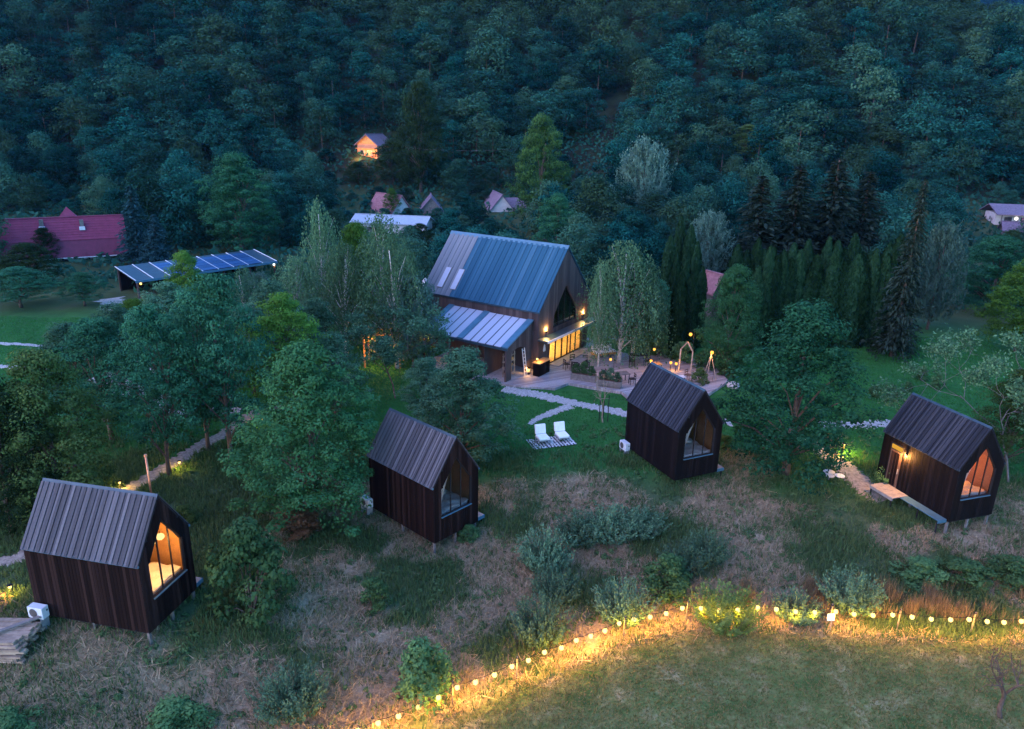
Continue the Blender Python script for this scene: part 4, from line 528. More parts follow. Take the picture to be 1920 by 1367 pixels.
HILL=[(85.9, 149.8, 10.6, 8.5),(106.0, 150.2, 6.8, 7.5),(52.7, 150.8, 9.7, 7.9),(-57.3, 151.2, 12.2, 10.3),(110.7, 152.2, 10.9, 8.8),(-74.9, 152.3, 11.7, 11.2),(-95.3, 152.4, 10.0, 9.2),(78.4, 152.4, 8.7, 8.5),(-67.3, 153.5, 11.0, 11.7),(40.8, 153.8, 8.4, 8.4),(5.6, 153.9, 7.2, 7.9),(-101.5, 154.2, 8.3, 8.0),(-48.0, 154.2, 8.0, 8.6),(97.4, 154.7, 8.4, 8.6),(-106.9, 154.8, 8.2, 9.0),(48.0, 155.0, 10.5, 10.1),(90.8, 155.1, 12.1, 13.1),(-117.5, 155.2, 10.2, 9.5),(-86.6, 155.7, 12.9, 11.4),(-52.8, 155.8, 9.6, 7.9),(114.5, 156.2, 10.2, 8.4),(56.6, 156.9, 15.1, 13.8),(32.5, 156.9, 8.0, 7.6),(-61.5, 157.4, 9.7, 10.8),(66.4, 157.5, 11.2, 9.9),(24.7, 157.7, 9.7, 8.9),(37.3, 158.2, 9.2, 7.7),(82.6, 158.3, 16.1, 13.9),(107.6, 158.8, 11.5, 9.3),(-4.9, 158.9, 9.3, 9.4),(74.7, 159.8, 10.0, 9.1),(-78.6, 160.0, 10.5, 8.6),(-104.7, 160.3, 8.8, 8.4),(-13.2, 160.7, 7.8, 8.0),(-96.9, 160.7, 10.1, 9.7),(-120.7, 161.0, 13.4, 12.1),(-71.0, 161.1, 12.3, 11.3),(101.0, 161.1, 9.3, 9.6),(42.2, 162.2, 9.6, 8.4),(-40.6, 162.3, 10.2, 8.5),(29.4, 162.5, 11.1, 9.6),(94.6, 162.7, 9.8, 8.1),(-111.8, 162.8, 8.0, 8.2),(-56.6, 163.1, 10.9, 9.8),(37.0, 163.1, 7.4, 7.9),(-50.7, 163.7, 11.4, 9.6),(116.5, 163.8, 9.7, 7.9),(-8.5, 164.0, 12.8, 10.9),(-63.9, 164.4, 13.8, 12.7),(-82.2, 164.4, 8.9, 9.2),(53.9, 164.6, 9.9, 8.6),(1.9, 165.1, 9.7, 9.3),(121.2, 165.1, 9.4, 7.8),(64.5, 165.2, 15.0, 12.8),(77.2, 165.2, 8.7, 9.3),(-92.5, 165.3, 8.4, 8.7),(23.6, 166.1, 9.0, 9.3),(-3.2, 166.4, 8.4, 8.0),(-104.3, 166.7, 7.8, 7.8),(-20.3, 166.7, 13.5, 11.0),(-115.8, 166.9, 9.5, 8.1),(104.8, 167.0, 13.6, 11.2),(-43.2, 167.2, 7.6, 8.1),(83.5, 167.4, 13.3, 12.5),(-97.1, 167.5, 7.9, 7.6),(-109.5, 168.2, 8.4, 8.1),(33.9, 168.3, 13.9, 11.6),(71.5, 168.5, 7.3, 7.8),(98.6, 168.7, 9.4, 9.5),(51.2, 169.1, 10.1, 8.3),(-14.6, 169.2, 8.8, 7.9),(-38.3, 169.3, 8.2, 8.9),(125.3, 169.3, 12.3, 11.7),(-58.3, 169.4, 13.1, 11.7),(45.8, 169.4, 8.9, 9.0),(6.8, 169.6, 12.0, 11.3),(-50.2, 169.7, 9.1, 7.5),(-73.5, 170.0, 11.7, 12.7),(58.0, 170.0, 11.2, 10.4),(118.3, 170.1, 10.3, 10.3),(-124.2, 170.2, 12.6, 13.0),(-8.3, 170.2, 7.5, 8.1),(39.6, 170.8, 11.0, 9.0),(-93.2, 171.1, 10.8, 9.6),(90.4, 171.2, 8.4, 8.7),(-33.3, 171.6, 8.8, 7.8),(64.2, 171.6, 7.8, 8.3),(-2.1, 171.9, 9.9, 10.5),(-24.5, 172.0, 9.1, 8.6),(-84.5, 172.2, 14.1, 13.2),(-99.5, 172.7, 9.1, 9.2),(-114.6, 172.8, 9.3, 8.1),(-65.7, 172.9, 9.8, 9.2),(77.2, 173.1, 16.4, 13.8),(104.4, 173.2, 11.0, 9.3),(25.4, 173.6, 8.3, 8.8),(110.5, 174.2, 13.5, 11.2),(11.0, 174.4, 10.0, 9.4),(68.8, 174.6, 9.3, 9.4),(-52.5, 174.7, 10.1, 8.9),(-130.2, 174.8, 9.9, 10.1),(-46.9, 174.8, 8.8, 7.5),(44.1, 175.0, 11.7, 9.5),(-14.9, 175.4, 7.9, 8.5),(51.6, 175.5, 10.7, 11.6),(-40.8, 175.6, 10.6, 8.8),(32.8, 175.8, 11.0, 9.7),(124.1, 176.5, 13.8, 11.4),(-94.7, 176.6, 9.8, 8.1),(-71.5, 176.9, 8.5, 7.8),(-119.9, 177.0, 13.7, 11.1),(-7.7, 177.1, 12.9, 13.5),(38.0, 177.5, 7.3, 7.9),(91.1, 177.7, 13.1, 12.4),(117.3, 177.7, 12.8, 11.4),(15.7, 177.8, 9.5, 9.6),(-60.8, 178.0, 12.6, 13.9),(-30.3, 178.4, 10.5, 8.5),(-104.1, 178.7, 11.3, 11.1),(6.0, 178.9, 8.5, 7.8),(-21.3, 179.2, 10.2, 8.4),(-113.0, 179.8, 13.4, 12.5),(-134.5, 180.4, 11.8, 12.3),(-49.5, 180.4, 9.0, 9.6),(-43.7, 180.5, 9.2, 8.7),(46.7, 180.5, 9.5, 8.4),(61.1, 180.7, 11.3, 11.6),(-89.7, 180.9, 11.2, 9.5),(-15.5, 180.9, 9.5, 9.7),(98.8, 181.3, 12.5, 13.3),(-35.4, 181.5, 10.4, 10.1),(-76.2, 181.5, 13.7, 13.3),(-69.5, 181.5, 9.8, 8.7),(1.7, 181.6, 8.6, 8.5),(83.6, 182.5, 13.7, 11.9),(-24.6, 183.3, 8.8, 8.0),(38.6, 183.4, 8.5, 7.9),(-126.9, 183.4, 8.1, 7.7),(-99.0, 183.6, 10.8, 10.2),(75.0, 183.7, 9.6, 8.2),(-85.5, 183.9, 6.9, 7.5),(67.0, 184.0, 11.2, 10.7),(-64.5, 184.0, 8.6, 8.9),(129.0, 184.1, 11.4, 12.4),(51.4, 184.2, 7.6, 8.4),(11.2, 184.4, 9.9, 9.2),(-10.4, 184.6, 9.9, 8.2),(106.0, 184.8, 8.4, 7.5),(57.2, 185.0, 7.5, 7.7),(-56.2, 185.1, 9.0, 9.3),(31.9, 185.3, 10.2, 9.7),(121.1, 185.5, 11.4, 10.5),(44.6, 185.9, 7.2, 7.7),(-134.9, 187.1, 10.0, 8.6),(-3.9, 187.4, 7.0, 7.6),(-14.7, 187.4, 10.2, 8.8),(114.2, 187.5, 12.5, 10.4),(-47.4, 187.9, 12.1, 13.2),(-120.8, 187.9, 15.2, 13.8),(61.5, 188.0, 10.9, 9.7),(-94.1, 188.3, 9.6, 8.4),(-113.2, 188.8, 9.0, 9.6),(-29.1, 188.8, 8.8, 8.4),(1.3, 188.9, 8.6, 7.9),(37.3, 189.1, 10.9, 9.8),(97.1, 189.3, 9.4, 8.3),(104.7, 189.9, 9.1, 7.7),(6.9, 190.0, 10.7, 11.0),(79.8, 190.1, 12.7, 13.4),(-105.2, 190.3, 9.8, 10.7),(-39.2, 190.3, 9.6, 9.6),(-80.5, 190.6, 7.8, 8.3),(13.3, 191.1, 10.7, 9.7),(91.6, 191.2, 7.4, 7.5),(-130.7, 191.2, 10.2, 10.0),(30.3, 191.3, 10.5, 9.0),(119.0, 191.4, 9.7, 8.2),(70.1, 191.5, 13.5, 11.3),(-89.2, 191.5, 10.5, 10.6),(47.0, 191.5, 8.3, 8.5),(-70.8, 191.6, 14.7, 13.2),(136.3, 191.9, 9.9, 11.0),(-139.0, 192.5, 12.4, 13.3),(-33.5, 192.6, 10.5, 10.5),(-96.2, 193.3, 9.9, 8.2),(-21.4, 193.4, 11.9, 12.1),(19.3, 193.7, 15.0, 12.2),(86.7, 193.8, 10.1, 8.1),(54.0, 194.1, 13.4, 13.8),(-14.4, 194.1, 8.9, 8.1),(-43.4, 194.4, 11.1, 9.6),(-7.5, 194.4, 14.6, 13.6),(109.3, 194.8, 10.4, 9.0),(-58.1, 195.1, 15.1, 12.7),(126.0, 195.4, 12.2, 12.4),(62.4, 195.5, 14.3, 13.4),(-83.8, 195.6, 9.7, 9.3),(-27.8, 195.9, 10.7, 10.6),(100.8, 196.2, 11.1, 11.3),(-104.1, 196.4, 8.5, 8.5),(28.7, 196.6, 11.1, 9.3),(-124.3, 196.9, 9.1, 9.4),(-114.0, 196.9, 9.8, 8.1),(72.3, 197.3, 8.0, 8.9),(82.0, 197.3, 10.3, 8.7),(39.4, 197.4, 12.0, 12.8),(12.4, 197.6, 9.9, 10.9),(-0.1, 197.8, 8.9, 7.8),(92.1, 198.5, 7.2, 7.6),(-130.9, 198.6, 12.8, 10.7),(-75.0, 198.6, 12.8, 12.5),(-38.8, 198.9, 7.7, 7.9),(117.8, 199.2, 13.5, 12.3),(-13.0, 199.3, 7.0, 7.5),(-50.8, 199.3, 11.4, 10.8),(-67.0, 199.3, 14.2, 11.6),(-142.5, 199.4, 10.2, 10.8),(-119.3, 199.5, 9.0, 7.8),(111.5, 199.6, 8.7, 7.8),(49.3, 199.6, 12.6, 10.3),(-89.9, 199.8, 12.7, 11.6),(4.7, 199.8, 10.2, 8.7),(-18.0, 199.8, 9.2, 8.0),(-99.5, 200.4, 13.4, 11.0),(142.7, 201.0, 15.7, 12.6),(130.1, 201.2, 9.8, 10.8),(-56.7, 201.7, 7.6, 7.7),(-24.3, 201.8, 10.0, 9.8),(-8.1, 201.8, 10.7, 9.8),(106.6, 202.1, 8.3, 7.6),(57.8, 202.2, 12.9, 12.1),(-107.3, 202.3, 8.2, 7.6),(22.4, 202.6, 15.8, 13.3),(-2.0, 202.8, 8.4, 8.0),(-112.8, 203.1, 9.6, 10.5),(30.7, 203.2, 9.2, 8.2),(-31.3, 203.6, 9.0, 8.9),(67.5, 203.6, 13.6, 12.6),(-149.4, 203.6, 15.4, 12.7),(-123.1, 203.7, 11.4, 9.2),(10.1, 204.0, 9.0, 8.5),(137.4, 204.4, 7.9, 8.3),(-46.6, 204.6, 9.9, 7.9),(-82.3, 205.0, 15.2, 12.6),(-61.8, 205.0, 12.5, 11.9),(-133.7, 205.0, 9.8, 9.3),(77.4, 205.2, 10.9, 10.1),(-18.4, 205.3, 9.8, 10.1),(92.8, 205.3, 15.5, 12.7),(84.5, 205.5, 13.2, 10.7),(-68.6, 205.7, 10.7, 8.7),(4.1, 205.9, 11.3, 10.9),(43.2, 206.0, 12.7, 14.0),(-140.5, 206.1, 10.8, 11.7),(16.5, 207.1, 7.4, 8.1),(-24.8, 207.3, 9.0, 7.6),(-94.7, 207.4, 8.0, 8.0),(107.8, 207.5, 8.9, 9.4),(-128.2, 207.5, 10.8, 10.3),(123.2, 207.7, 16.1, 13.8),(100.9, 207.9, 13.5, 11.9),(53.1, 207.9, 10.6, 9.2),(-55.5, 208.5, 8.9, 7.6),(-73.4, 208.5, 7.9, 8.4),(-5.2, 208.6, 13.4, 13.8),(116.2, 208.6, 10.1, 8.9),(-104.4, 208.7, 12.2, 13.2),(34.9, 209.3, 9.4, 8.4),(-12.4, 209.5, 8.9, 7.5),(28.7, 209.6, 9.0, 7.8),(146.1, 209.6, 11.1, 10.3),(70.6, 209.8, 10.3, 8.9),(-88.8, 210.1, 13.4, 12.0),(134.5, 210.6, 12.9, 12.7),(-119.0, 210.7, 10.3, 9.3),(63.9, 210.9, 15.7, 13.2),(7.2, 210.9, 8.9, 8.4),(-145.0, 211.0, 9.1, 7.6),(-17.8, 211.2, 11.7, 9.7),(77.7, 211.6, 9.8, 8.8),(-47.4, 211.6, 11.5, 10.3),(-134.5, 211.7, 12.2, 12.7),(-97.5, 211.7, 8.3, 8.1),(22.4, 212.1, 7.8, 7.6),(86.0, 212.5, 9.5, 7.7),(-111.5, 212.6, 15.3, 13.7),(-23.9, 213.4, 9.6, 9.0),(57.6, 213.5, 10.6, 8.5),(-40.5, 213.6, 7.1, 7.6),(-64.3, 213.7, 15.0, 12.8),(151.8, 213.8, 9.0, 9.0),(-76.8, 213.9, 10.2, 8.5),(108.0, 214.0, 12.8, 11.8),(-30.5, 214.5, 9.5, 8.3),(128.7, 214.7, 9.1, 7.9),(49.1, 214.7, 15.3, 13.8),(-149.1, 215.1, 11.7, 10.1),(11.6, 215.2, 11.5, 9.3),(142.2, 215.6, 13.8, 11.8),(37.4, 215.7, 10.9, 10.2),(2.9, 215.8, 9.5, 8.2),(28.1, 216.2, 7.5, 8.0),(-156.2, 216.3, 9.8, 10.4),(-2.1, 216.3, 9.5, 7.6),(-90.9, 216.5, 8.7, 8.8),(-55.4, 216.6, 7.9, 8.7),(80.0, 216.7, 10.1, 8.4),(-84.1, 216.9, 12.6, 12.9),(91.4, 217.1, 14.6, 12.1),(-96.6, 217.6, 9.6, 7.9),(-14.3, 217.8, 9.2, 9.5),(-7.2, 217.9, 7.7, 8.3),(-142.8, 218.0, 9.7, 9.5),(-106.9, 218.1, 10.6, 8.6),(67.2, 218.3, 10.8, 9.7),(123.0, 218.5, 12.8, 11.1),(-39.7, 218.7, 9.1, 9.4),(148.2, 218.7, 7.3, 7.8),(18.8, 218.8, 16.1, 13.0),(-122.9, 219.1, 11.0, 11.1),(-19.9, 219.3, 9.8, 9.2),(-136.9, 219.3, 8.2, 7.7),(61.1, 219.4, 7.8, 7.5),(-33.7, 219.6, 8.4, 7.8),(43.2, 219.7, 12.4, 11.8),(53.7, 219.7, 7.9, 7.5),(116.2, 219.7, 11.0, 10.1),(-113.6, 220.0, 8.8, 8.2),(154.6, 220.2, 16.7, 13.5),(-47.1, 220.3, 15.2, 12.6),(1.5, 220.5, 9.9, 8.0),(-130.3, 220.8, 15.0, 14.0),(102.0, 220.8, 14.7, 12.9),(-26.9, 220.9, 13.3, 13.7),(-100.0, 220.9, 8.6, 7.7),(-65.9, 221.7, 11.7, 10.1),(-151.5, 221.9, 10.1, 10.6),(131.2, 222.1, 9.7, 9.4),(73.4, 222.1, 12.6, 12.0),(-74.4, 222.5, 14.4, 11.9),(-58.6, 222.7, 14.7, 12.9),(-117.8, 222.7, 7.2, 7.9),(-94.2, 222.9, 8.8, 7.5),(11.2, 223.2, 8.4, 7.7),(-10.4, 223.6, 11.2, 9.0),(-159.7, 223.7, 9.6, 8.0),(49.9, 223.7, 12.1, 10.3),(80.5, 224.1, 10.9, 9.9),(-141.6, 224.5, 10.1, 11.2),(-3.7, 224.5, 10.1, 10.5),(-105.6, 224.6, 12.9, 10.5),(36.6, 224.8, 13.3, 12.7),(-33.1, 224.9, 8.5, 9.0),(145.4, 225.1, 13.9, 12.7),(110.8, 225.1, 9.7, 10.7),(-89.1, 225.7, 13.0, 11.3),(89.0, 225.8, 16.3, 13.3),(117.1, 226.1, 7.9, 7.6),(122.9, 226.1, 10.2, 10.9),(-20.6, 226.3, 10.2, 10.1),(25.7, 226.4, 9.4, 7.7),(16.6, 226.9, 8.9, 9.5),(138.1, 226.9, 13.8, 11.1),(-112.0, 227.1, 14.2, 11.9),(56.9, 227.2, 8.7, 8.2),(95.7, 227.2, 10.8, 8.7),(-98.7, 227.5, 13.4, 11.9),(-43.2, 228.3, 12.8, 14.0),(-121.2, 228.7, 8.4, 8.3),(158.3, 228.9, 12.6, 11.3),(-79.8, 228.9, 10.2, 8.4),(-63.0, 228.9, 9.4, 9.5),(66.4, 229.0, 10.5, 10.9),(-156.9, 229.2, 9.1, 8.6),(131.9, 229.2, 9.3, 9.3),(-71.1, 229.3, 9.8, 8.3),(-131.1, 229.6, 13.0, 12.4),(105.6, 229.7, 14.2, 11.7),(-163.5, 229.7, 10.3, 9.4),(3.3, 229.7, 11.7, 12.0),(-149.5, 230.0, 15.1, 12.9),(-13.0, 230.5, 16.8, 13.7),(46.9, 230.5, 11.7, 9.6),(116.7, 230.8, 7.1, 7.5),(-25.3, 231.2, 8.7, 8.0),(166.2, 231.8, 12.5, 13.2),(10.2, 231.9, 10.6, 9.9),(-51.1, 232.1, 12.2, 11.6),(28.0, 232.2, 8.4, 8.3),(-35.6, 232.3, 8.0, 7.6),(136.2, 232.4, 7.4, 7.7),(92.5, 232.5, 9.3, 10.2),(84.8, 232.6, 9.4, 8.9),(-141.5, 232.8, 12.0, 11.6),(62.0, 233.1, 9.7, 8.7),(-75.4, 233.3, 9.1, 7.9),(34.6, 233.3, 8.5, 7.8),(-4.6, 233.6, 15.8, 13.5),(76.8, 233.6, 14.3, 13.2),(-30.1, 233.6, 8.6, 8.0),(100.5, 234.2, 8.9, 7.7),(19.9, 234.7, 9.0, 8.1),(-68.2, 235.1, 10.7, 9.9),(149.7, 235.1, 7.9, 8.5),(-19.2, 235.4, 9.6, 8.0),(68.4, 235.4, 9.0, 7.5),(124.5, 235.5, 16.5, 13.2),(109.9, 235.6, 11.1, 9.0),(54.8, 235.6, 15.3, 13.5),(141.7, 236.2, 12.1, 12.4),(117.3, 236.2, 7.9, 8.3),(13.0, 237.0, 10.5, 9.1),(-57.4, 237.1, 14.2, 13.7),(3.7, 238.0, 9.0, 9.2),(26.9, 238.1, 14.3, 11.5),(46.5, 238.4, 9.5, 10.1),(39.3, 238.5, 13.3, 13.3),(-25.3, 238.5, 15.6, 12.8),(105.0, 238.6, 8.0, 7.9),(157.1, 238.7, 8.0, 8.1),(62.9, 238.8, 10.8, 9.7),(-12.7, 238.9, 9.5, 10.5),(70.2, 239.7, 9.3, 7.7),(-46.6, 239.9, 11.8, 12.1),(77.9, 240.2, 9.0, 9.1),(92.8, 240.3, 8.4, 7.7),(-34.4, 240.5, 13.1, 11.1),(85.3, 240.6, 10.1, 10.6),(152.2, 240.9, 10.8, 8.7),(163.6, 241.1, 7.3, 7.7),(98.6, 241.3, 10.1, 11.1),(170.4, 241.4, 11.4, 10.5),(32.6, 241.5, 9.5, 7.9),(115.2, 242.3, 9.4, 7.7),(-40.3, 242.3, 10.4, 9.1),(15.6, 243.2, 8.7, 8.6),(146.7, 243.3, 10.4, 9.9),(-60.6, 243.5, 10.1, 9.6),(9.3, 243.7, 13.0, 12.1),(-19.3, 243.8, 10.6, 9.0),(106.1, 244.0, 10.5, 8.4),(128.5, 244.0, 11.4, 9.1),(62.0, 244.1, 7.5, 7.9),(-5.3, 244.5, 13.8, 11.1),(158.3, 244.7, 9.1, 9.4),(54.8, 244.8, 9.4, 9.2),(-51.2, 244.9, 9.0, 9.2),(136.3, 244.9, 10.6, 11.7),(44.2, 245.9, 8.1, 8.7),(20.2, 246.5, 8.9, 9.1),(120.4, 246.6, 8.9, 9.9),(-11.6, 247.0, 7.6, 7.7),(111.9, 247.2, 10.5, 10.4),(38.1, 247.3, 12.9, 10.9),(1.8, 247.6, 13.5, 12.4),(-32.9, 248.0, 10.4, 10.0),(170.7, 248.3, 10.4, 10.0),(-43.9, 248.5, 9.9, 7.9),(30.7, 248.7, 12.4, 12.3),(50.9, 248.8, 10.2, 8.2),(164.1, 248.9, 11.3, 11.3),(105.8, 249.1, 7.7, 7.7),(128.1, 249.3, 8.4, 7.7),(-26.1, 249.5, 11.2, 9.1),(178.3, 249.6, 8.1, 8.8),(142.8, 249.7, 9.2, 9.4),(116.6, 250.6, 9.9, 8.3),(153.5, 250.8, 15.2, 13.7),(-19.7, 251.1, 8.4, 8.5),(135.8, 251.3, 7.4, 7.6),(-38.2, 252.7, 13.8, 12.7),(111.3, 253.2, 9.8, 9.0),(131.7, 254.0, 8.7, 8.3),(147.9, 255.0, 9.4, 8.0),(161.9, 255.2, 9.5, 8.0),(125.6, 255.5, 8.8, 9.0),(141.5, 255.8, 8.3, 8.6),(116.7, 257.1, 9.3, 10.1),(168.9, 257.2, 13.9, 12.3),(179.7, 257.2, 13.1, 11.3),(158.7, 259.9, 8.9, 7.7),(142.7, 261.2, 9.0, 7.7),(130.7, 261.3, 9.4, 8.8),(136.8, 262.0, 11.5, 10.4),(151.7, 262.8, 13.5, 12.7),(184.5, 263.3, 9.8, 8.3),(124.8, 263.9, 12.0, 9.6),(173.9, 265.8, 12.0, 10.5),(165.2, 265.9, 13.5, 13.5),(141.3, 267.0, 8.3, 7.9),(159.0, 267.6, 7.5, 7.8),(192.8, 268.7, 8.5, 9.2),(132.3, 269.1, 14.2, 11.4),(153.6, 269.2, 8.2, 8.5),(185.6, 269.9, 16.0, 13.3),(168.1, 273.8, 8.2, 7.5),(148.3, 274.7, 10.9, 10.3),(138.3, 274.9, 10.4, 9.6),(193.2, 275.5, 9.8, 8.8),(176.6, 275.7, 9.3, 9.4),(160.5, 277.1, 14.6, 12.1),(143.0, 277.3, 7.7, 7.5),(171.9, 279.3, 10.5, 9.9),(180.8, 279.9, 9.9, 8.1),(133.0, 280.5, 15.0, 12.6),(199.6, 281.3, 12.6, 12.0),(154.0, 281.8, 8.3, 8.2),(188.2, 282.6, 13.4, 10.9),(176.7, 283.3, 11.2, 9.2),(165.9, 284.4, 11.8, 11.7),(158.4, 284.7, 9.4, 8.6),(143.6, 285.4, 11.5, 10.7),(182.3, 286.8, 8.6, 8.1),(150.3, 287.8, 13.1, 11.6),(205.8, 288.5, 10.6, 11.0),(136.1, 288.5, 12.4, 10.9),(197.0, 289.9, 13.4, 13.6),(169.8, 290.6, 8.9, 9.4),(162.9, 290.9, 10.7, 10.9),(187.1, 293.0, 11.9, 12.2),(177.3, 293.0, 14.2, 12.3),(143.9, 294.7, 11.8, 10.1),(201.7, 294.8, 9.3, 8.0),(155.2, 294.9, 10.6, 9.3),(138.2, 294.9, 8.4, 7.7),(170.5, 297.1, 12.9, 10.7),(209.0, 298.1, 9.1, 8.2),(194.2, 298.8, 14.4, 12.0),(176.0, 299.4, 9.7, 8.8),(150.2, 299.7, 10.1, 10.7),(181.2, 300.4, 7.6, 7.9),(143.3, 300.7, 11.6, 9.7),(161.6, 301.3, 7.9, 7.5),(218.2, 302.0, 9.5, 9.9),(201.9, 302.1, 10.3, 11.4),(188.8, 305.1, 13.8, 11.7),(212.3, 306.1, 13.1, 11.2),(146.3, 306.3, 9.4, 8.8),(166.0, 306.4, 14.0, 11.8),(206.3, 307.1, 9.1, 8.2),(195.2, 307.5, 9.8, 8.5),(219.4, 307.6, 9.2, 7.7),(181.4, 308.3, 15.3, 12.3),(153.5, 309.0, 16.1, 12.9),(159.9, 309.3, 9.4, 7.7),(172.9, 310.9, 12.0, 10.4),(215.9, 312.1, 12.6, 10.3),(221.7, 312.4, 7.8, 8.0),(203.8, 313.3, 13.0, 12.6),(164.6, 314.0, 13.0, 11.5),(157.2, 314.6, 7.8, 8.3),(226.7, 315.5, 10.6, 11.4),(150.2, 315.5, 12.0, 11.1),(183.2, 316.5, 13.1, 13.9),(143.2, 317.2, 14.6, 12.5),(173.2, 317.6, 12.5, 10.8),(192.3, 317.7, 14.4, 12.7),(212.6, 317.9, 9.0, 9.9)]
# ------------------------------------------------------------------ paths
M['gravel'] = surf('pale_gravel', (.27, .265, .26), .4, 9, .95, .8, bscale=30)
M['trodden'] = surf('trodden_gravel', (.19, .175, .155), .4, 6, .95, .8, bscale=25)
def catmull(P, n=10):
    P = [Vector((p[0], p[1], 0)) for p in P]; Q = [P[0] * 2 - P[1]] + P + [P[-1] * 2 - P[-2]]; o = []
    for i in range(1, len(Q) - 2):
        a, b_, c_, d_ = Q[i - 1:i + 3]
        for k in range(n):
            t = k / n
            o.append(.5 * ((2 * b_) + (c_ - a) * t + (2 * a - 5 * b_ + 4 * c_ - d_) * t * t + (3 * b_ - a - 3 * c_ + d_) * t ** 3))
    o.append(P[-1]); return o
PM = np.zeros((700, 500), bool)               # where gravel or boards cover the ground, 0.2 m cells
def covered(X, Y):
    i = np.clip(((X + 70) / .2).astype(int), 0, 699); j = np.clip(((Y - 0) / .2).astype(int), 0, 499); return PM[i, j]
def path(P, w, mat, label, seed, lift=.03, rag=.35):
    rr = random.Random(seed); pts = catmull(P, 18); vs = []; fs = []; K = 9
    for i, q in enumerate(pts):
        d = (pts[min(i + 1, len(pts) - 1)] - pts[max(0, i - 1)]).normalized(); nrm = Vector((-d.y, d.x, 0))
        ww = w[0] + (w[1] - w[0]) * i / (len(pts) - 1) if hasattr(w, '__len__') else w
        l = ww / 2 * (1 + rr.uniform(-rag, rag)); r_ = ww / 2 * (1 + rr.uniform(-rag, rag))
        for k in range(K):
            v = q + nrm * (-l + (l + r_) * k / (K - 1)); e = 1 if 0 < k < K - 1 else -1
            vs.append((v.x, v.y, gz(v.x, v.y) + (lift if e > 0 else -.02)))
            if 0 < k < K - 1: PM[int((v.x + 70) / .2) % 700, int(v.y / .2) % 500] = True
    for i in range(len(pts) - 1):
        for k in range(K - 1): fs.append((i * K + k, i * K + k + 1, i * K + K + k + 1, i * K + K + k))
    me = bpy.data.meshes.new('path'); me.from_pydata(vs, [], fs); me.update()
    return tag(ob('path', me, mat), label, None, None, 'structure')
path([(-.6, 52.2), (.6, 51.6), (2.0, 51.1), (3.9, 50.1), (5.7, 49.3), (7.9, 48.3), (11.0, 47.1), (14.9, 47.0)], 1.25, M['gravel'], 'pale gravel path from terrace to the black cabin', 1)
path([(21.2, 47.4), (24.3, 47.7), (26.8, 47.6), (30, 46.8)], 1.2, M['gravel'], 'pale gravel path behind the lit-door cabin', 9)
path([(4.2, 49.2), (3.0, 48.3), (1.9, 47.3), (1.2, 46.3)], (.9, .4), M['gravel'], 'narrow gravel spur towards the loungers', 2)
path([(19.3, 45.2), (19.6, 44.4), (20.2, 43.1), (20.6, 41.5), (21.0, 39.8), (21.8, 38.3)], (.7, 2.6), M['trodden'], 'trodden path to the lit cabin door', 3)
path([(-26, 29.4), (-24.0, 30.3), (-23.1, 30.8), (-22.7, 33.4), (-21.7, 35.8), (-20.7, 37.9), (-19.7, 39.9), (-18.9, 42.5), (-18.0, 44.9), (-17.3, 47.0), (-14.9, 48.6)], 1.1, M['trodden'], 'woodland path through the grove', 4)
path([(-50, 60.3), (-45.1, 60.1), (-40.3, 59.7), (-33.7, 59.0), (-30.1, 57.0), (-27.1, 54.3)], .7, M['gravel'], 'thin pale path across the left lawn', 5)
path([(-46, 54.9), (-41.3, 54.6), (-38.6, 54.2), (-35.4, 53.9)], .7, M['gravel'], 'short pale path at the left edge', 6)
path([(-31.5, 52.5), (-28.5, 51.8), (-25.5, 49.5), (-23.0, 47.2), (-21, 47.1), (-18.5, 47.4)], (3.6, 1.0), M['gravel'], 'pale gravel yard under the grove', 7)
path([(-42, 75.5), (-39.8, 72.4), (-37.1, 69.6), (-33.3, 67.9), (-28, 64)], 2.6, M['gravel'], 'gravel drive in front of the solar roof', 8)

# ------------------------------------------------------------------ grass blades (nobody could count them)
def blades(name, X, Y, hgt, wid, lean, mat, label, flat=0.0, hz=0.0, seed=1):
    r = np.random.default_rng(seed); n = len(X)
    a = r.random(n) * 2 * np.pi; l = lean * (.3 + r.random(n)); h = hgt * (.5 + r.random(n))
    if flat: h = np.where(r.random(n) < flat, h * .25, h)
    dx, dy = np.cos(a), np.sin(a); Z = GZ(X, Y) - .02 + hz * r.random(n)
    b = r.random(n) * 2 * np.pi; w = wid * (.6 + .8 * r.random(n))
    px, py = np.cos(b) * w / 2, np.sin(b) * w / 2
    v = np.stack([np.stack([X - px, Y - py, Z], -1), np.stack([X + px, Y + py, Z], -1), np.stack([X + dx * l, Y + dy * l, Z + h], -1)], 1)
    me = npmesh(name, v, 3, r.random(n))
    return tag(ob(name, me, mat), label, 'grass', None, 'stuff')
M['straw_blade'] = leaf_mat('straw_blades', (.19, .15, .09), (.50, .395, .245), None, .2)
M['green_blade'] = leaf_mat('green_blades', (.035, .075, .028), (.10, .155, .06), None, .3)
M['meadow_blade'] = leaf_mat('meadow_blades', (.07, .115, .03), (.30, .24, .11), None, .25)
M['lawn_blade'] = leaf_mat('lawn_blades', (.014, .075, .016), (.03, .13, .03), None, .3)
def scatter(n, x0, x1, y0, y1, seed):
    r = np.random.default_rng(seed); return x0 + (x1 - x0) * r.random(n), y0 + (y1 - y0) * r.random(n), r.random(n)
def inview(X, Y, m=1.06): return (np.abs(X) < .80 * m * np.hypot(Y * .95, 7) + 2) & ~covered(X, Y)
X, Y, u = scatter(560000, -26, 32, 18, 44, 1); d = dryness(X, Y); k = (u < d * .9) & inview(X, Y)
cl = fbm(X, Y, 1.1, 40); k &= cl > .36
blades('dry_grass', X[k], Y[k], .20, .05, .34, M['straw_blade'], 'tangled dry straw coloured grass below the cabins', .5, 0, 2)
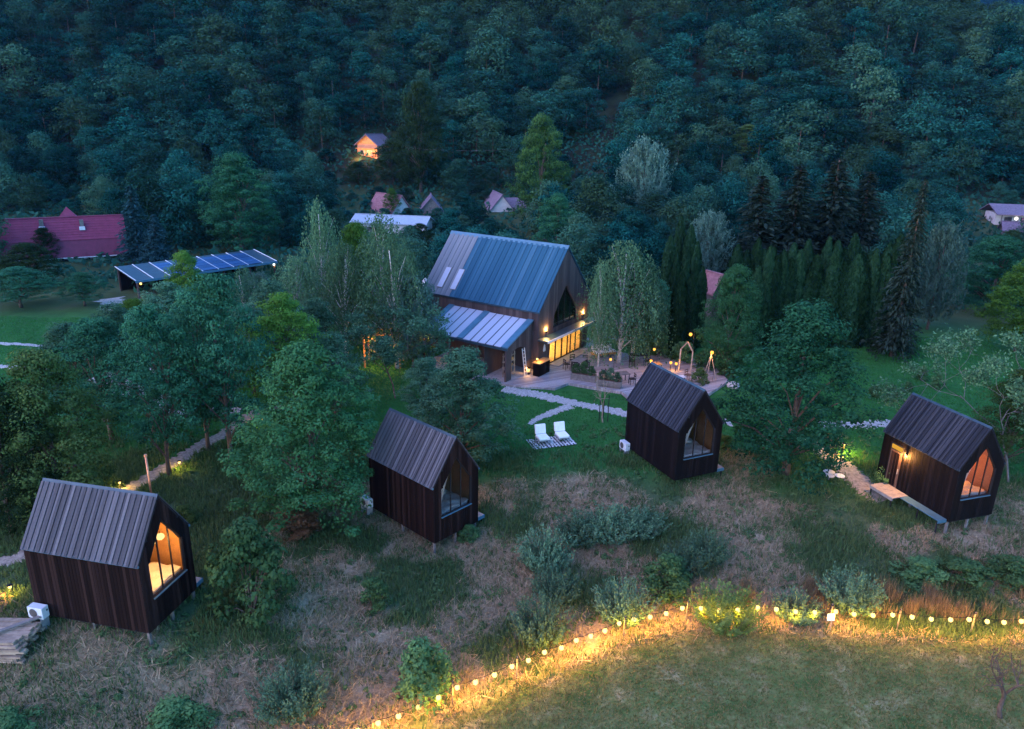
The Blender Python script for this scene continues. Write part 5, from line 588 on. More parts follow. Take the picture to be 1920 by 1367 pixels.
X, Y, u = scatter(560000, -30, 34, 18, 48, 3); d = dryness(X, Y); md = meadow(X, Y); cl = fbm(X, Y, 2.6, 60)
k = (u < (1 - d) * (1 - md) * .75 * sm((cl - .3) / .3) + .26 * (1 - md) * sm((fbm(X, Y, .9, 23) - .35) / .2)) & (u < 1.2 * sm((43.5 - Y) / 3)) & inview(X, Y)
blades('green_grass', X[k], Y[k], .30, .05, .16, M['green_blade'], 'rough green grass around the cabins', .2, 0, 4)
X, Y, u = scatter(300000, -12, 30, 17, 29, 5); k = (u < meadow(X, Y) * .9) & inview(X, Y)
blades('meadow_grass', X[k], Y[k], .09, .045, .12, M['meadow_blade'], 'short mown yellow green meadow beside the string lights', .2, 0, 6)
X, Y, u = scatter(330000, -52, 44, 39.5, 68, 7); k = (u < .8 * sm((Y - 39.5) / 3) * (1 - dryness(X, Y))) & inview(X, Y) & ~((X > -8) & (X < 18) & (Y > 52))
blades('lawn_grass', X[k], Y[k], .10, .06, .07, M['lawn_blade'], 'short deep green lawn around the main house', 0, 0, 8)

X, Y, u = scatter(70000, -16, 32, 18, 44, 11); d = dryness(X, Y); k = (u < d * .8) & inview(X, Y) & (fbm(X, Y, 1.7, 44) > .42)
blades('flattened_straw', X[k], Y[k], .10, .035, .75, M['straw_blade'], 'long flattened straw stalks lying over the dry slope', .6, .12, 12)
X, Y, u = scatter(26000, 10.5, 26, 28.3, 30.6, 21); k = (fbm(X, Y, 1.0, 71) > .58) & inview(X, Y)
M['tall_straw'] = leaf_mat('tall_straw_blades', (.13, .095, .05), (.33, .25, .14), None, .3)
blades('tall_grass', X[k], Y[k], .62, .022, .22, M['tall_straw'], 'tall reddish dry grass clumps behind the right part of the string lights', .1, 0, 22)
# ------------------------------------------------------------------ foliage meshes
def rdir(r, n):
    v = r.normal(size=(n, 3)); return v / np.linalg.norm(v, axis=1, keepdims=True)
def leafquads(C, Nrm, size, r, asp=.55, droop=0.0, along=None):
    """diamond leaves of length size at C facing Nrm"""
    n = len(C)
    a = rdir(r, n) if along is None else along + .35 * rdir(r, n)
    a = a - Nrm * np.sum(a * Nrm, 1, keepdims=True); a /= np.linalg.norm(a, axis=1, keepdims=True) + 1e-9
    b = np.cross(Nrm, a); s = (size * (.65 + .7 * r.random(n)))[:, None]
    a = a * s * .5; b = b * s * asp * .5
    dz = np.array([0, 0, -droop]) * s
    return np.stack([C - a, C + b + a * .1, C + a + dz, C - b + a * .1], 1)
def clumps(r, centers, rad, per, size, up=.6, asp=.6, squash=.7, centre=None):
    n = len(centers); C = np.repeat(centers, per, 0); R_ = np.repeat(rad, per)[:, None]
    d = rdir(r, n * per); d[:, 2] = d[:, 2] * .9 + .25; d /= np.linalg.norm(d, axis=1, keepdims=True)
    rr = (.45 + .6 * r.random(n * per) ** .6)[:, None]
    P = C + d * R_ * rr * np.array([1, 1, squash])
    nr = d * .8 + rdir(r, n * per) * .6 + np.array([0, 0, up]); nr /= np.linalg.norm(nr, axis=1, keepdims=True)
    t = np.clip(.35 + .42 * d[:, 2] + .22 * (r.random(n * per) - .5) + np.repeat(.45 * (r.random(n) - .5), per), 0, 1)  # leaves lighter upward on each clump: top highlights painted into the tint
    return leafquads(P, nr, size, r, asp, .15), t
def envelope(r, n, fn, shell=.62):
    """n points in a crown: fn(z01) -> radius; biased towards the outside"""
    z = r.random(n); a = r.random(n) * 2 * np.pi; R_ = fn(z); q = shell + (1 - shell) * r.random(n) ** .7
    inner = r.random(n) < .25; q = np.where(inner, r.random(n) * shell, q)
    lob = 1 + .16 * np.sin(3 * a + r.random() * 6 + 4 * z) + .10 * np.sin(5 * a + 7 * z)
    return np.stack([np.cos(a) * R_ * q * lob, np.sin(a) * R_ * q * lob, z], -1)
def trunk_mesh(name, r, H, rad, limbs, bend=.25, top=.75, n=7):
    mb = MB(); p = [Vector((0, 0, -.3))]; dx, dy = r.normal() * bend, r.normal() * bend
    K = 7
    for i in range(1, K + 1):
        t = i / K; p.append(Vector((dx * t * t + r.normal() * .05 * bend, dy * t * t + r.normal() * .05 * bend, H * top * t)))
    rr = [rad * 1.35] + [rad * (1 - .8 * (i / K)) for i in range(1, K + 1)]
    mb.tube(p, rr, n)
    for q in limbs:
        q = Vector(q); s = min(K - 1, max(1, int(q.z * .62 / (H * top) * K))); a = p[s]
        m_ = a.lerp(q, .55) + Vector((0, 0, .12 * (q - a).length)); mb.tube([a, m_, q], [rr[s] * .5, rr[s] * .28, rr[s] * .08], 4, False)
    return mb.mesh(name, True)
def mk_broad(seed, per=130, ncl=255, leaf=.155, loose=False):
    r = np.random.default_rng(seed); H, W = 10., 7.5
    z0 = .10 if not loose else .24
    f = (lambda z: (np.sin(np.pi * np.clip(z * .84 + .15, 0, 1)) ** .62) * (1.05 - .42 * z)) if not loose else (lambda z: (np.sin(np.pi * np.clip(z * .8 + .16, 0, 1)) ** .7) * (1 - .3 * z))
    E = envelope(r, ncl, f, .55 if not loose else .4)
    P = E * np.array([W / 2 * .92, W / 2 * .92, H * (1 - z0) - .4]) + np.array([0, 0, H * z0])
    P[:, :2] *= (1 + .10 * r.normal(size=(ncl, 1)))
    rad = (.38 + .62 * r.random(ncl) ** 1.6) * (1 if not loose else .9)
    q, t = clumps(r, P, rad, per, leaf, squash=.62 if not loose else .5)
    cr = npmesh('crown', q, 4, t)
    tr = trunk_mesh('trunk', r, H, .20 if not loose else .15, P[r.choice(ncl, 22, False)], .5)
    return cr, tr, H, W
def mk_hill(seed, ncl=44, per=76, leaf=.40):
    r = np.random.default_rng(seed); H, W = 10., 8.
    E = envelope(r, ncl, lambda z: (np.sin(np.pi * np.clip(z * .80 + .2, 0, 1)) ** .6), .6)
    P = E * np.array([W / 2 * .85, W / 2 * .85, H * .88]) + np.array([0, 0, H * .06])
    q, t = clumps(r, P, .95 + .9 * r.random(ncl), per, leaf, squash=.62)
    return q, t, H, W
def mk_strands(seed, ns, per, leaf, hang, H, W, asp=.4, z0=.2, upward=False, top=.9):
    """birch and willow: leaves threaded on hanging (or rising) twigs"""
    r = np.random.default_rng(seed)
    f = (lambda z: np.sin(np.pi * np.clip(z * .80 + .16, 0, 1)) ** .55 * (1 - .22 * z)) if not upward else (lambda z: np.sin(np.pi * np.clip(z * .85 + .12, 0, 1)) ** .6)
    E = envelope(r, ns, f, .35); S = E * np.array([W / 2 * .8, W / 2 * .8, H * (1 - z0)]) + np.array([0, 0, H * z0])
    out = S[:, :2] / (np.linalg.norm(S[:, :2], axis=1, keepdims=True) + .2)
    k = np.tile(np.linspace(0, 1, per), ns)[:, None]; B = np.repeat(S, per, 0); O = np.repeat(out, per, 0)
    ln = np.repeat(hang * (.5 + r.random(ns)), per)[:, None]
    sg = 1. if upward else -1.
    P = B + np.concatenate([O * ln * (.45 * k - .12 * k * k if not upward else .5 * k), sg * ln * (k ** 1.4 if not upward else k)], 1) + r.normal(size=B.shape) * .10
    P[:, 2] = np.maximum(P[:, 2], .25)
    nr = rdir(r, len(P)) + np.array([0, 0, .25]); nr /= np.linalg.norm(nr, axis=1, keepdims=True)
    al = np.tile(np.array([0, 0, sg]), (len(P), 1))
    t = np.clip(.5 + .35 * (r.random(len(P)) - .5) + np.repeat(.5 * (r.random(ns) - .5), per), 0, 1)
    cr = npmesh('crown', leafquads(P, nr, leaf, r, asp, 0, al), 4, t)
    tr = trunk_mesh('trunk', r, H, .15, S[r.choice(ns, 18, False)], .35, top)
    return cr, tr, H, W
def mk_spruce(seed, H=14., W=5.):
    r = np.random.default_rng(seed); P = []; A_ = []; nlev = 46
    for i in range(nlev):
        z = .06 + .93 * i / nlev; rad = W / 2 * (1 - z) ** .85 * (.85 + .3 * r.random()) + .12; nb = int(7 + 9 * (1 - z))
        for b_ in range(nb):
            a = r.random() * 6.283; R_ = rad * (.65 + .5 * r.random()); m_ = int(6 + 12 * R_ / 2.5)
            for k in range(m_):
                t = (k + r.random()) / m_; lat = (r.random() - .5) * .55 * R_ * (.3 + .6 * t)
                x = np.cos(a) * R_ * t - np.sin(a) * lat; y = np.sin(a) * R_ * t + np.cos(a) * lat
                P.append((x, y, z * H - .32 * R_ * t ** 1.6 + .12 * r.random())); A_.append((np.cos(a), np.sin(a), -.45))
    P = np.array(P); A_ = np.array(A_); n = len(P)
    nr = rdir(r, n) * .6 + np.array([0, 0, .8]); nr /= np.linalg.norm(nr, axis=1, keepdims=True)
    q = leafquads(P, nr, .42, r, .42, .25, A_)
    return npmesh('crown', q, 4, r.random(n)), trunk_mesh('trunk', r, H, .22, [], .05, .97), H, W
def mk_thuja(seed, H=7., W=1.6):
    r = np.random.default_rng(seed); n = 3600; z = r.random(n) ** .9; a = r.random(n) * 6.283
    f = W / 2 * np.minimum(1, (1 - z) * 4.2) ** .55 * (.78 + .25 * (1 - z)) * (1 + .12 * np.sin(3 * a + 9 * z))
    q = f * (.72 + .3 * r.random(n)); P = np.stack([np.cos(a) * q, np.sin(a) * q, z * H + .05], -1)
    nr = np.stack([np.cos(a), np.sin(a), .25 + 0 * a], -1) + .55 * rdir(r, n); nr /= np.linalg.norm(nr, axis=1, keepdims=True)
    al = np.stack([.35 * np.cos(a), .35 * np.sin(a), np.ones(n)], -1)
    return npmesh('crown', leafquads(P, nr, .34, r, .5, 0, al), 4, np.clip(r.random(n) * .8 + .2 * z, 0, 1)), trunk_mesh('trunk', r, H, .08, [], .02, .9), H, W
def mk_shrub(seed, ncl=60, per=70, leaf=.15):
    r = np.random.default_rng(seed); H, W = 2.5, 2.5
    E = envelope(r, ncl, lambda z: np.sin(np.pi * np.clip(z * .72 + .25, 0, 1)) ** .6, .5)
    P = E * np.array([W / 2 * .85, W / 2 * .85, H * .88]) + np.array([0, 0, .06 * H])
    q, t = clumps(r, P, .24 + .18 * r.random(ncl), per, leaf, squash=.8)
    mb = MB()
    for k in r.choice(ncl, 16, False): mb.tube([(0, 0, -.1), Vector(P[k]) * .5 + Vector((0, 0, .15)), P[k]], [.035, .02, .008], 4, False)
    return npmesh('foliage', q, 4, t), mb.mesh('stem', True), H, W
def mk_wshrub(seed, ns=210, per=26, leaf=.17):
    r = np.random.default_rng(seed); H, W = 2.4, 2.6; a = r.random(ns) * 6.283; o = r.random(ns) ** .6
    bx, by = np.cos(a) * o * W * .33, np.sin(a) * o * W * .33; ln = H * (.55 + .5 * r.random(ns)) * (1 - .35 * o)
    k = np.tile(np.linspace(.12, 1, per), ns)[:, None]
    B = np.repeat(np.stack([bx, by, 0 * bx], -1), per, 0); D = np.repeat(np.stack([np.cos(a) * o * .55, np.sin(a) * o * .55, np.ones(ns)], -1) * ln[:, None], per, 0)
    P = B + D * k + r.normal(size=B.shape) * .05 + np.stack([0 * k[:, 0], 0 * k[:, 0], -.25 * k[:, 0] ** 3 * np.repeat(o, per)], -1)
    nr = rdir(r, len(P)) + np.array([0, 0, .3]); nr /= np.linalg.norm(nr, axis=1, keepdims=True)
    q = leafquads(P, nr, leaf, r, .32, .1, D / np.linalg.norm(D, axis=1, keepdims=True))
    mb = MB()
    for i in r.choice(ns, 40, False): mb.tube([(bx[i], by[i], -.1), (bx[i] + np.cos(a[i]) * o[i] * .5 * ln[i], by[i] + np.sin(a[i]) * o[i] * .5 * ln[i], ln[i] * .9)], [.014, .005], 3, False)
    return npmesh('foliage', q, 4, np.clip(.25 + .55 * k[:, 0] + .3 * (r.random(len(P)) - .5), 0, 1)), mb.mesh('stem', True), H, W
def mk_bare(seed, H=9., W=5., leaves_=900, leaf=.2, rad=.15):
    r = np.random.default_rng(seed); mb = MB(); tips = []
    def grow(p, d, ln, rd, lev):
        q = p + d * ln * .5 + Vector(r.normal(size=3) * .06 * ln); e = q + (d + Vector(r.normal(size=3) * .22)).normalized() * ln * .5
        mb.tube([p, q, e], [rd, rd * .8, rd * .6], 6 if lev < 2 else 4, False)
        if lev >= 4: tips.append(e); return
        for k in range(3 if lev < 3 else 2):
            nd = (d + Vector(r.normal(size=3) * .62) + Vector((0, 0, .18))).normalized(); grow(e.lerp(q, r.random() * .5), nd, ln * (.58 + .25 * r.random()), rd * .55, lev + 1)
    grow(Vector((0, 0, -.2)), Vector((.12, .05, 1)).normalized(), H * .36, rad, 0)
    T_ = np.array([tuple(t) for t in tips]); C = T_[r.integers(0, len(T_), leaves_)] + r.normal(size=(leaves_, 3)) * .25 * H / 9
    tr = mb.mesh('trunk', True)
    return npmesh('crown', leafquads(C, rdir(r, leaves_), leaf, r, .5), 4, r.random(leaves_)), tr, H, W
M['leaf_broad'] = leaf_mat('broad_leaves', (.007, .042, .024), (.036, .145, .068), (.055, .15, .045))
M['leaf_alder'] = leaf_mat('alder_leaves', (.010, .05, .03), (.045, .175, .085), (.04, .155, .09))
M['leaf_olive'] = leaf_mat('olive_leaves', (.015, .05, .02), (.075, .17, .045))
M['leaf_airy'] = leaf_mat('airy_leaves', (.022, .065, .04), (.085, .20, .11))
M['leaf_lime'] = leaf_mat('fresh_leaves', (.03, .08, .014), (.09, .20, .035))
M['leaf_yellow'] = leaf_mat('yellow_green_leaves', (.026, .06, .02), (.09, .15, .045))
M['leaf_birch'] = leaf_mat('birch_leaves', (.025, .068, .034), (.10, .20, .10))
M['leaf_willow'] = leaf_mat('willow_leaves', (.035, .08, .06), (.10, .185, .14))
M['leaf_spruce'] = leaf_mat('spruce_needles', (.010, .020, .014), (.030, .050, .036))
M['leaf_bluespruce'] = leaf_mat('blue_spruce_needles', (.012, .05, .055), (.04, .12, .13))
M['leaf_thuja'] = leaf_mat('evergreen_sprays', (.004, .017, .008), (.017, .048, .021))
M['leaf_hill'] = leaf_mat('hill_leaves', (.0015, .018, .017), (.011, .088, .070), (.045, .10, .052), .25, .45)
M['leaf_shrub'] = leaf_mat('shrub_leaves', (.025, .065, .028), (.08, .17, .065))
M['leaf_dark'] = leaf_mat('dark_leaves', (.010, .026, .012), (.03, .06, .026))
M['leaf_wshrub'] = leaf_mat('willow_shrub_leaves', (.03, .068, .04), (.085, .16, .09))
M['leaf_red'] = leaf_mat('reddish_leaves', (.07, .045, .03), (.20, .12, .06))
LIB = {'broad': [mk_broad(s) for s in (1, 2, 3, 4)], 'alder': [mk_broad(s, 85, 255, .15, True) for s in (11, 12, 13, 14)],
       'birch': [mk_strands(s, 330, 30, .18, 2.4, 10., 6., .5, .28) for s in (21, 22, 23)],
       'willow': [mk_strands(s, 560, 24, .27, 1.0, 9., 7., .45, .10, True) for s in (31, 32)],
       'spruce': [mk_spruce(s) for s in (41, 42)], 'thuja': [mk_thuja(s) for s in (51, 52, 53)],
       'shrub': [mk_shrub(s) for s in (61, 62, 63)], 'wshrub': [mk_wshrub(s) for s in (71, 72)],
       'bare': [mk_bare(81, 9., 5., 9000, .18, .06), mk_bare(85, 4., 3.4, 260, .08, .11)]}
VAR = {}
def with_mat(me, mat):
    k = (me.name, mat.name)
    if k not in VAR:
        c_ = me.copy() if me.materials else me
        c_.materials.clear(); c_.materials.append(mat); VAR[k] = c_; 
    return VAR[k]
def plant(kind, x, y, h, w, label, cat, group=None, leaf=None, bark=None, name=None, seed=0, parts=('trunk', 'crown'), z=None):
    cr, tr, H, W = LIB[kind][seed % len(LIB[kind])]
    root = empty(name or 'tree', (x, y, (gz(x, y) if z is None else z) - .03), random.Random(seed * 7 + 3).uniform(0, 6.28))
    root.scale = (w / W, w / W, h / H)
    tag(root, label, cat, group)
    ob(parts[0], with_mat(tr, bark or M['bark']), None, root); ob(parts[1], with_mat(cr, leaf), None, root)
    return root
NAMES = {'broad': 'broadleaf_tree', 'alder': 'alder_tree', 'birch': 'birch_tree', 'willow': 'willow_tree', 'spruce': 'spruce_tree', 'bare': 'sparse_birch_tree'}
LEAF = {'broad': 'leaf_broad', 'alder': 'leaf_alder', 'birch': 'leaf_birch', 'willow': 'leaf_willow', 'spruce': 'leaf_spruce', 'bare': 'leaf_birch'}
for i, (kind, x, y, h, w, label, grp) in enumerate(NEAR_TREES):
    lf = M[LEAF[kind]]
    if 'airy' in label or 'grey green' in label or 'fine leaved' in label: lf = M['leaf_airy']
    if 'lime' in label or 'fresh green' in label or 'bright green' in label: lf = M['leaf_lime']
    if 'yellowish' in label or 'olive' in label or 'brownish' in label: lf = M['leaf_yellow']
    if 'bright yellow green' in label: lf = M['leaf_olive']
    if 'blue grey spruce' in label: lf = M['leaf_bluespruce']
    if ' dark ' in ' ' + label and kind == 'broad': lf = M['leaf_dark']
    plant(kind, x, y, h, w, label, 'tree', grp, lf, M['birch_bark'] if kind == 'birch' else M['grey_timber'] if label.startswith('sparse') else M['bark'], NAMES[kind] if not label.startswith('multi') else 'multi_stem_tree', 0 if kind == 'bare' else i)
TH = [('slim clipped evergreen column in the small cluster beside the terrace birches', 'evergreen columns beside the birches'),
      ('slim clipped evergreen column in the front row of the long hedge', 'front row of the evergreen hedge'),
      ('slim clipped evergreen column in the back row of the long hedge', 'back row of the evergreen hedge')]
vr0 = random.Random(17)
for i, (x, y, h, w, c_) in enumerate(THUJA):
    h *= vr0.uniform(.86, 1.1); w *= vr0.uniform(.85, 1.2)
    plant('thuja', x, y, h, w, TH[c_][0], 'evergreen', TH[c_][1], M['leaf_thuja'], None, 'columnar_evergreen', i)
for i, (kind, x, y, h, w, label) in enumerate(SHRUBS):
    lf = M['leaf_shrub'] if kind == 'shrub' else M['leaf_wshrub']
    if 'reddish' in label: lf = M['leaf_red']
    if 'yellow' in label: lf = M['leaf_yellow'] if 'round' not in label else M['leaf_shrub']  # yellow leaves also paint in the lamp glow on plants labelled lit
    plant(kind, x, y, h, w, label, 'grass clump' if 'clump' in label else 'bush', None, lf, None, 'shrub' if kind == 'shrub' else 'willow_shrub', i, ('stem', 'foliage'))
b_ = BARE; plant('bare', b_[1], b_[2], b_[3], b_[4], b_[5], 'tree', None, M['leaf_red'], M['bark'], 'bare_tree', 1)

# small weeds all over the rough slope
wr = np.random.default_rng(77); X, Y, u = scatter(5200, -28, 33, 18.5, 46, 78); k = inview(X, Y) & (u < .25 + .9 * fbm(X, Y, 3.1, 90) ** 2) & (Y > string_y(X) + 1.0); X, Y = X[k], Y[k]
nw = len(X); C = np.stack([X, Y, GZ(X, Y) + .06], -1); q, t = clumps(wr, C, .10 + .26 * wr.random(nw) ** 2, 26, .14, squash=.75)
M['leaf_weed'] = leaf_mat('weed_leaves', (.02, .05, .02), (.085, .15, .06)); tag(ob('weeds', npmesh('weeds', q, 4, t), M['leaf_weed']), 'scattered low weeds growing on the rough slope', 'weeds', None, 'stuff')
for x, y, h, w in BUSHES: plant('shrub', x, y, h, w, 'low rounded bush between the village houses behind the main house', 'bush', 'bushes among the village houses', M['leaf_hill'], None, 'valley_bush', int(x * 10) % 7, ('stem', 'foliage'))
# valley and hillside trees: one mesh each (crown and trunk), too far to show their parts
HV = []
for s in range(6):
    q, t, H, W = mk_hill(100 + s); mb = MB().tube([(0, 0, -.6), (.1, .05, 3), (.2, .1, 6.5)], [.16, .11, .05], 5)
    tv = np.array([[mb.v[i] for i in (f if len(f) == 4 else f[:4])] for f in mb.f])
    me = npmesh('hill_tree', np.concatenate([q, tv]), 4, np.concatenate([t, np.zeros(len(tv))]))
    me.materials.append(M['leaf_hill']); me.materials.append(M['bark'])
    me.polygons.foreach_set('material_index', np.concatenate([np.zeros(len(q)), np.ones(len(tv))]).astype(np.int32))
    HV.append((me, q, t))
vr = random.Random(5)
VM = []
for s in range(3):      # leafier crowns for the valley
    q, t, H, W = mk_hill(130 + s, 60, 90, .36); me = npmesh('valley_tree', q, 4, t); me.materials.append(M['leaf_hill']); VM.append(me)
def one(name, me, x, y, h, w, label, group):
    o = ob(name, me, None, None, (x, y, gz(x, y) - .1), (0, 0, vr.uniform(0, 6.28)), (w / 8., w / 8., h / 10.))
    return tag(o, label, 'tree', group)
for x, y, h, w in VALLEY: one('valley_tree', VM[vr.randrange(3)], x, y, h, w, 'rounded green tree in the crowded belt of trees between houses and hillside', 'trees on the valley floor behind the main house')
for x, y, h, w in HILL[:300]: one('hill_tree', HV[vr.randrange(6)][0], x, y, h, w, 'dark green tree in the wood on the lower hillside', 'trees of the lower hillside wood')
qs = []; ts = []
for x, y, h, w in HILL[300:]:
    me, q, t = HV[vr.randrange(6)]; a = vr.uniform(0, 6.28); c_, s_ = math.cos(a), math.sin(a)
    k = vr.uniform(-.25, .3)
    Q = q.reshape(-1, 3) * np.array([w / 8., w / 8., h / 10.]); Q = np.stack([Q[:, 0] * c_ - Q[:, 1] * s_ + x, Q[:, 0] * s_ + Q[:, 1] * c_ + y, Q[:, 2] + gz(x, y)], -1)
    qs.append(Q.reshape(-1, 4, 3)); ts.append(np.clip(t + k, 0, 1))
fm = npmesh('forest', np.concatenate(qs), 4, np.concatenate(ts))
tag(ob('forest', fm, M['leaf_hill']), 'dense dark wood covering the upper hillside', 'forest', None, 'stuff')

# low undergrowth on the hillside, the far blue hill behind the shoulder
def tufts(name, n, x0, x1, y0, y1, size, mat, label, seed, cond=None):
    r = np.random.default_rng(seed); X = x0 + (x1 - x0) * r.random(n); Y = y0 + (y1 - y0) * r.random(n)
    k = np.abs(X) < .84 * Y
    if cond is not None: k &= cond(X, Y)
    X, Y = X[k], Y[k]; C = np.stack([X, Y, GZ(X, Y) + .45 * r.random(len(X)) * size * 2], -1)
    nr = rdir(r, len(X)) + np.array([0, 0, .6]); nr /= np.linalg.norm(nr, axis=1, keepdims=True)
    tag(ob(name, npmesh(name, leafquads(C, nr, size, r, .6), 4, np.clip(fbm(X, Y, 9, seed) + .3 * (r.random(len(X)) - .5), 0, 1)), mat), label, 'undergrowth', None, 'stuff')
tufts('undergrowth', 42000, -140, 140, 78, 186, .95, M['leaf_hill'], 'low undergrowth between the trees on the valley floor', 9)
def farhill():
    xs_ = np.linspace(60, 1500, 220); ys_ = np.linspace(560, 1100, 110); X, Y = np.meshgrid(xs_, ys_)
    Z = 30 + 330 * sm((Y - 560) / 420) * (.75 + .25 * np.sin(X * .004 + 1)) + 12 * fbm(X, Y, 30, 33) + 11 * fbm(X, Y, 12, 44)
    Vv = np.stack([X, Y, Z], -1); i = np.arange(X.size).reshape(X.shape)
    me = bpy.data.meshes.new('far_hill'); me.from_pydata(Vv.reshape(-1, 3).tolist(), [], np.stack([i[:-1, :-1], i[:-1, 1:], i[1:, 1:], i[1:, :-1]], -1).reshape(-1, 4).tolist())
    return tag(ob('far_hill', me, surf('far_woods', (.003, .014, .018), .7, .06, .95, 0, spec=0)), 'distant wooded hill beyond the shoulder', None, None, 'structure')  # canopy self-shading put into the dark base colour
farhill()

# ------------------------------------------------------------------ buildings clad in boards
def unit_box():
    return MB().box(-.5, .5, -.5, .5, -.5, .5).mesh('plank')
def cut_boards(parent, name, mat_list, W, bw, spans, y0, y1, gap=.012, cache=None, rnd=None):
    """vertical boards on a gable; spans(x) -> list of (z0,z1) solid pieces at x"""
    n = round(W / bw); bw = W / n; r = rnd or random.Random(1)
    for i in range(n):
        xa, xb = -W / 2 + i * bw + gap / 2, -W / 2 + (i + 1) * bw - gap / 2
        A_, B_ = spans(xa), spans(xb)
        if len(A_) != len(B_): A_ = B_ = spans((xa + xb) / 2)
        for (a0, a1), (b0, b1) in zip(A_, B_):
            if max(a1 - a0, b1 - b0) < .08: continue
            d = r.uniform(0, .006); cz = (a0 + b0 + a1 + b1) / 4; cx = (xa + xb) / 2
            me = MB().prism([(xa - cx, a0 - cz), (xb - cx, b0 - cz), (xb - cx, b1 - cz), (xa - cx, a1 - cz)], y0 - d, y1).mesh(name)
            ob(name, me, mat_list, parent, (cx, 0, cz))
UB = {}
def board(name, mat, parent, c, sx, sy, sz, rot=(0, 0, 0)):
    if mat.name not in UB:
        UB[mat.name] = unit_box(); UB[mat.name].materials.append(mat)
    return ob(name, UB[mat.name], None, parent, c, rot, (sx, sy, sz))
def side_boards(parent, name, mat, x, L_, z0, z1, bw, out, y0=0., skip=None, rnd=None, th=.026):
    n = round(L_ / bw); bw = L_ / n; r = rnd or random.Random(2)
    for i in range(n):
        yc = y0 + (i + .5) * bw; pieces = [(z0, z1)]
        if skip: pieces = skip(yc, z0, z1)
        for a, b in pieces:
            if b - a > .06: board(name, mat, parent, (x + out * (th / 2 + r.uniform(0, .005)), yc, (a + b) / 2), th, bw - .012, b - a)
def roof_boards(parent, name, matf, W, H, Hr, L_, bw, sides=(-1, 1), over=.03, th=.03, lift=.03, rnd=None, y0=0.):
    sl = math.hypot(W / 2 + .04, (Hr - H) * (W / 2 + .04) / (W / 2)); ang = math.atan2(Hr - H, W / 2)
    n = round((L_ + 2 * over) / bw); bw = (L_ + 2 * over) / n; r = rnd or random.Random(3)
    for s in sides:
        for i in range(n):
            yc = y0 - over + (i + .5) * bw; d = lift + (i % 2) * .028 + r.uniform(0, .005)
            mx, mz = s * (W / 4 + .02), (H + Hr) / 2 - .02 * (Hr - H) / (W / 2)
            nx_, nz_ = s * math.sin(ang), math.cos(ang)
            # board long axis along local z: lay it down the slope
            board(name, matf(yc), parent, (mx + nx_ * d, yc, mz + nz_ * d), th, bw - .03 + (i % 2) * .022, sl + .02, (0, -s * (math.pi / 2 - ang), 0))
def gable_shell(W, H, Hr, L_, t, win=None):
    """side walls, rear gable, front gable with an opening outline win (list of x,z, bottom left first, apex in the middle)"""
    mb = MB()
    mb.box(-W / 2, -W / 2 + t, 0, L_, 0, H); mb.box(W / 2 - t, W / 2, 0, L_, 0, H)
    k = (Hr - H) / (W / 2); w2 = W / 2 - t
    top = lambda x: Hr - k * abs(x) - .02
    mb.prism([(-w2, 0), (w2, 0), (w2, top(w2)), (0, top(0)), (-w2, top(w2))], L_ - t, L_)
    if win:
        (xl, zb), (_, zl), (_, za) = win
        mb.prism([(-w2, 0), (w2, 0), (w2, zb), (-w2, zb)], 0, t)
        mb.prism([(-w2, zb), (xl, zb), (xl, zl), (0, za), (0, top(0)), (-w2, top(w2))], 0, t)
        mb.prism([(w2, zb), (w2, top(w2)), (0, top(0)), (0, za), (-xl, zl), (-xl, zb)], 0, t)
    return mb
def roof_slabs(W, H, Hr, L_, t=.06):
    mb = MB(); k = (Hr - H) / (W / 2)
    mb.prism([(-W / 2, H - .02), (0, Hr - .02), (0, Hr + t), (-W / 2 - .02, H + t - .02)], 0, L_)
    mb.prism([(W / 2, H - .02), (W / 2 + .02, H + t - .02), (0, Hr + t), (0, Hr - .02)], 0, L_); return mb

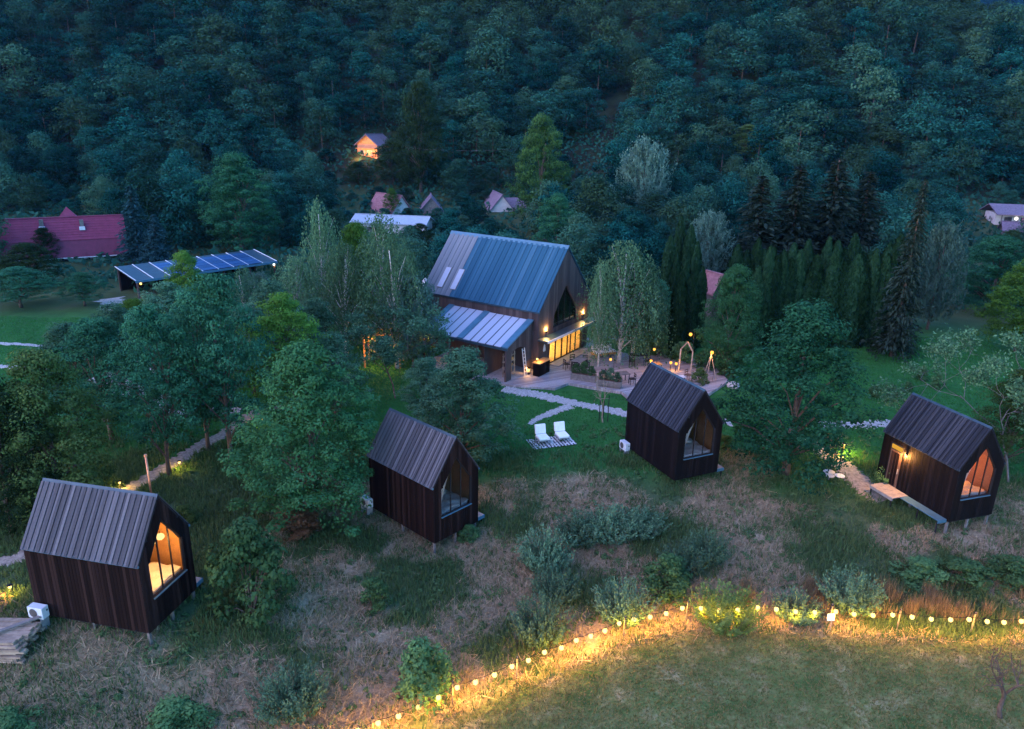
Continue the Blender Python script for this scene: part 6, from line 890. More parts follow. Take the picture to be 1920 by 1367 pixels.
CW, CL, CH, CR = 3.0, 5.149, 2.951, 5.064
CK = (CR - CH) / (CW / 2)
WIN = [(-1.0, 1.18), (-1.0, 2.70), (0, 4.11)]
def make_cabin(loc, yaw, label, wall, roof, deck_side, door_lit, stilt_h, seed):
    r = random.Random(seed)
    c = tag(empty('cabin', loc, yaw), label, 'cabin', 'four gabled timber cabins')
    body = gable_shell(CW, CH, CR, CL, .10, WIN).build('wall', M['black'], c)
    MB().box(-CW / 2 + .1, CW / 2 - .1, .1, CL - .1, -.02, .1).build('floor', M['interior'], c)
    # plywood lining
    lb = MB(); i0 = CW / 2 - .105
    lb.box(-i0, -i0 + .02, .12, CL - .12, .11, CH); lb.box(i0 - .02, i0, .12, CL - .12, .11, CH)
    lb.prism([(-i0 + .03, .11), (i0 - .03, .11), (i0 - .03, CH - .05), (0, CR - .22), (-i0 + .03, CH - .05)], CL - .15, CL - .12)
    lb.prism([(-i0, CH - .02), (0, CR - .18), (0, CR - .14), (-i0, CH + .02)], .12, CL - .12)
    lb.prism([(i0, CH - .02), (i0, CH + .02), (0, CR - .14), (0, CR - .18)], .12, CL - .12)
    lb.build('lining', M['interior'], c)
    top = lambda x: CR - CK * abs(x) - .03
    wz = lambda x: WIN[2][1] - (WIN[2][1] - WIN[1][1]) * abs(x)
    def spans(x):
        if abs(x) >= .999: return [(-.06, top(x))]
        return [(-.06, WIN[0][1] - .02), (wz(x) + .03, top(x))]
    cut_boards(body, 'plank', wall, CW, .15, spans, -.028, -.002, rnd=r)
    def skip(yc, a, b):
        if 3.58 < yc < 4.52: return [(2.62, b)]
        return [(a, b)]
    for s in (-1, 1):
        side_boards(body, 'plank', wall, s * CW / 2, CL, -.06, CH - .02, .15, s, skip=skip if s == deck_side else None, rnd=r)
    rf = roof_slabs(CW, CH, CR, CL).build('roof', M['black'], c)
    roof_boards(rf, 'roof_plank', lambda y: roof, CW, CH, CR, CL, .125, rnd=r, lift=.085)
    MB().prism([(-.13, CR - .02), (0, CR + .17), (.13, CR - .02), (0, CR + .14)], -.03, CL + .03).build('ridge_cap', M['dark_metal'], rf)
    for s in (-1, 1): MB().beam((s * (CW / 2 + .06), -.03, CH + .0), (s * (CW / 2 + .06), CL + .03, CH + .0), .07, .09).build('eave_trim', M['blue_metal'] if wall is not M['wall_black'] else M['dark_metal'], rf)
    # window: frame, three panes, two mullions, recessed
    wd = MB(); f = .05; xl, zb = WIN[0]; zl = WIN[1][1]; za = WIN[2][1]; y = .07
    for p0, p1 in (((xl, zb), (-xl, zb)), ((xl, zb), (xl, zl)), ((-xl, zb), (-xl, zl)), ((xl, zl), (0, za)), ((-xl, zl), (0, za))):
        wd.beam((p0[0], y, p0[1]), (p1[0], y, p1[1]), .06, f * 1.6, (0, 1, 0))
    w_ = wd.build('window', M['black'], c)
    MB().box(xl - .03, -xl + .03, -.06, .03, zb - .045, zb - .005).build('sill', M['blue_metal'], w_)
    for xm in (-.34, .34):
        MB().box(xm - .02, xm + .02, y - .03, y + .03, zb, wz(xm)).build('mullion', M['black'], w_)
    for xa, xb in ((-.98, -.36), (-.32, .32), (.36, .98)):
        poly = [(xa, zb + .03), (xb, zb + .03), (xb, wz(xb) - .03)] + ([(0, za - .05)] if xa < 0 < xb else []) + [(xa, wz(xa) - .03)]
        MB().prism(poly, y - .004, y + .004).build('pane', M['glass'], w_)
    # stilts
    if stilt_h:
        for yy in (.12, CL / 2, CL - .15):
            for xx in (-CW / 2 + .1, 0, CW / 2 - .1):
                if xx == 0 and yy != .12: continue
                wx = loc[0] + math.cos(yaw) * xx - math.sin(yaw) * yy; wy = loc[1] + math.sin(yaw) * xx + math.cos(yaw) * yy
                g0 = gz(wx, wy) - loc[2] - .15
                MB().beam((xx, yy, g0), (xx, yy, -.03), .11, .11).build('stilt', M['grey_timber'], c)
        MB().box(-CW / 2 + .05, CW / 2 - .05, .05, CL - .05, -.16, -.03).build('floor_frame', M['black'], c)
    # door side: door, transom, wall lamp, deck with a long step
    s = deck_side; X = s * CW / 2
    d = MB().box(min(X, X + s * .02), max(X, X + s * .02), 3.62, 4.48, .06, 2.18).build('door', M['door'], c)
    MB().box(min(X + s * .022, X + s * .06), max(X + s * .022, X + s * .06), 3.72, 3.75, .9, 1.2).build('handle', M['steel'], d)
    for k in range(3): board('door_plank', M['wall_brown'], d, (X + s * .03, 3.90 + k * .2, 1.1), .016, .17, 2.0)
    tr_ = MB().box(min(X, X + s * .03), max(X, X + s * .03), 3.6, 4.5, 2.22, 2.58).build('transom', M['black'], c)
    MB().box(min(X + s * .032, X + s * .04), max(X + s * .032, X + s * .04), 3.66, 4.44, 2.27, 2.53).build('pane', M['transom'] if door_lit else M['dark_glass'], tr_)
    lp = MB().box(min(X + s * .03, X + s * .12), max(X + s * .03, X + s * .12), 3.32, 3.42, 2.28, 2.46).build('wall_lamp', M['black'], c)
    MB().ball((X + s * .085, 3.37, 2.25), .045).build('bulb', M['lamp_glass'], lp)
    light('door_light', (X + s * .16, 3.37, 2.19), 800 if s < 0 else 420, (1, .43, .10), lp, .05)
    dk = MB(); 
    for k in range(9): dk.box(*sorted((X + s * .03, X + s * 1.15)), 2.72 + k * .19, 2.72 + k * .19 + .175, .0, .05)
    dk.box(*sorted((X + s * 1.06, X + s * 1.14)), 2.74, 4.40, -.14, -.005)
    D_ = dk.build('deck', M['deck_boards'], c)
    st = MB()
    for k in range(3): st.box(*sorted((X + s * (.03 + k * .19), X + s * (.03 + k * .19 + .178))), .12, 2.70, -.02, .03)
    st.build('step', M['blue_metal'] if s < 0 else M['deck_boards'], D_)
    MB().box(*sorted((X + s * .02, X + s * .59)), .08, .118, -.15, .034).build('fascia', M['blue_metal'], D_)
    for yy, xx in ((.2, .5), (1.5, .5), (2.8, 1.1), (4.3, 1.1)):
        lx = X + s * xx; wx = loc[0] + math.cos(yaw) * lx - math.sin(yaw) * yy; wy = loc[1] + math.sin(yaw) * lx + math.cos(yaw) * yy
        MB().beam((lx, yy, gz(wx, wy) - loc[2] - .1), (lx, yy, -.025), .06, .06).build('deck_leg', M['black'], c)
    return c
def in_cabin(loc, yaw, p):
    return (loc[0] + math.cos(yaw) * p[0] - math.sin(yaw) * p[1], loc[1] + math.sin(yaw) * p[0] + math.cos(yaw) * p[1], loc[2] + p[2])
CAB = [((-13.564, 25.612, .497), 1.357), ((-2.633, 33.336, -.30), .8256), ((10.677, 38.664, .442), .4338), ((24.743, 35.562, -.111), .3173)]
make_cabin(*CAB[0], 'dark gabled cabin with brightly lit orange window, silver board roof and copper flue', M['wall_brown'], M['roof_silver'], 1, False, 1, 1)
make_cabin(*CAB[1], 'dark brown gabled cabin on stilts, half hidden by a dense round tree', M['wall_brown'], M['roof_silver'], 1, False, 1, 2)
make_cabin(*CAB[2], 'black gabled cabin with dark roof standing on the ground below the terrace', M['wall_black'], M['roof_dark'], 1, False, 0, 3)
make_cabin(*CAB[3], 'black gabled cabin with lit door, wall lamp and long blue step', M['wall_black'], M['roof_dark'], -1, True, 1, 4)

# inside the cabins: bed, curtain, lamp
def bed(ci, label, mat=None):
    loc, yaw = CAB[ci]
    b = tag(empty('bed', in_cabin(loc, yaw, (0, .25, .11)), yaw), label, 'bed')
    MB().box(-1.2, 1.2, 0, 1.9, 0, .85).build('platform', M['interior'], b)
    me = MB().box(-1.1, 1.1, .03, 1.85, .855, 1.08); o = me.build('mattress', M['linen'], b)
    bv = o.modifiers.new('b', 'BEVEL'); bv.width = .06; bv.segments = 3
    # rumpled duvet
    r = np.random.default_rng(ci + 5); nx_, ny_ = 24, 20; vs = []; fs = []
    for j in range(ny_):
        for i in range(nx_):
            x = -1.12 + 2.24 * i / (nx_ - 1); y = .05 + 1.35 * j / (ny_ - 1)
            vs.append((x, y, 1.10 + .06 * math.sin(x * 5 + y * 3 + ci) * math.sin(y * 6 + ci) + .02 * r.random()))
    for j in range(ny_ - 1):
        for i in range(nx_ - 1): fs.append((j * nx_ + i, j * nx_ + i + 1, j * nx_ + nx_ + i + 1, j * nx_ + nx_ + i))
    q = MB().add(vs, fs).build('duvet', M['linen'], b, smooth=True); sd_ = q.modifiers.new('s', 'SOLIDIFY'); sd_.thickness = .05
    for xx in (-.55, .55):
        p_ = MB().ball((xx, 1.62, 1.2), .38, 12, 8, .34).build('pillow', M['white_fabric'], b, smooth=True)
    return b
def curtain(ci, label, x0=-.95, x1=-.25):
    loc, yaw = CAB[ci]; vs = []; fs = []; n, m_ = 26, 14
    for j in range(m_):
        t = j / (m_ - 1)
        for i in range(n):
            u_ = i / (n - 1)
            zt = 2.62 + 1.35 * (x0 + (x1 - x0) * u_ + .95)
            zz = 1.45 + (zt - 1.45) * t
            xx = x0 + (x1 - x0) * u_ * (.12 + .88 * t ** 1.6)
            vs.append((xx, .2 + .035 * math.sin(i * 1.5) * (.4 + t), zz))
    for j in range(m_ - 1):
        for i in range(n - 1): fs.append((j * n + i, j * n + i + 1, j * n + n + i + 1, j * n + n + i))
    o = MB().add(vs, fs).build('curtain', M['white_fabric'], None, in_cabin(loc, yaw, (0, 0, 0)), (0, 0, yaw), True)
    s_ = o.modifiers.new('s', 'SOLIDIFY'); s_.thickness = .006
    return tag(o, label, 'curtain')
bed(0, 'white bed glowing behind the lit window of the nearest cabin'); bed(1, 'white bed behind the dark window of the half-hidden cabin')
bed(2, 'blue white bed behind the window of the black cabin below the terrace'); bed(3, 'white bed behind the orange window of the lit-door cabin')
curtain(1, 'white tied curtain in the window of the half-hidden cabin'); curtain(2, 'white tied curtain in the window of the black cabin below the terrace'); curtain(3, 'pale tied curtain in the orange window of the lit-door cabin')
def pendant(ci, p, watt, label, col=CREAM, r=.1, cordz=None, mat=None):
    loc, yaw = CAB[ci]
    t = tag(empty('pendant_lamp', in_cabin(loc, yaw, (p[0], p[1], p[2])), yaw), label, 'lamp')
    ct = CR - CK * abs(p[0]) - .2 - p[2]
    MB().tube([(0, 0, r * .7), (0, 0, ct)], .008, 5).build('cord', M['black'], t)
    MB().ball((0, 0, 0), r, 12, 8, .75).build('bulb', mat or M['lamp_glass'], t, smooth=True)
    light('glow', (0, 0, -r * .75 - .05), watt, col, t, .06); return t
pendant(0, (-.26, .34, 3.22), 330, 'bright pendant lamp in the gable of the nearest cabin, left one', (1, .52, .15), .17)
pendant(0, (.22, .34, 3.16), 330, 'bright pendant lamp in the gable of the nearest cabin, right one', (1, .52, .15), .17)
pendant(3, (.2, 3.0, 3.3), 700, 'hidden pendant lamp lighting the lit-door cabin orange', (1, .34, .045), .12)
pendant(1, (.75, 4.2, 2.3), .8, 'small orange lamp deep in the half-hidden cabin', (1, .40, .1), .10, None, M['bulb_orange'])
pendant(2, (-.8, 1.6, 2.0), 1.2, 'small orange lamp at the curtain of the black cabin', (1, .45, .12), .08, None, M['bulb_orange'])
def ac_unit(ci, label, p):
    loc, yaw = CAB[ci]; w_ = in_cabin(loc, yaw, p)
    a = tag(empty('air_conditioner', w_, yaw), label, 'air conditioner', 'air conditioner units behind the cabins'); a.scale = (.85, .8, .85)
    o = MB().box(-.19, .19, -.43, .43, .06, .64).build('casing', M['white_paint'], a); bv = o.modifiers.new('b', 'BEVEL'); bv.width = .02; bv.segments = 2
    MB().tube([(-.195, .1, .35), (-.2, .1, .35)], .23, 18).build('fan_grille', M['grille'], a)
    MB().box(.05, .13, -.437, -.432, .38, .48).build('handle_recess', M['black'], a)
    for yy in (-.3, .3): MB().box(-.22, .2, yy - .03, yy + .03, min(-.05, gz(w_[0], w_[1]) - w_[2] - .05), .06).build('foot', M['steel'], a)
ac_unit(0, 'white air conditioner unit at the rear of the nearest cabin beside the timber stack', (-1.8, 4.75, .0))
ac_unit(1, 'white air conditioner unit at the rear of the half-hidden cabin under the tree', (-1.8, 5.1, .05))
ac_unit(2, 'white air conditioner unit at the rear of the black cabin below the terrace', (-1.8, 4.7, -.15))
# copper flue through the hidden roof slope of the nearest cabin
loc, yaw = CAB[0]
fl = tag(empty('flue_pipe', in_cabin(loc, yaw, (.75, .9, 4.0)), yaw), 'slim copper flue pipe rising behind the ridge of the nearest cabin', 'flue pipe')
MB().tube([(0, 0, -.1), (0, 0, 2.35)], .04, 10).build('pipe', M['copper'], fl, smooth=True)
MB().tube([(0, 0, 2.36), (0, 0, 2.44)], [.07, .055], 10).build('cowl', M['copper'], fl)

# ------------------------------------------------------------------ main house
HX, HY, HZ, HA = 4.232, 59.36, .6, .997
HW, HL, HH, HR = 8.257, 11.5, 4.663, 9.065
HK = (HR - HH) / (HW / 2)
def hpt(p): return (HX + math.cos(HA) * p[0] - math.sin(HA) * p[1], HY + math.sin(HA) * p[0] + math.cos(HA) * p[1], HZ + p[2])
house = tag(empty('main_house', (HX, HY, HZ), HA), 'large barn like house with blue grey board roof and glass lean-to on the terrace', 'house')
HWIN = [(-1.95, 2.95), (-1.95, 3.85), (0, 6.15)]
shell = MB(); t = .2; w2 = HW / 2 - t; top = lambda x: HR - HK * abs(x) - .04
shell.box(-HW / 2, -HW / 2 + t, 0, HL, -.4, HH); shell.box(HW / 2 - t, HW / 2, 0, HL, -.4, HH)
shell.prism([(-w2, -.4), (w2, -.4), (w2, top(w2)), (0, top(0)), (-w2, top(w2))], HL - t, HL)
DX0, DX1, DZ1 = -2.3, 3.2, 2.32          # glazed doors
shell.prism([(-w2, -.4), (DX0, -.4), (DX0, DZ1), (DX1, DZ1), (DX1, -.4), (w2, -.4), (w2, HWIN[0][1]), (-w2, HWIN[0][1])], 0, t)
shell.prism([(-w2, HWIN[0][1]), (-1.95, HWIN[0][1]), (-1.95, 3.85), (0, 6.15), (0, top(0)), (-w2, top(w2))], 0, t)
shell.prism([(w2, HWIN[0][1]), (w2, top(w2)), (0, top(0)), (0, 6.15), (1.95, 3.85), (1.95, HWIN[0][1])], 0, t)
hw = shell.build('wall', M['house_wall'], house)
uz = lambda x: 6.15 - (6.15 - 3.85) / 1.95 * abs(x)
def hsp(x):
    if DX0 < x < DX1:
        if abs(x) < 1.95: return [(2.36, HWIN[0][1] - .03), (uz(x) + .04, top(x))]
        return [(2.36, 2.37), (2.38, top(x))]
    return [(-.05, .0), (.0, top(x))]
cut_boards(hw, 'plank', M['house_wall'], HW, .21, hsp, -.035, -.002, rnd=random.Random(8))
side_boards(hw, 'plank', M['house_wall'], -HW / 2, HL, 3.2, HH - .05, .3, -1, rnd=random.Random(9), th=.04)
hr = roof_slabs(HW, HH, HR, HL, .12).build('roof', M['dark_metal'], house)
roof_boards(hr, 'roof_plank', lambda y: M['house_roof2'] if y > 8.7 else M['house_roof'], HW, HH, HR, HL, .25, (-1,), .12, .035, .15, random.Random(4))
roof_boards(hr, 'roof_plank', lambda y: M['house_roof'], HW, HH, HR, HL, .5, (1,), .12, .035, .15, random.Random(4))
MB().prism([(-.22, HR + .03), (0, HR + .30), (.22, HR + .03), (0, HR + .26)], -.14, HL + .14).build('ridge_cap', M['blue_metal'], hr)
for s in (-1, 1): MB().beam((s * (HW / 2 + .12), -.14, HH + .02), (s * (HW / 2 + .12), HL + .14, HH + .02), .12, .12).build('gutter', M['dark_metal'], hr)
# two skylights low on the rear end of the roof
ang = math.atan2(HR - HH, HW / 2)
for yc in (9.95, 8.58):
    sl = empty('skylight', (-3.03, yc, HR - HK * 3.03 + .0), 0, hr); sl.rotation_euler = (0, -ang, 0)
    MB().box(-1.02, 1.02, -.30, .30, .15, .24).build('frame', M['grey_timber'], sl); MB().box(-.98, .98, -.26, .26, .242, .252).build('pane', M['poly'], sl)
# gable window above the canopy
gw = MB()
for p0, p1 in (((-1.95, 2.95), (1.95, 2.95)), ((-1.95, 2.95), (-1.95, 3.85)), ((1.95, 2.95), (1.95, 3.85)), ((-1.95, 3.85), (0, 6.15)), ((1.95, 3.85), (0, 6.15))):
    gw.beam((p0[0], .1, p0[1]), (p1[0], .1, p1[1]), .1, .1, (0, 1, 0))
gwo = gw.build('gable_window', M['black'], house)
xm = [-1.93, -.98, -.02, .02, .98, 1.93]
for xa, xb in ((-1.92, -1.0), (-.95, -.03), (.03, .95), (1.0, 1.92)):
    MB().prism([(xa, 2.99), (xb, 2.99), (xb, uz(xb) - .05), (xa, uz(xa) - .05)], .09, .105).build('pane', M['dark_glass'], gwo)
for x_ in (-.975, 0, .975): MB().box(x_ - .03, x_ + .03, .06, .14, 2.97, uz(x_)).build('mullion', M['black'], gwo)
MB().box(-w2, w2, .25, HL - .25, 2.62, 2.78).build('upper_floor', M['house_interior'], house)
# canopy
cn = MB().box(-4.3, 4.35, -1.0, -.04, 2.44, 2.56).build('canopy', M['dark_metal'], house)
MB().box(-4.34, 4.39, -1.06, -1.004, 2.42, 2.60).build('edge_trim', M['alu'], cn)
# glazed doors, lit room behind
gd = MB()
gd.box(DX0, DX1, .04, .14, 2.24, 2.32); gd.box(DX0, DX1, .04, .14, .0, .05)
for x_ in (DX0 + .03, -1.2, -.15, .8, 1.35, 2.2, DX1 - .03): gd.box(x_ - .035, x_ + .035, .045, .135, .05, 2.24)
gdo = gd.build('glazed_doors', M['black'], house)
xx = [DX0 + .065, -1.2, -.15, .8, 1.35, 2.2, DX1 - .065]
for a, b in zip(xx, xx[1:]): MB().box(a + .036, b - .036, .085, .095, .055, 2.235).build('pane', M['glass'], gdo)
MB().box(-w2, w2, .2, HL - .2, -.05, .03).build('floor', M['house_interior'], house)
ln = MB(); ln.box(-w2 + .01, -w2 + .04, .22, HL - .22, .04, 2.6); ln.box(w2 - .04, w2 - .01, .22, HL - .22, .04, 2.6); ln.box(-w2 + .05, w2 - .05, 6.0, 6.05, .04, 2.6)
ln.build('lining', M['house_interior'], house)
MB().box(DX0 - .05, 1.6, -.95, -.06, -.015, .06).build('door_step', M['deck_boards'], house)
for x_, z_ in ((-3.04, 2.95), (3.14, 3.05)):
    wl_ = MB().box(x_ - .06, x_ + .06, -.16, -.04, z_ - .12, z_ + .02).build('wall_lamp', M['black'], house)
    MB().ball((x_, -.12, z_ + .06), .05).build('bulb', M['lamp_glass'], wl_)
    light('uplight', (x_, -.10, z_ + .18), 260, (1, .52, .14), wl_, .04)
# bell shaped sign by the door
MB().prism([(-3.35, 1.35), (-3.1, 1.35), (-3.05, 1.45), (-3.15, 1.85), (-3.225, 1.95), (-3.30, 1.85), (-3.40, 1.45)], -.09, -.05).build('wall_plaque', M['white_paint'], house)
# inside: lamps, counter, stove pipe silhouettes
def inroom(name, mb, mat, p, label, cat):
    return tag(mb.build(name, mat, None, hpt(p), (0, 0, HA)), label, cat)
def counter():
    t_ = tag(empty('bar_counter', hpt((1.9, 3.4, .04)), HA), 'timber bar counter inside the lit main room', 'counter')
    MB().box(-1.4, 1.4, -.3, .3, 0, 1.0).build('base', M['timber'], t_); MB().box(-1.5, 1.5, -.38, .38, 1.004, 1.06).build('top', M['black'], t_)
counter()
for i, (x_, y_) in enumerate(((-1.5, 2.2), (.4, 2.6), (2.0, 2.2))):
    t_ = tag(empty('ceiling_lamp', hpt((x_, y_, 2.0)), HA), ['glowing room lamp behind the left glass door', 'glowing room lamp behind the middle glass doors', 'glowing room lamp behind the right glass doors'][i], 'lamp')
    MB().tube([(0, 0, .1), (0, 0, .6)], .01, 5).build('cord', M['black'], t_); MB().ball((0, 0, 0), .11, 12, 8).build('bulb', M['bulb'], t_, smooth=True)
    light('glow', (0, 0, -.2), 420, (1, .68, .2), t_, .08)

# lean-to with milky glass roof on the left wall
lean = tag(empty('lean_to', hpt((0, 0, 0)), HA), 'timber lean-to with milky glass roof panels along the main house', 'lean-to')
LX0, LX1, LZ0, LZ1, LY0, LY1 = -4.22, -7.85, 3.98, 2.62, .42, 8.65
def lz(x): return LZ0 + (LZ1 - LZ0) * (x - LX0) / (LX1 - LX0)
for ya, yb in ((.40, .95), (4.55, 5.1), (8.1, 8.65)):
    MB().add([(LX0, ya, LZ0), (LX1, ya, LZ1), (LX1, yb, LZ1), (LX0, yb, LZ0), (LX0, ya, LZ0 + .1), (LX1, ya, LZ1 + .1), (LX1, yb, LZ1 + .1), (LX0, yb, LZ0 + .1)],
             [(0, 1, 2, 3), (4, 7, 6, 5), (0, 4, 5, 1), (1, 5, 6, 2), (2, 6, 7, 3), (3, 7, 4, 0)]).build('roof_sheet', M['blue_metal'], lean)
for a, b in ((.95, 4.55), (5.1, 8.1)):
    n_ = round((b - a) / .72); st = (b - a) / n_
    for k in range(n_):
        ya, yb = a + k * st + .035, a + (k + 1) * st - .035
        MB().add([(LX0 - .05, ya, LZ0 + .02), (LX1, ya, LZ1 + .02), (LX1, yb, LZ1 + .02), (LX0 - .05, yb, LZ0 + .02), (LX0 - .05, ya, LZ0 + .045), (LX1, ya, LZ1 + .045), (LX1, yb, LZ1 + .045), (LX0 - .05, yb, LZ0 + .045)],
                 [(0, 1, 2, 3), (4, 7, 6, 5), (0, 4, 5, 1), (1, 5, 6, 2), (2, 6, 7, 3), (3, 7, 4, 0)]).build('roof_panel', M['poly'], lean)
        MB().beam((LX0 - .03, ya - .035, LZ0 + .0), (LX1, ya - .035, LZ1 + .0), .06, .14).build('rafter', M['dark_metal'], lean)
MB().beam((LX1, LY0, LZ1 - .1), (LX1, LY1, LZ1 - .1), .12, .16).build('eave_beam', M['dark_metal'], lean)
for y_ in (.55, 3.2, 5.9, 8.5): MB().beam((LX1 + .06, y_, -.5), (LX1 + .06, y_, LZ1 - .18), .14, .14).build('post', M['house_wall'], lean)
# front wall of vertical boards with an arched opening
lw = empty('front_wall', (0, 0, 0), 0, lean)
n_ = 17
for i in range(n_):
    xa = LX0 - .02 + (LX1 + .15 - LX0) * i / n_; xb = LX0 - .02 + (LX1 + .15 - LX0) * (i + 1) / n_
    xa, xb = xb + .006, xa - .006; xc = (xa + xb) / 2
    lo = -.4
    if -7.2 < xc < -5.2: lo = 1.75 + .55 * math.sqrt(max(0, 1 - ((xc + 6.2) / 1.0) ** 2))
    cz = (lo + lz(xc)) / 2
    me = MB().prism([(xa - xc, lo - cz), (xb - xc, lo - cz), (xb - xc, lz(xb) - .06 - cz), (xa - xc, lz(xa) - .06 - cz)], .50, .53).mesh('plank')
    ob('plank', me, M['house_wall'], lw, (xc, 0, cz))
MB().box(-7.7, -4.2, 2.6, 2.65, -.4, 2.5).build('inner_wall', M['house_wall'], lean)
MB().box(LX1, LX0, .5, 8.6, -.5, -.02).build('floor', M['deck_boards'], lean)
# shelf, ladder, floor lamp in the opening
def rack():
    t_ = tag(empty('shelf_rack', hpt((-6.55, 1.1, 0)), HA), 'open wooden shelf rack in the lit lean-to opening', 'shelf')
    for x_ in (-.55, .55):
        for y_ in (-.15, .15): MB().box(x_ - .03, x_ + .03, y_ - .03, y_ + .03, 0, 1.9).build('post', M['timber'], t_)
    for z_ in (.3, .75, 1.2, 1.65): MB().box(-.6, .6, -.2, .2, z_, z_ + .03).build('shelf', M['timber'], t_)
    for k, (x_, z_, h_) in enumerate(((-.35, .332, .2), (.1, .332, .25), (-.3, .782, .22), (.25, .782, .16), (-.1, 1.232, .25), (.35, 1.232, .2))):
        tag(MB().box(-.13, .13, -.12, .12, 0, h_).build('storage_basket', M['orange_wood'] if k % 2 else M['black'], None, hpt((-6.55 + x_, 1.1, z_)), (0, 0, HA)), ['dark basket low on the shelf rack', 'brown basket low on the shelf rack', 'dark basket on the second shelf of the rack', 'brown basket on the second shelf of the rack', 'dark basket on the third shelf of the rack', 'brown basket on the third shelf of the rack'][k], 'basket')
rack()
ld = tag(empty('ladder', hpt((-5.55, .3, 0)), HA), 'pale wooden ladder leaning beside the lean-to opening', 'ladder')
for x_ in (-.16, .16): MB().beam((x_, -.15, -.02), (x_, .15, 2.1), .05, .05).build('rail', M['plaster'], ld)
for k in range(7): MB().beam((-.16, -.11 + .04 * k, .25 + k * .28), (.16, -.11 + .04 * k, .25 + k * .28), .035, .035).build('rung', M['plaster'], ld)
fl_ = tag(empty('floor_lantern', hpt((-5.25, .1, 0)), HA), 'bright floor lantern at the foot of the ladder', 'lantern')
MB().box(-.11, .11, -.11, .11, 0, .04).build('base', M['black'], fl_); MB().ball((0, 0, .3), .10).build('bulb', M['bulb'], fl_)
for x_ in (-.1, .1):
    for y_ in (-.1, .1): MB().box(x_ - .008, x_ + .008, y_ - .008, y_ + .008, .04, .5).build('bar', M['black'], fl_)
MB().box(-.12, .12, -.12, .12, .5, .53).build('lid', M['black'], fl_); light('glow', (0, 0, .44), 110, (1, .5, .14), fl_, .05)

# ------------------------------------------------------------------ timber terrace
m, nt, out = newmat('terrace_boards'); L = nt.links
p = N(nt, 'ShaderNodeBsdfPrincipled'); p.inputs['Roughness'].default_value = .7; p.inputs['Specular IOR Level'].default_value = .3
tc = N(nt, 'ShaderNodeTexCoord').outputs['Object']; mp = N(nt, 'ShaderNodeMapping'); mp.inputs['Rotation'].default_value = (0, 0, -.5); L.new(tc, mp.inputs[0])
sp = N(nt, 'ShaderNodeSeparateXYZ'); L.new(mp.outputs[0], sp.inputs[0])
row = math_(nt, 'FLOOR', math_(nt, 'DIVIDE', sp.outputs[1], .145)); fr = math_(nt, 'FRACT', math_(nt, 'DIVIDE', sp.outputs[1], .145))
wn_ = N(nt, 'ShaderNodeTexWhiteNoise', noise_dimensions='1D'); L.new(row, wn_.inputs['W'])
f = math_(nt, 'ADD', math_(nt, 'MULTIPLY', wn_.outputs[0], .5), math_(nt, 'MULTIPLY', noise(nt, mp.outputs[0], .8, 5), .5))
c = ramp(nt, f, [(.2, (.14, .13, .14)), (.5, (.21, .195, .205)), (.8, (.30, .28, .29))])
gapm = math_(nt, 'LESS_THAN', fr, .06); c = mixc(nt, gapm, c, (.04, .035, .035)); L.new(c, p.inputs['Base Color'])
L.new(p.outputs[0], out.inputs[0]); M['terrace'] = m
TER = [(-4.5, 55.0), (-2.2, 53.2), (.9, 52.2), (3.2, 52.0), (4.3, 53.2), (8.1, 51.6), (8.6, 50.2), (11.5, 50.0), (14.5, 51.6), (16.8, 54.5), (16.5, 58.5), (12.5, 62.5), (9.5, 66.0), (2, 64), (-6, 62)]
tag(MB().slab(TER, .25, .575).build('terrace', M['terrace']), 'grey timber terrace in front of the main house', None, None, 'structure')
TZ = .577

# ------------------------------------------------------------------ things on the terrace
def chair(name, x, y, rz, label, mat=None, cat='chair'):
    c = tag(empty(name, (x, y, TZ), rz), label, cat)
    m_ = mat or M['black']
    MB().box(-.22, .22, -.22, .22, .43, .47).build('seat', m_, c)
    b = MB(); b.box(-.22, .22, .19, .225, .78, .86); b.box(-.22, .22, .19, .225, .60, .68); b.build('backrest', m_, c)
    for sx in (-.2, .2):
        MB().box(sx - .018, sx + .018, -.215, -.18, 0, .43).build('leg', m_, c); MB().box(sx - .018, sx + .018, .19, .225, 0, .86).build('leg', m_, c)
    return c
def table(x, y, rz, label, top, L_=1.4, W_=.85, h=.75):
    t_ = tag(empty('table', (x, y, TZ), rz), label, 'table')
    MB().box(-L_ / 2, L_ / 2, -W_ / 2, W_ / 2, h - .04, h).build('tabletop', top, t_)
    for sx in (-1, 1):
        for sy in (-1, 1): MB().box(sx * (L_ / 2 - .08) - .025, sx * (L_ / 2 - .08) + .025, sy * (W_ / 2 - .08) - .025, sy * (W_ / 2 - .08) + .025, 0, h - .044).build('leg', M['black'], t_)
table(5.35, 56.6, HA, 'dark dining table in front of the lit glass doors', M['grey_timber'])
for i, (dx, dy, rz, s) in enumerate(((-1.0, -.3, 1.6, 'at the ladder end of the dining table'), (-.35, -.75, 2.6, 'on the lawn side of the dining table, nearer the house'), (.45, -.85, 3.3, 'on the lawn side of the dining table, nearer the sofa'), (-.4, .8, 0, 'on the door side of the dining table'), (.55, .6, -.4, 'on the door side of the dining table, nearer the sofa'))):
    chair('patio_chair', 5.35 + dx, 56.6 + dy, rz + .4, 'dark slatted chair ' + s)
table(8.3, 53.6, .3, 'dark table behind the planter with pale flowers', M['grey_timber'], 1.2, .8)
chair('patio_chair', 9.1, 53.2, -1.4, 'dark chair right of the table behind the flower planter'); chair('patio_chair', 7.4, 54.1, 1.7, 'dark chair left of the table behind the flower planter')
table(10.4, 58.3, .2, 'black table beyond the two white birch trunks', M['black'], 1.6, .8); chair('patio_chair', 9.7, 57.4, 3.1, 'black chair at the table beyond the birch trunks'); chair('patio_chair', 10.9, 57.5, 3.3, 'black chair under the lantern lit birch')
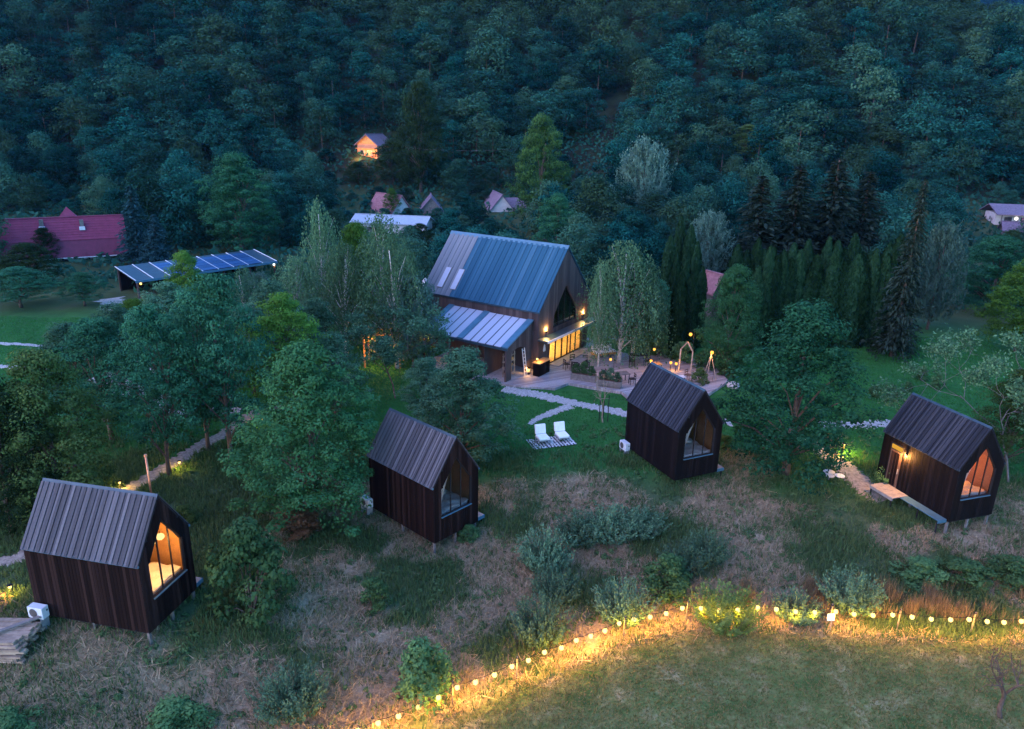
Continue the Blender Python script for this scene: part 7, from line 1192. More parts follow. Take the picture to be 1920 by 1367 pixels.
table(11.4, 56.1, .2, 'small pale topped table lit by a lantern behind the black cabin roof', M['orange_wood'], .8, .7)
# bar by the house corner
br = tag(empty('bar_stand', (2.3, 55.2, TZ), HA), 'dark timber bar stand at the house corner with a lamp on top', 'bar')
MB().box(-.8, .8, -.28, .28, 0, 1.02).build('base', M['wall_black'], br); MB().box(-.86, .86, -.36, .36, 1.024, 1.07).build('top', M['orange_wood'], br)
for k in (-.5, 0, .5): board('front_plank', M['wall_brown'], br, (k, -.295, .5), .4, .02, .95)
bl = tag(empty('table_lantern', (1.95, 55.0, TZ + 1.072)), 'glowing lantern standing on the bar', 'lantern')
MB().tube([(0, 0, 0), (0, 0, .03)], .09, 10).build('base', M['black'], bl); MB().ball((0, 0, .17), .08).build('bulb', M['bulb'], bl); MB().tube([(0, 0, .27), (0, 0, .31)], [.09, .03], 10).build('cap', M['black'], bl)
light('glow', (.12, -.1, .17), 40, WARM, bl)
# sofa
sf = tag(empty('sofa', (7.7, 60.3, TZ), .45), 'low timber sofa with grey white cushions at the far side of the terrace', 'sofa')
MB().box(-1.0, 1.0, -.45, .45, .12, .26).build('frame', M['orange_wood'], sf)
o = MB().box(-.95, .95, -.42, .28, .265, .45).build('seat_cushion', M['white_fabric'], sf); bv = o.modifiers.new('b', 'BEVEL'); bv.width = .05; bv.segments = 3
for k in (-.5, .5):
    o = MB().box(k - .46, k + .46, .24, .42, .455, .85).build('back_cushion', M['white_fabric'], sf); bv = o.modifiers.new('b', 'BEVEL'); bv.width = .06; bv.segments = 3
for sx in (-.9, .9):
    for sy in (-.38, .38): MB().box(sx - .04, sx + .04, sy - .04, sy + .04, 0, .12).build('leg', M['orange_wood'], sf)
# planters with leafy plants
def planter(x, y, rz, label, L_=1.8, leafm='leaf_shrub', plabel='', n=3):
    t_ = tag(empty('planter', (x, y, TZ), rz), label, 'planter')
    b = MB(); b.box(-L_ / 2, L_ / 2, -.28, .28, 0, .5); b.build('box', M['grey_timber'], t_)
    for k in range(3): board('plank', M['grey_timber'], t_, (0, -.29, .09 + k * .165), L_ + .03, .02, .15)
    MB().box(-L_ / 2 + .04, L_ / 2 - .04, -.24, .24, .502, .52).build('soil', M['soil'], t_)
    for k in range(n):
        q = -L_ / 2 + L_ * (k + .5) / n; X_, Y_ = x + math.cos(rz) * q, y + math.sin(rz) * q
        plant('shrub', X_, Y_, .75 + .3 * (k % 2), .75, plabel.format(['first', 'second', 'third'][k]), 'plant', 'terrace planter plants', M[leafm], None, 'potted_plant', k + 3, ('stem', 'foliage'), TZ + .52)
planter(5.5, 53.9, -.35, 'long grey timber planter at the lawn edge of the terrace', 1.9, 'leaf_shrub', '{} green plant, counted from the house, in the long lawn edge planter')
planter(7.35, 52.6, -.35, 'grey timber planter with pale flowering plants next to the black cabin', 1.7, 'leaf_wshrub', '{} pale flowering plant, counted from the house, in the planter by the black cabin')
# house shaped wooden arch, tripod, lounge group
ar = tag(empty('wooden_arch', (13.8, 56.5, TZ), -.6), 'slim house shaped wooden arch frame lit orange at the terrace end', 'arch')
for s in (-1, 1):
    MB().beam((s * .5, 0, 0), (s * .5, 0, 1.75), .09, .09).build('post', M['timber'], ar); MB().beam((s * .5, 0, 1.75), (0, 0, 2.45), .09, .09).build('rafter', M['timber'], ar)
tp = tag(empty('wooden_tripod', (15.2, 54.5, TZ)), 'thin pole tripod behind the yellow green shrub', 'tripod')
for a in (0, 2.1, 4.2): MB().tube([(.6 * math.cos(a), .6 * math.sin(a), 0), (-.03 * math.cos(a), -.03 * math.sin(a), 2.2)], .03, 6).build('pole', M['timber'], tp)
chair('lounge_chair', 13.6, 54.4, .8, 'dark red brown chair in front of the wooden arch', M['door']); table(13.0, 54.0, .3, 'small white side table in front of the wooden arch', M['white_paint'], .5, .5, .45)
for k, (x, y, h_, w_, lb) in enumerate(((15.6, 57.6, 1.6, 2.0, 'leafy bush behind the wooden arch'), (16.9, 55.6, 1.3, 1.7, 'leafy bush right of the wooden arch'), (12.6, 60.8, 1.8, 2.4, 'leafy bush at the far terrace edge between birch and arch'), (11.0, 62.2, 1.7, 2.2, 'leafy bush at the far terrace edge behind the birches'), (14.2, 59.2, 1.9, 2.2, 'tall leafy bush behind the two round lanterns'), (17.6, 57.9, 2.2, 2.4, 'tall bush below the oval tree'))):
    plant('shrub', x, y, h_, w_, lb, 'bush', None, M['leaf_shrub'], None, 'shrub', k, ('stem', 'foliage'))
st_ = tag(empty('boulder', (16.9, 53.6, gz(16.9, 53.6))), 'pale boulder at the far right terrace corner', 'boulder')
mb = MB().ball((0, 0, .15), .5, 10, 7, .6); mb.v = [(v[0] * (1 + .2 * math.sin(v[1] * 9)), v[1] * (1 + .15 * math.sin(v[0] * 7)), v[2]) for v in mb.v]; mb.build('stone', M['concrete'], st_)
# lanterns: hook lamps and hanging lamps on poles
def lantern(x, y, z, label, base=None, hook=True, watt=16, r=.10, name='pole_lantern'):
    b = TZ if base is None else base
    t_ = tag(empty(name, (x, y, b)), label, 'lantern'); h = z - b
    if hook:
        pts = [(.28, 0, 0), (.28, 0, h + .22)] + [(.28 - .14 * (1 - math.cos(k * math.pi / 6)), 0, h + .22 + .14 * math.sin(k * math.pi / 6)) for k in range(1, 7)] + [(0, 0, h + r + .03)]
        MB().tube(pts, .014, 5).build('pole', M['black'], t_)
    else:
        MB().tube([(0, 0, 0), (0, 0, h - r)], .03, 6).build('pole', M['black'], t_)
    MB().ball((0, 0, h), r, 12, 8, 1.1).build('globe', M['bulb_orange'], t_, smooth=True)
    MB().tube([(0, 0, h + r), (0, 0, h + r + .05)], [.05, .02], 8).build('cap', M['black'], t_)
    light('glow', (0, 0, h - r * 1.1 - .06), watt * 4.5, AMBER, t_, .06); return t_
lantern(7.63, 55.08, 1.9, 'orange hook lantern in front of the white birch trunk'); lantern(11.07, 55.72, 2.6, 'orange hook lantern above the black cabin ridge', None, True, 18)
lantern(14.01, 56.67, 3.6, 'highest orange lantern among the trees beyond the arch', None, True, 22, .13); lantern(15.18, 54.27, 2.9, 'orange lantern on the pole right of the arch', None, True, 22, .13)
for q, lb in (((10.97, 56.1, 1.52), 'round orange lantern standing on the small pale topped table'), ((12.68, 56.73, 1.2), 'left of the two round orange lanterns beside the arch'), ((13.06, 56.49, 1.2), 'round orange lantern touching the arch post')):
    lantern(*q, lb, None, False, 10, .11, 'stand_lantern')
lantern(-6.64, 57.24, 3.0, 'yellow lantern glowing in the leaves left of the lean-to', gz(-6.64, 57.24), True, 22, .13)
lantern(-21.4, 59.8, 1.6, 'lone orange lantern seen through the grove', gz(-21.4, 59.8), False, 12, .15, 'stand_lantern')

# fairy lights behind the multi stemmed tree
def garland(name, pts, label, r, mat, watt, col, wire=.012, nl=1, sag=0.0):
    g_ = tag(empty(name, (pts[0][0], pts[0][1], pts[0][2])), label, 'string lights'); o_ = Vector(pts[0])
    P = [Vector(p) - o_ for p in pts]; W_ = []
    for a, b in zip(P, P[1:]):
        W_ += [a + Vector((0, 0, r + .05)), (a + b) / 2 + Vector((0, 0, r + .05 - sag))]
    W_.append(P[-1] + Vector((0, 0, r + .05)))
    MB().tube(W_, wire, 5).build('wire', M['black'], g_)
    bm_ = MB().ball((0, 0, 0), r, 10, 8, 1.15).mesh('bulb', True); sk = MB().tube([(0, 0, r * 1.05), (0, 0, r + .06)], [.022, .018], 6).mesh('socket')
    for i, p_ in enumerate(P):
        b = ob('bulb', bm_, mat, g_, p_); ob('socket', sk, M['black'], b)
        if i % nl == 0: light('glow', p_ + Vector((0, 0, -r * 1.15 - .05)), watt * nl, col, g_, .05)
    return g_
garland('fairy_lights', [(-11.35, 56.66, 2.8), (-11.05, 56.4, 2.7), (-10.77, 56.2, 2.6), (-10.95, 56.1, 2.25), (-11.13, 55.99, 2.0), (-10.8, 55.9, 1.9)], 'upright string of small orange lights glowing behind the multi stemmed tree', .085, M['bulb_orange'], 40, AMBER, .01, 2)
garland('fairy_lights', [(-10.2, 55.8, 2.4), (-9.95, 55.78, 2.4), (-9.7, 55.8, 2.4), (-9.5, 55.82, 2.4), (-9.3, 55.84, 2.42), (-9.12, 55.84, 2.45)], 'level string of small orange lights glowing behind the multi stemmed tree', .085, M['bulb_orange'], 40, AMBER, .01, 2)
pg = tag(empty('pergola', (-10.3, 56.9, gz(-10.3, 56.9))), 'timber pergola carrying the orange fairy lights', 'pergola')
for x_ in (-1.4, 1.4):
    for y_ in (-.6, 1.2): MB().beam((x_, y_, -.2), (x_, y_, 2.6), .12, .12).build('post', M['orange_wood'], pg)
for y_ in (-.6, 1.2): MB().beam((-1.6, y_, 2.67), (1.6, y_, 2.67), .1, .13).build('beam', M['orange_wood'], pg)
for k in range(6): MB().beam((-1.4 + k * .56, -.9, 2.79), (-1.4 + k * .56, 1.5, 2.79), .06, .1).build('slat', M['orange_wood'], pg)

# ------------------------------------------------------------------ string lights along the meadow
BULBS = [(-6.51, 20.1, -0.87), (-5.84, 20.47, -0.87), (-5.18, 20.85, -0.87), (-4.51, 21.22, -0.87), (-3.83, 21.56, -0.87), (-3.15, 22.02, -0.87), (-2.48, 22.48, -0.84), (-1.81, 22.94, -0.77), (-1.13, 23.17, -0.71), (-0.41, 23.52, -0.65), (0.26, 23.99, -0.64), (0.91, 24.4, -0.68), (1.57, 24.93, -0.71), (2.27, 25.21, -0.71), (2.91, 25.67, -0.69), (3.53, 25.89, -0.64), (4.15, 26.21, -0.61), (4.8, 26.65, -0.56), (5.47, 26.91, -0.55), (6.19, 27.09, -0.54), (6.93, 27.35, -0.54), (7.71, 27.73, -0.53), (8.53, 27.74, -0.53), (9.3, 27.58, -0.5), (10.1, 27.59, -0.46), (10.99, 27.69, -0.39), (11.79, 27.62, -0.4), (12.58, 27.47, -0.39), (13.43, 27.5, -0.43), (14.41, 27.65, -0.47), (15.17, 27.55, -0.51), (16.0, 27.54, -0.54), (16.88, 27.58, -0.53), (17.68, 27.48, -0.54), (18.44, 27.35, -0.53), (19.28, 27.34, -0.53), (20.14, 27.42, -0.56), (20.89, 27.35, -0.59), (21.65, 27.38, -0.64), (22.52, 27.54, -0.68), (23.42, 27.59, -0.68), (24.32, 27.64, -0.68)]
garland('string_lights', BULBS, 'long string of glowing yellow bulbs along the meadow edge', .095, M['bulb'], 150, (1, .43, .035), .01, 1, .05)
SP = [(-4.72, 21.45), (-2.0, 23.2), (.45, 24.5), (5.05, 27.0), (7.98, 28.15), (11.28, 28.0), (17.25, 27.9), (20.5, 27.85), (14.3, 28.05)]
lab = ['wooden stake at the bottom picture edge end of the string lights', 'wooden stake beside the round lit bush', 'wooden stake carrying the string lights in the lower slope', 'wooden stake at the feathery bush on the string lights', 'wooden stake at the bend of the string lights', 'wooden stake right of the brightest yellow bush', 'wooden stake in the straight right part of the string lights', 'last wooden stake of the string lights near the leafless tree', 'wooden stake behind the little white sign']
for (x, y), lb in zip(SP, lab):
    y -= .22; z_ = gz(x, y); s_ = tag(empty('wooden_stake', (x, y, z_)), lb, 'stake')
    MB().beam((0, 0, -.2), (.02, .01, 1.08), .05, .045).build('post', M['grey_timber'], s_); MB().box(-.035, .06, -.03, .04, 1.0, 1.03).build('wire_clip', M['black'], s_)
sg = tag(empty('meadow_sign', (14.23, 27.5, gz(14.23, 27.5)), .3), 'little white notice board on a post before the string lights', 'sign')
MB().tube([(0, 0, -.1), (0, 0, .5)], .02, 6).build('post', M['steel'], sg); o = MB().box(-.2, .2, -.015, .015, .38, .68).build('board', M['white_paint'], sg); o.rotation_euler = (-.35, .2, 0)
for k in range(3): q = MB().box(-.15, .15 - .05 * k, -.018, -.0155, .60 - k * .07, .62 - k * .07).build('text_line', M['steel'], o)

# ------------------------------------------------------------------ path lights
def path_light(x, y, label, watt=16, h=.35):
    t_ = tag(empty('path_light', (x, y, gz(x, y))), label, 'path light')
    MB().tube([(0, 0, -.1), (0, 0, h)], .025, 6).build('stem', M['black'], t_)
    MB().ball((0, 0, h + .06), .07).build('bulb', M['bulb'], t_, smooth=True); MB().tube([(0, 0, h + .15), (0, 0, h + .18)], [.12, .03], 10).build('cap', M['black'], t_)
    light('glow', (.0, -.12, h + .06), watt * 8, (1, .55, .08), t_, .05)
path_light(-19.1, 39.0, 'yellow path light at the orange lit trunk'); path_light(-21.6, 37.0, 'yellow path light just above the ridge of the nearest cabin'); path_light(-16.3, 45.1, 'yellow path light left of the dense round tree'); path_light(-29.6, 40.0, 'faint path light in the bushy left trees')
path_light(-21.5, 27.4, 'bright path light on the soil mound at the left edge', 24); path_light(21.2, 43.5, 'bright yellow path light before the lit-door cabin', 80, .5)
so = tag(empty('soil_mound', (-22.0, 26.6, gz(-22, 26.6) - .1)), 'brown soil mound beside the timber stack', 'mound')
mb = MB().ball((0, 0, 0), 1.1, 18, 10, .42); rr_ = random.Random(4); mb.v = [(v[0] * (1 + rr_.uniform(-.1, .1)), v[1] * (1 + rr_.uniform(-.1, .1)), v[2] * (1 + rr_.uniform(-.25, .25))) for v in mb.v]; mb.build('earth', M['soil'], so)
# stack of sawn timber at the left edge
ts_ = random.Random(9)
TI = 0
WORDS = ['bottom', 'second', 'third', 'fourth', 'fifth', 'sixth', 'seventh', 'top']
for lay in range(8):
    z_ = gz(-19.6, 24.0) + .06 + lay * .11
    t_ = tag(empty('timber_layer', (-19.4 + ts_.uniform(-.1, .1), 23.9 + ts_.uniform(-.08, .08), z_), .02 + ts_.uniform(-.05, .05)), '%s layer of rough sawn boards in the timber stack at the left edge' % WORDS[lay], 'timber', 'layers of the timber stack')
    for k in range(6): MB().box(-3.2, 1.0 + ts_.uniform(-.25, .15), -.72 + k * .25, -.72 + k * .25 + .22, 0, .085 + ts_.uniform(-.01, .015)).build('board', M['timber'], t_)
tb = tag(MB().beam((-.9, -.9, 0), (1.0, .75, .04), .16, .06).build('loose_board', M['grey_timber'], None, (-19.4, 23.9, gz(-19.6, 24) + 1.01)), 'pale loose board lying askew on the timber stack', 'board')

# ------------------------------------------------------------------ lawn things: rug, loungers, saplings, discs
m, nt, out = newmat('striped_rug'); L = nt.links
p = N(nt, 'ShaderNodeBsdfPrincipled'); p.inputs['Roughness'].default_value = .95
tc = N(nt, 'ShaderNodeTexCoord').outputs['Object']; sp = N(nt, 'ShaderNodeSeparateXYZ'); L.new(tc, sp.inputs[0])
fx = math_(nt, 'FRACT', math_(nt, 'MULTIPLY', sp.outputs[0], 4.6)); s1 = math_(nt, 'GREATER_THAN', fx, .45)
br_ = math_(nt, 'GREATER_THAN', noise(nt, tc, 5.0, 2), .42); c = mixc(nt, math_(nt, 'MULTIPLY', s1, br_), (.5, .49, .5), (.05, .05, .07)); L.new(c, p.inputs['Base Color']); L.new(p.outputs[0], out.inputs[0])
RA = .33
rz_ = gz(2.6, 43.55)
tag(MB().box(-1.45, 1.45, -.75, .75, 0, .012).build('striped_rug', m, None, (2.62, 43.55, rz_ + .045), (0, 0, RA)), 'black and white striped rug under the two white loungers', 'rug')
def lounger(x, y, label):
    c = tag(empty('lounge_chair_low', (x, y, rz_ + .06), RA), label, 'lounge chair', 'white lounge seats on the rug')
    o = MB().box(-.36, .36, -.42, .36, .26, .42).build('seat_cushion', M['white_fabric'], c); bv = o.modifiers.new('b', 'BEVEL'); bv.width = .05; bv.segments = 3
    o = MB().box(-.36, .36, -.08, .08, 0, .62).build('back_cushion', M['white_fabric'], c, (0, .40, .40), (-.3, 0, 0)); bv = o.modifiers.new('b', 'BEVEL'); bv.width = .05; bv.segments = 3
    MB().box(-.37, .37, -.43, .42, .21, .25).build('frame', M['steel'], c)
    for sx in (-.34, .34):
        MB().tube([(sx, -.4, 0), (sx, -.38, .21)], .014, 6).build('leg', M['steel'], c); MB().tube([(sx, .4, 0), (sx, .38, .21)], .014, 6).build('leg', M['steel'], c)
lounger(2.05, 43.5, 'white lounge seat on the striped rug, the one farther from the black cabin'); lounger(3.3, 43.95, 'white lounge seat on the striped rug, the one nearer the black cabin')
lt = tag(empty('rug_lantern', (2.62, 43.35, rz_ + .06)), 'tiny lantern between the two white lounge seats', 'lantern')
MB().box(-.07, .07, -.07, .07, 0, .02).build('base', M['white_paint'], lt); MB().box(-.055, .055, -.055, .055, .02, .2).build('glass_body', M['poly'], lt); MB().box(-.07, .07, -.07, .07, .2, .23).build('lid', M['white_paint'], lt)
for (x, y, h, w), lb in zip(YOUNG, ('thin young tree tied between stakes on the lawn before the black cabin', 'thin young tree tied between stakes by the bright path light')):
    t_ = plant('bare', x, y, h * 1.02, w * 1.3, lb, 'tree', None, M['leaf_wshrub' if x < 10 else 'leaf_alder'], M['timber'], 'young_tree', 1)
    for k, (dx, dy) in enumerate(((-.3, -.05), (.3, .1), (.02, .35))):
        s_ = tag(empty('tree_stake', (x + dx, y + dy, gz(x + dx, y + dy))), ['left', 'right', 'rear'][k] + ' support stake of the young tree ' + ('on the lawn before the black cabin' if x < 10 else 'by the bright path light'), 'stake')
        MB().beam((0, 0, -.2), (0, 0, 1.9), .05, .05).build('post', M['black'], s_); MB().beam((0, 0, 1.7), (-dx, -dy, 1.72), .02, .03).build('tie', M['timber'], s_)
dz_ = gz(19.3, 40.2)
for x, y, r_, mt, lb in ((19.1, 40.45, .34, 'steel', 'grey steel disc farther from the white disc by the lit-door cabin path'), (18.95, 40.0, .3, 'steel', 'grey steel disc nearest the dry grass by the lit-door cabin path'), (19.6, 40.1, .3, 'white_paint', 'white round tray beside the grey steel discs')):
    t_ = tag(empty('garden_disc', (x, y, gz(x, y))), lb, 'tray'); MB().tube([(0, 0, .0), (0, 0, .26)], .04, 8).build('foot', M['steel'], t_); MB().tube([(0, 0, .26), (0, 0, .30), (0, 0, .31)], [r_ * .6, r_, r_ * .98], 20).build('dish', M[mt], t_)
# small goal like white frame at the left edge
gf = tag(empty('goal_frame_corner', (-37.6, 51.2, gz(-37.6, 51.2))), 'white tubular frame corner at the left edge of the lawn', 'frame')
MB().tube([(-2.4, .4, 2.0), (0, 0, 2.0), (.35, -.5, 0)], .04, 6).build('bar', M['white_paint'], gf); MB().tube([(0, 0, 2.0), (0, .1, 0)], .04, 6).build('post', M['white_paint'], gf)

# ------------------------------------------------------------------ solar roof
u_ = Vector((.673, .739, 0)); n_ = Vector((-.739, .673, 0))
cp = tag(empty('solar_carport', (-38.8, 75.25, 0), math.atan2(.739, .673)), 'long open shed with a dark roof carrying solar panels', 'carport')
LCP, WCP, Z0, Z1 = 16.1, 5.2, 2.6, 3.3
sl_ = (Z1 - Z0) / WCP
def cpz(v): return Z0 + sl_ * v
MB().add([(0, 0, Z0 - .12), (LCP, 0, Z0 - .12), (LCP, WCP, Z1 - .12), (0, WCP, Z1 - .12), (0, 0, Z0), (LCP, 0, Z0), (LCP, WCP, Z1), (0, WCP, Z1)],
         [(0, 3, 2, 1), (4, 5, 6, 7), (0, 1, 5, 4), (1, 2, 6, 5), (2, 3, 7, 6), (3, 0, 4, 7)]).build('roof', M['dark_metal'], cp)
MB().box(-.05, LCP + .05, -.1, -.02, Z0 - .2, Z0 + .03).build('gutter', M['blue_metal'], cp)
cols = 9; cwid = LCP / cols; an = math.atan(sl_)
for k in range(cols + 1):
    MB().beam((k * cwid, .02, cpz(.02) + .05), (k * cwid, WCP - .05, cpz(WCP - .05) + .05), .07, .05).build('rail', M['alu'], cp)
pm = MB().box(-.84, .84, -.40, .40, .0, .035).mesh('solar_panel'); pm.materials.append(M['solar'])
for k in range(2, cols - 1):
    for j in range(5):
        v = .5 + j * .86; ob('solar_panel', pm, None, cp, ((k + .5) * cwid, v, cpz(v) + .05), (an, 0, 0))
for k in range(6):
    for v in (.25, WCP - .25): MB().beam((.2 + k * (LCP - .4) / 5, v, gz(-36, 80) - .3), (.2 + k * (LCP - .4) / 5, v, cpz(v) - .13), .16, .16).build('post', M['house_wall'], cp)
MB().box(.3, LCP - .3, WCP - .2, WCP - .1, .3, 2.9).build('rear_wall', M['wall_black'], cp)
for k, (x_, w_, mt) in enumerate(((.5, 7, 'bulb'), (5.4, 7, 'bulb'), (15.8, 7, 'bulb_white'))):
    lp = MB().box(x_ - .06, x_ + .06, .1, .22, Z0 - .3, Z0 - .13).build('lamp', M['black'], cp); MB().ball((x_, .16, Z0 - .36), .12).build('bulb', M[mt], lp); light('glow', (x_, .16, Z0 - .56), 20, WARM, lp)

# ------------------------------------------------------------------ red roofed house
ang_ = math.atan2(.476, .88)
rh = tag(empty('red_roofed_house', (-50.0, 96.3, gz(-50, 96.3)), ang_), 'long house with dark red two pitch sheet roof at the left', 'house')
gz0 = gz(-50, 96.3); LR = 27.0
def zz(z): return z - gz0
prof_ = [(0, zz(1.3)), (.9, zz(3.38)), (3.5, zz(5.88)), (6.2, zz(3.38)), (7.1, zz(1.3))]
MB().box(-LR + .3, -.3, 1.05, 6.0, -.3, zz(3.2)).build('wall', M['plaster'], rh)
def roofplane(name, a, b, mat, parent):
    t_ = .12
    return MB().add([(-LR, a[0], a[1]), (0, a[0], a[1]), (0, b[0], b[1]), (-LR, b[0], b[1]), (-LR, a[0], a[1] - t_), (0, a[0], a[1] - t_), (0, b[0], b[1] - t_), (-LR, b[0], b[1] - t_)],
                    [(0, 1, 2, 3), (7, 6, 5, 4), (0, 4, 5, 1), (1, 5, 6, 2), (2, 6, 7, 3), (3, 7, 4, 0)]).build(name, mat, parent)
rr0 = roofplane('roof', prof_[1], prof_[2], M['red_tile'], rh)
roofplane('lower_roof', (prof_[0][0], prof_[0][1]), (prof_[1][0] + .05, prof_[1][1] - .09), M['red_tile2'], rh)
roofplane('rear_roof', (prof_[3][0], prof_[3][1]), (prof_[2][0], prof_[2][1] - .01), M['red_tile'], rh)
roofplane('rear_lower_roof', (prof_[4][0], prof_[4][1]), (prof_[3][0], prof_[3][1] - .1), M['red_tile2'], rh)
MB().prism([(0, 0)] * 0 or [(.9, zz(1.3)), (1.0, zz(3.3)), (3.5, zz(5.7)), (6.1, zz(3.3)), (6.6, zz(1.3))], 0, .1).build('gable_wall', M['plaster'], rh, (0, 0, 0), (0, 0, math.pi / 2))
# tile courses as proud steps
def courses(a, b, n, mat, parent):
    for k in range(1, n):
        t_ = k / n; y_ = a[0] + (b[0] - a[0]) * t_; z_ = a[1] + (b[1] - a[1]) * t_
        MB().box(-LR, 0, y_ - .03, y_ + .03, z_ + .0, z_ + .035).build('tile_course', mat, parent)
courses(prof_[1], prof_[2], 9, M['red_tile2'], rr0)
for k in range(18): MB().beam((-k * 1.5 - .7, prof_[1][0], prof_[1][1] + .02), (-k * 1.5 - .7, prof_[2][0], prof_[2][1] + .02), .05, .05).build('seam', M['red_tile'], rr0)
MB().beam((-LR, prof_[2][0], prof_[2][1] + .04), (0, prof_[2][0], prof_[2][1] + .04), .25, .14).build('ridge_cap', M['red_tile'], rr0)
MB().box(-LR, 0, -.12, -.02, zz(1.22), zz(1.32)).build('gutter', M['alu'], rh)
for x_, y_ in ((-4.9, 2.4), (-9.3, 2.6)):
    z_ = prof_[1][1] + (prof_[2][1] - prof_[1][1]) * (y_ - .9) / 2.6
    MB().box(x_ - .22, x_ + .22, y_ - .22, y_ + .22, z_ - .3, z_ + .8).build('chimney', M['grey_timber'], rh); MB().box(x_ - .32, x_ + .32, y_ - .6, y_ - .23, z_ - .42, z_ - .02).build('flashing', M['alu'], rh)
MB().add([(-8.2, 4.0, zz(4.9)), (-4.6, 4.0, zz(4.9)), (-4.6, 7.6, zz(4.6)), (-8.2, 7.6, zz(4.6)), (-6.4, 5.2, zz(7.0))], [(0, 3, 2, 1), (0, 1, 4), (1, 2, 4), (2, 3, 4), (3, 0, 4)]).build('dormer_roof', M['red_tile'], rh)
for k in range(4):
    w_ = MB().box(-3.4 - k * 4.5, -2.4 - k * 4.5, .97, 1.04, .0, .6).build('window', M['white_paint'], rh); MB().box(-3.32 - k * 4.5, -2.48 - k * 4.5, .955, .968, .08, .52).build('pane', M['dark_glass'], w_)

# ------------------------------------------------------------------ village houses
def village(name, x, y, z, yaw, W, L_, H, Hr, wall, roof, label, gable=None, over=.35, windows=()):
    h = tag(empty(name, (x, y, z), yaw), label, 'house'); k = (Hr - H) / (W / 2)
    sh = MB().box(-W / 2, W / 2, 0, L_, -.6, H - .02); sh.build('wall', wall, h)
    MB().prism([(-W / 2, H), (W / 2, H), (0, Hr - .02)], .02, L_ - .02).build('gable', gable or wall, h)
    rf = MB(); o = over
    for s in (-1, 1):
        rf.prism([(0, Hr), (s * (W / 2 + o), H - k * o), (s * (W / 2 + o), H - k * o + .14), (0, Hr + .14)], -o, L_ + o)
    r_ = rf.build('roof', roof, h)
    MB().beam((0, -o, Hr + .16), (0, L_ + o, Hr + .16), .25, .12).build('ridge_cap', roof, r_)
    for (wx, wz, ww, wh, lit) in windows:
        f_ = MB().box(wx - ww / 2 - .06, wx + ww / 2 + .06, -.05, -.01, wz - .06, wz + wh + .06).build('window', M['white_paint'], h); MB().box(wx - ww / 2, wx + ww / 2, -.06, -.052, wz, wz + wh).build('pane', M['window_lit'] if lit else M['dark_glass'], f_)
    return h, r_
oh, _ = village('orange_house', -30.9, 160.5, gz(-30.9, 160.5) - .2, -.35, 4.6, 6, 2.7, 4.5, M['orange_plaster'], M['purple_tile'], 'small orange plastered house with wooden gable lit from below on the slope', M['orange_wood'], .5, ((-1.2, .5, .8, .9, False), (.6, .5, 1.0, .9, True)))
MB().box(-2.3, 2.3, -.8, -.02, 1.75, 1.83).build('balcony', M['orange_wood'], oh)
ol = MB().box(1.9, 2.1, -.3, -.02, 1.1, 1.4).build('porch_lamp', M['black'], oh); MB().ball((2.0, -.4, 1.2), .12).build('bulb', M['bulb'], ol); light('glow', (2.4, -1.6, .9), 500, (1, .5, .18), ol, .1); light('glow', (-.8, -2.2, .6), 800, (1, .45, .16), ol, .1)
village('village_house', -19.8, 131.5, gz(-19.8, 131.5) - 1.9, .9, 4.6, 6, 2.2, 4.8, M['plaster'], M['rose_tile'], 'small house with rose tiled roof beside the lime green tree')
vh, _ = village('village_house', -14.6, 131.5, gz(-14.6, 131.5) - 1.9, .12, 4.6, 6, 2.1, 4.7, M['grey_timber'], M['purple_tile'], 'small barn with grey brown gable and a tiny porch light')
lp = MB().box(1.9, 2.0, -.1, -.02, 1.5, 1.6).build('porch_lamp', M['black'], vh); MB().ball((1.95, -.16, 1.5), .10).build('bulb', M['bulb'], lp)
vh, _ = village('village_house', -2.4, 133.5, gz(-2.4, 133.5) - 2.1, .25, 4.0, 7, 2.6, 5.0, M['plaster'], M['purple_tile'], 'pale house with purple roof and cross gable above the main house ridge', M['plaster'])
MB().prism([(-2.2, 0), (2.2, 0), (0, 2.0)], 0, 4.6).build('side_roof', M['purple_tile'], vh, (.3, 3.2, 2.3), (0, 0, -math.pi / 2))
MB().box(.4, 4.6, 1.4, 5.0, -.6, 2.28).build('side_wing', M['plaster'], vh)
sh, _ = village('white_shed', -25.0, 119.5, gz(-25, 119.5) - .9, -math.pi / 2 - .12, 5, 11.5, 2.2, 3.0, M['plaster'], M['pale_sheet'], 'long low shed with pale corrugated roof behind the birches')
village('garden_hut', 20.6, 73.5, gz(20.6, 73.5), .5, 1.6, 1.8, 2.9, 4.2, M['grey_timber'], M['rose_tile'], 'little red roofed hut peeping between oval tree and clipped evergreens')
# right hand building with veranda
rb = tag(empty('veranda_building', (86.0, 130.5, gz(86, 130.5)), -.16), 'long low building with purple roof, veranda and white lamp at the right edge', 'building')
MB().box(-2.5, 14, 1.6, 6, -.3, 2.3).build('wall', M['plaster'], rb)
MB().prism([(-.4, 2.2), (3.6, 3.6), (7, 2.2), (7, 2.34), (3.6, 3.76), (-.4, 2.34)], -14.2, 3.2).build('roof', M['purple_tile'], rb, None, (0, 0, math.pi / 2))
for k in range(7): MB().beam((-2.3 + k * 2.6, -.2, -.3), (-2.3 + k * 2.6, -.2, 2.2), .14, .14).build('post', M['grey_timber'], rb)
MB().box(-2.4, 14, -.24, -.16, .75, .85).build('railing', M['plaster'], rb)
for k in range(5):
    f_ = MB().box(-1.2 + k * 2.6, .2 + k * 2.6, 1.53, 1.58, .6, 1.8).build('window', M['white_paint'], rb); MB().box(-1.12 + k * 2.6, .12 + k * 2.6, 1.515, 1.528, .68, 1.72).build('pane', M['dark_glass'], f_)
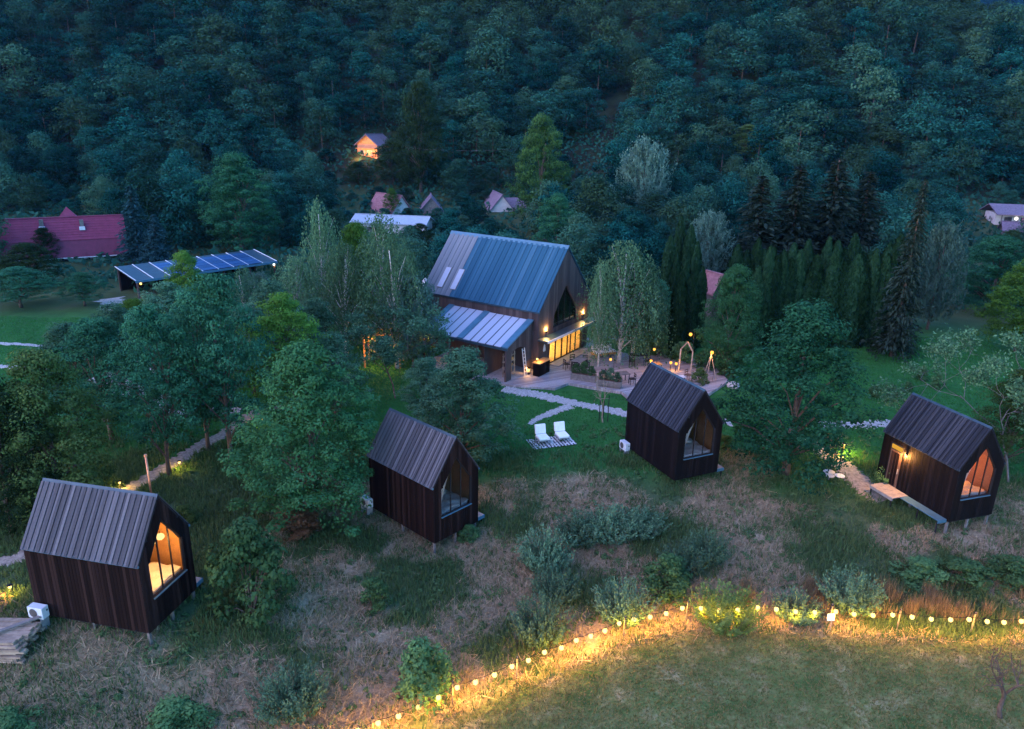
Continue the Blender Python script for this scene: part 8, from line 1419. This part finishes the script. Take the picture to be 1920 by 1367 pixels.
lp = MB().box(-.3, .1, -.35, -.2, 1.9, 2.1).build('lamp', M['black'], rb); MB().ball((-.1, -.45, 1.75), .26).build('bulb', M['bulb_white'], lp, smooth=True); light('glow', (-.1, -1.1, 1.5), 60, (1, .95, .85), lp, .1)
village('garden_shed', 85.5, 124.5, gz(85.5, 124.5) - .6, 1.2, 3.4, 4.5, 1.5, 2.6, M['grey_timber'], M['purple_tile'], 'nearest small purple roofed shed below the veranda building')
village('garden_shed', 89.5, 125.5, gz(89.5, 125.5) - .4, 1.2, 3.4, 4.5, 1.6, 2.8, M['grey_timber'], M['rose_tile'], 'rose roofed shed at the right edge below the veranda building')
# pale tent behind the left end of the main house
tn = tag(empty('party_tent', (-8.0, 66.4, gz(-8, 66.4)), HA), 'pale blue white tent roof peeping behind the left end of the main house', 'tent')
MB().add([(-2, -2, 2.4), (2, -2, 2.4), (2, 2, 2.4), (-2, 2, 2.4), (0, 0, 4.9)], [(0, 1, 4), (1, 2, 4), (2, 3, 4), (3, 0, 4), (0, 3, 2, 1)]).build('roof', M['white_fabric'], tn)
for sx in (-1.9, 1.9):
    for sy in (-1.9, 1.9): MB().beam((sx, sy, -.2), (sx, sy, 2.4), .08, .08).build('post', M['steel'], tn)
# power line over the valley
pw = tag(empty('power_line', (-31.5, 165, 0)), 'thin overhead power line with a timber pole in front of the hillside', 'power line')
P0, P1 = Vector((-1.5, 0, 13.2)), Vector((31.2, -7, 12.6))
MB().tube([P0.lerp(P1, t_ / 12) - Vector((0, 0, 1.0 * (1 - (t_ / 6 - 1) ** 2))) for t_ in range(13)], .014, 4).build('wire', M['steel'], pw)
for P_ in (P0, P1):
    g_ = gz(-31.5 + P_.x, 165 + P_.y); MB().tube([(P_.x, P_.y, g_ - .5), (P_.x, P_.y, P_.z + .4)], [.14, .1], 6).build('pole', M['grey_timber'], pw); MB().beam((P_.x - .6, P_.y, P_.z), (P_.x + .6, P_.y, P_.z), .1, .1).build('crossarm', M['grey_timber'], pw)

# ------------------------------------------------------------------ air of the valley
hz = MB().box(-1600, 1700, -320, 2700, -6, 430).build('haze', None)
m, nt, out = newmat('valley_air'); v = N(nt, 'ShaderNodeVolumePrincipled')
v.inputs['Color'].default_value = (.20, .52, 1, 1); v.inputs['Density'].default_value = .00006; v.inputs['Anisotropy'].default_value = .2
nt.links.new(v.outputs[0], out.inputs['Volume']); hz.data.materials.append(m); tag(hz, 'thin blue evening haze over the valley', 'haze', None, 'stuff')
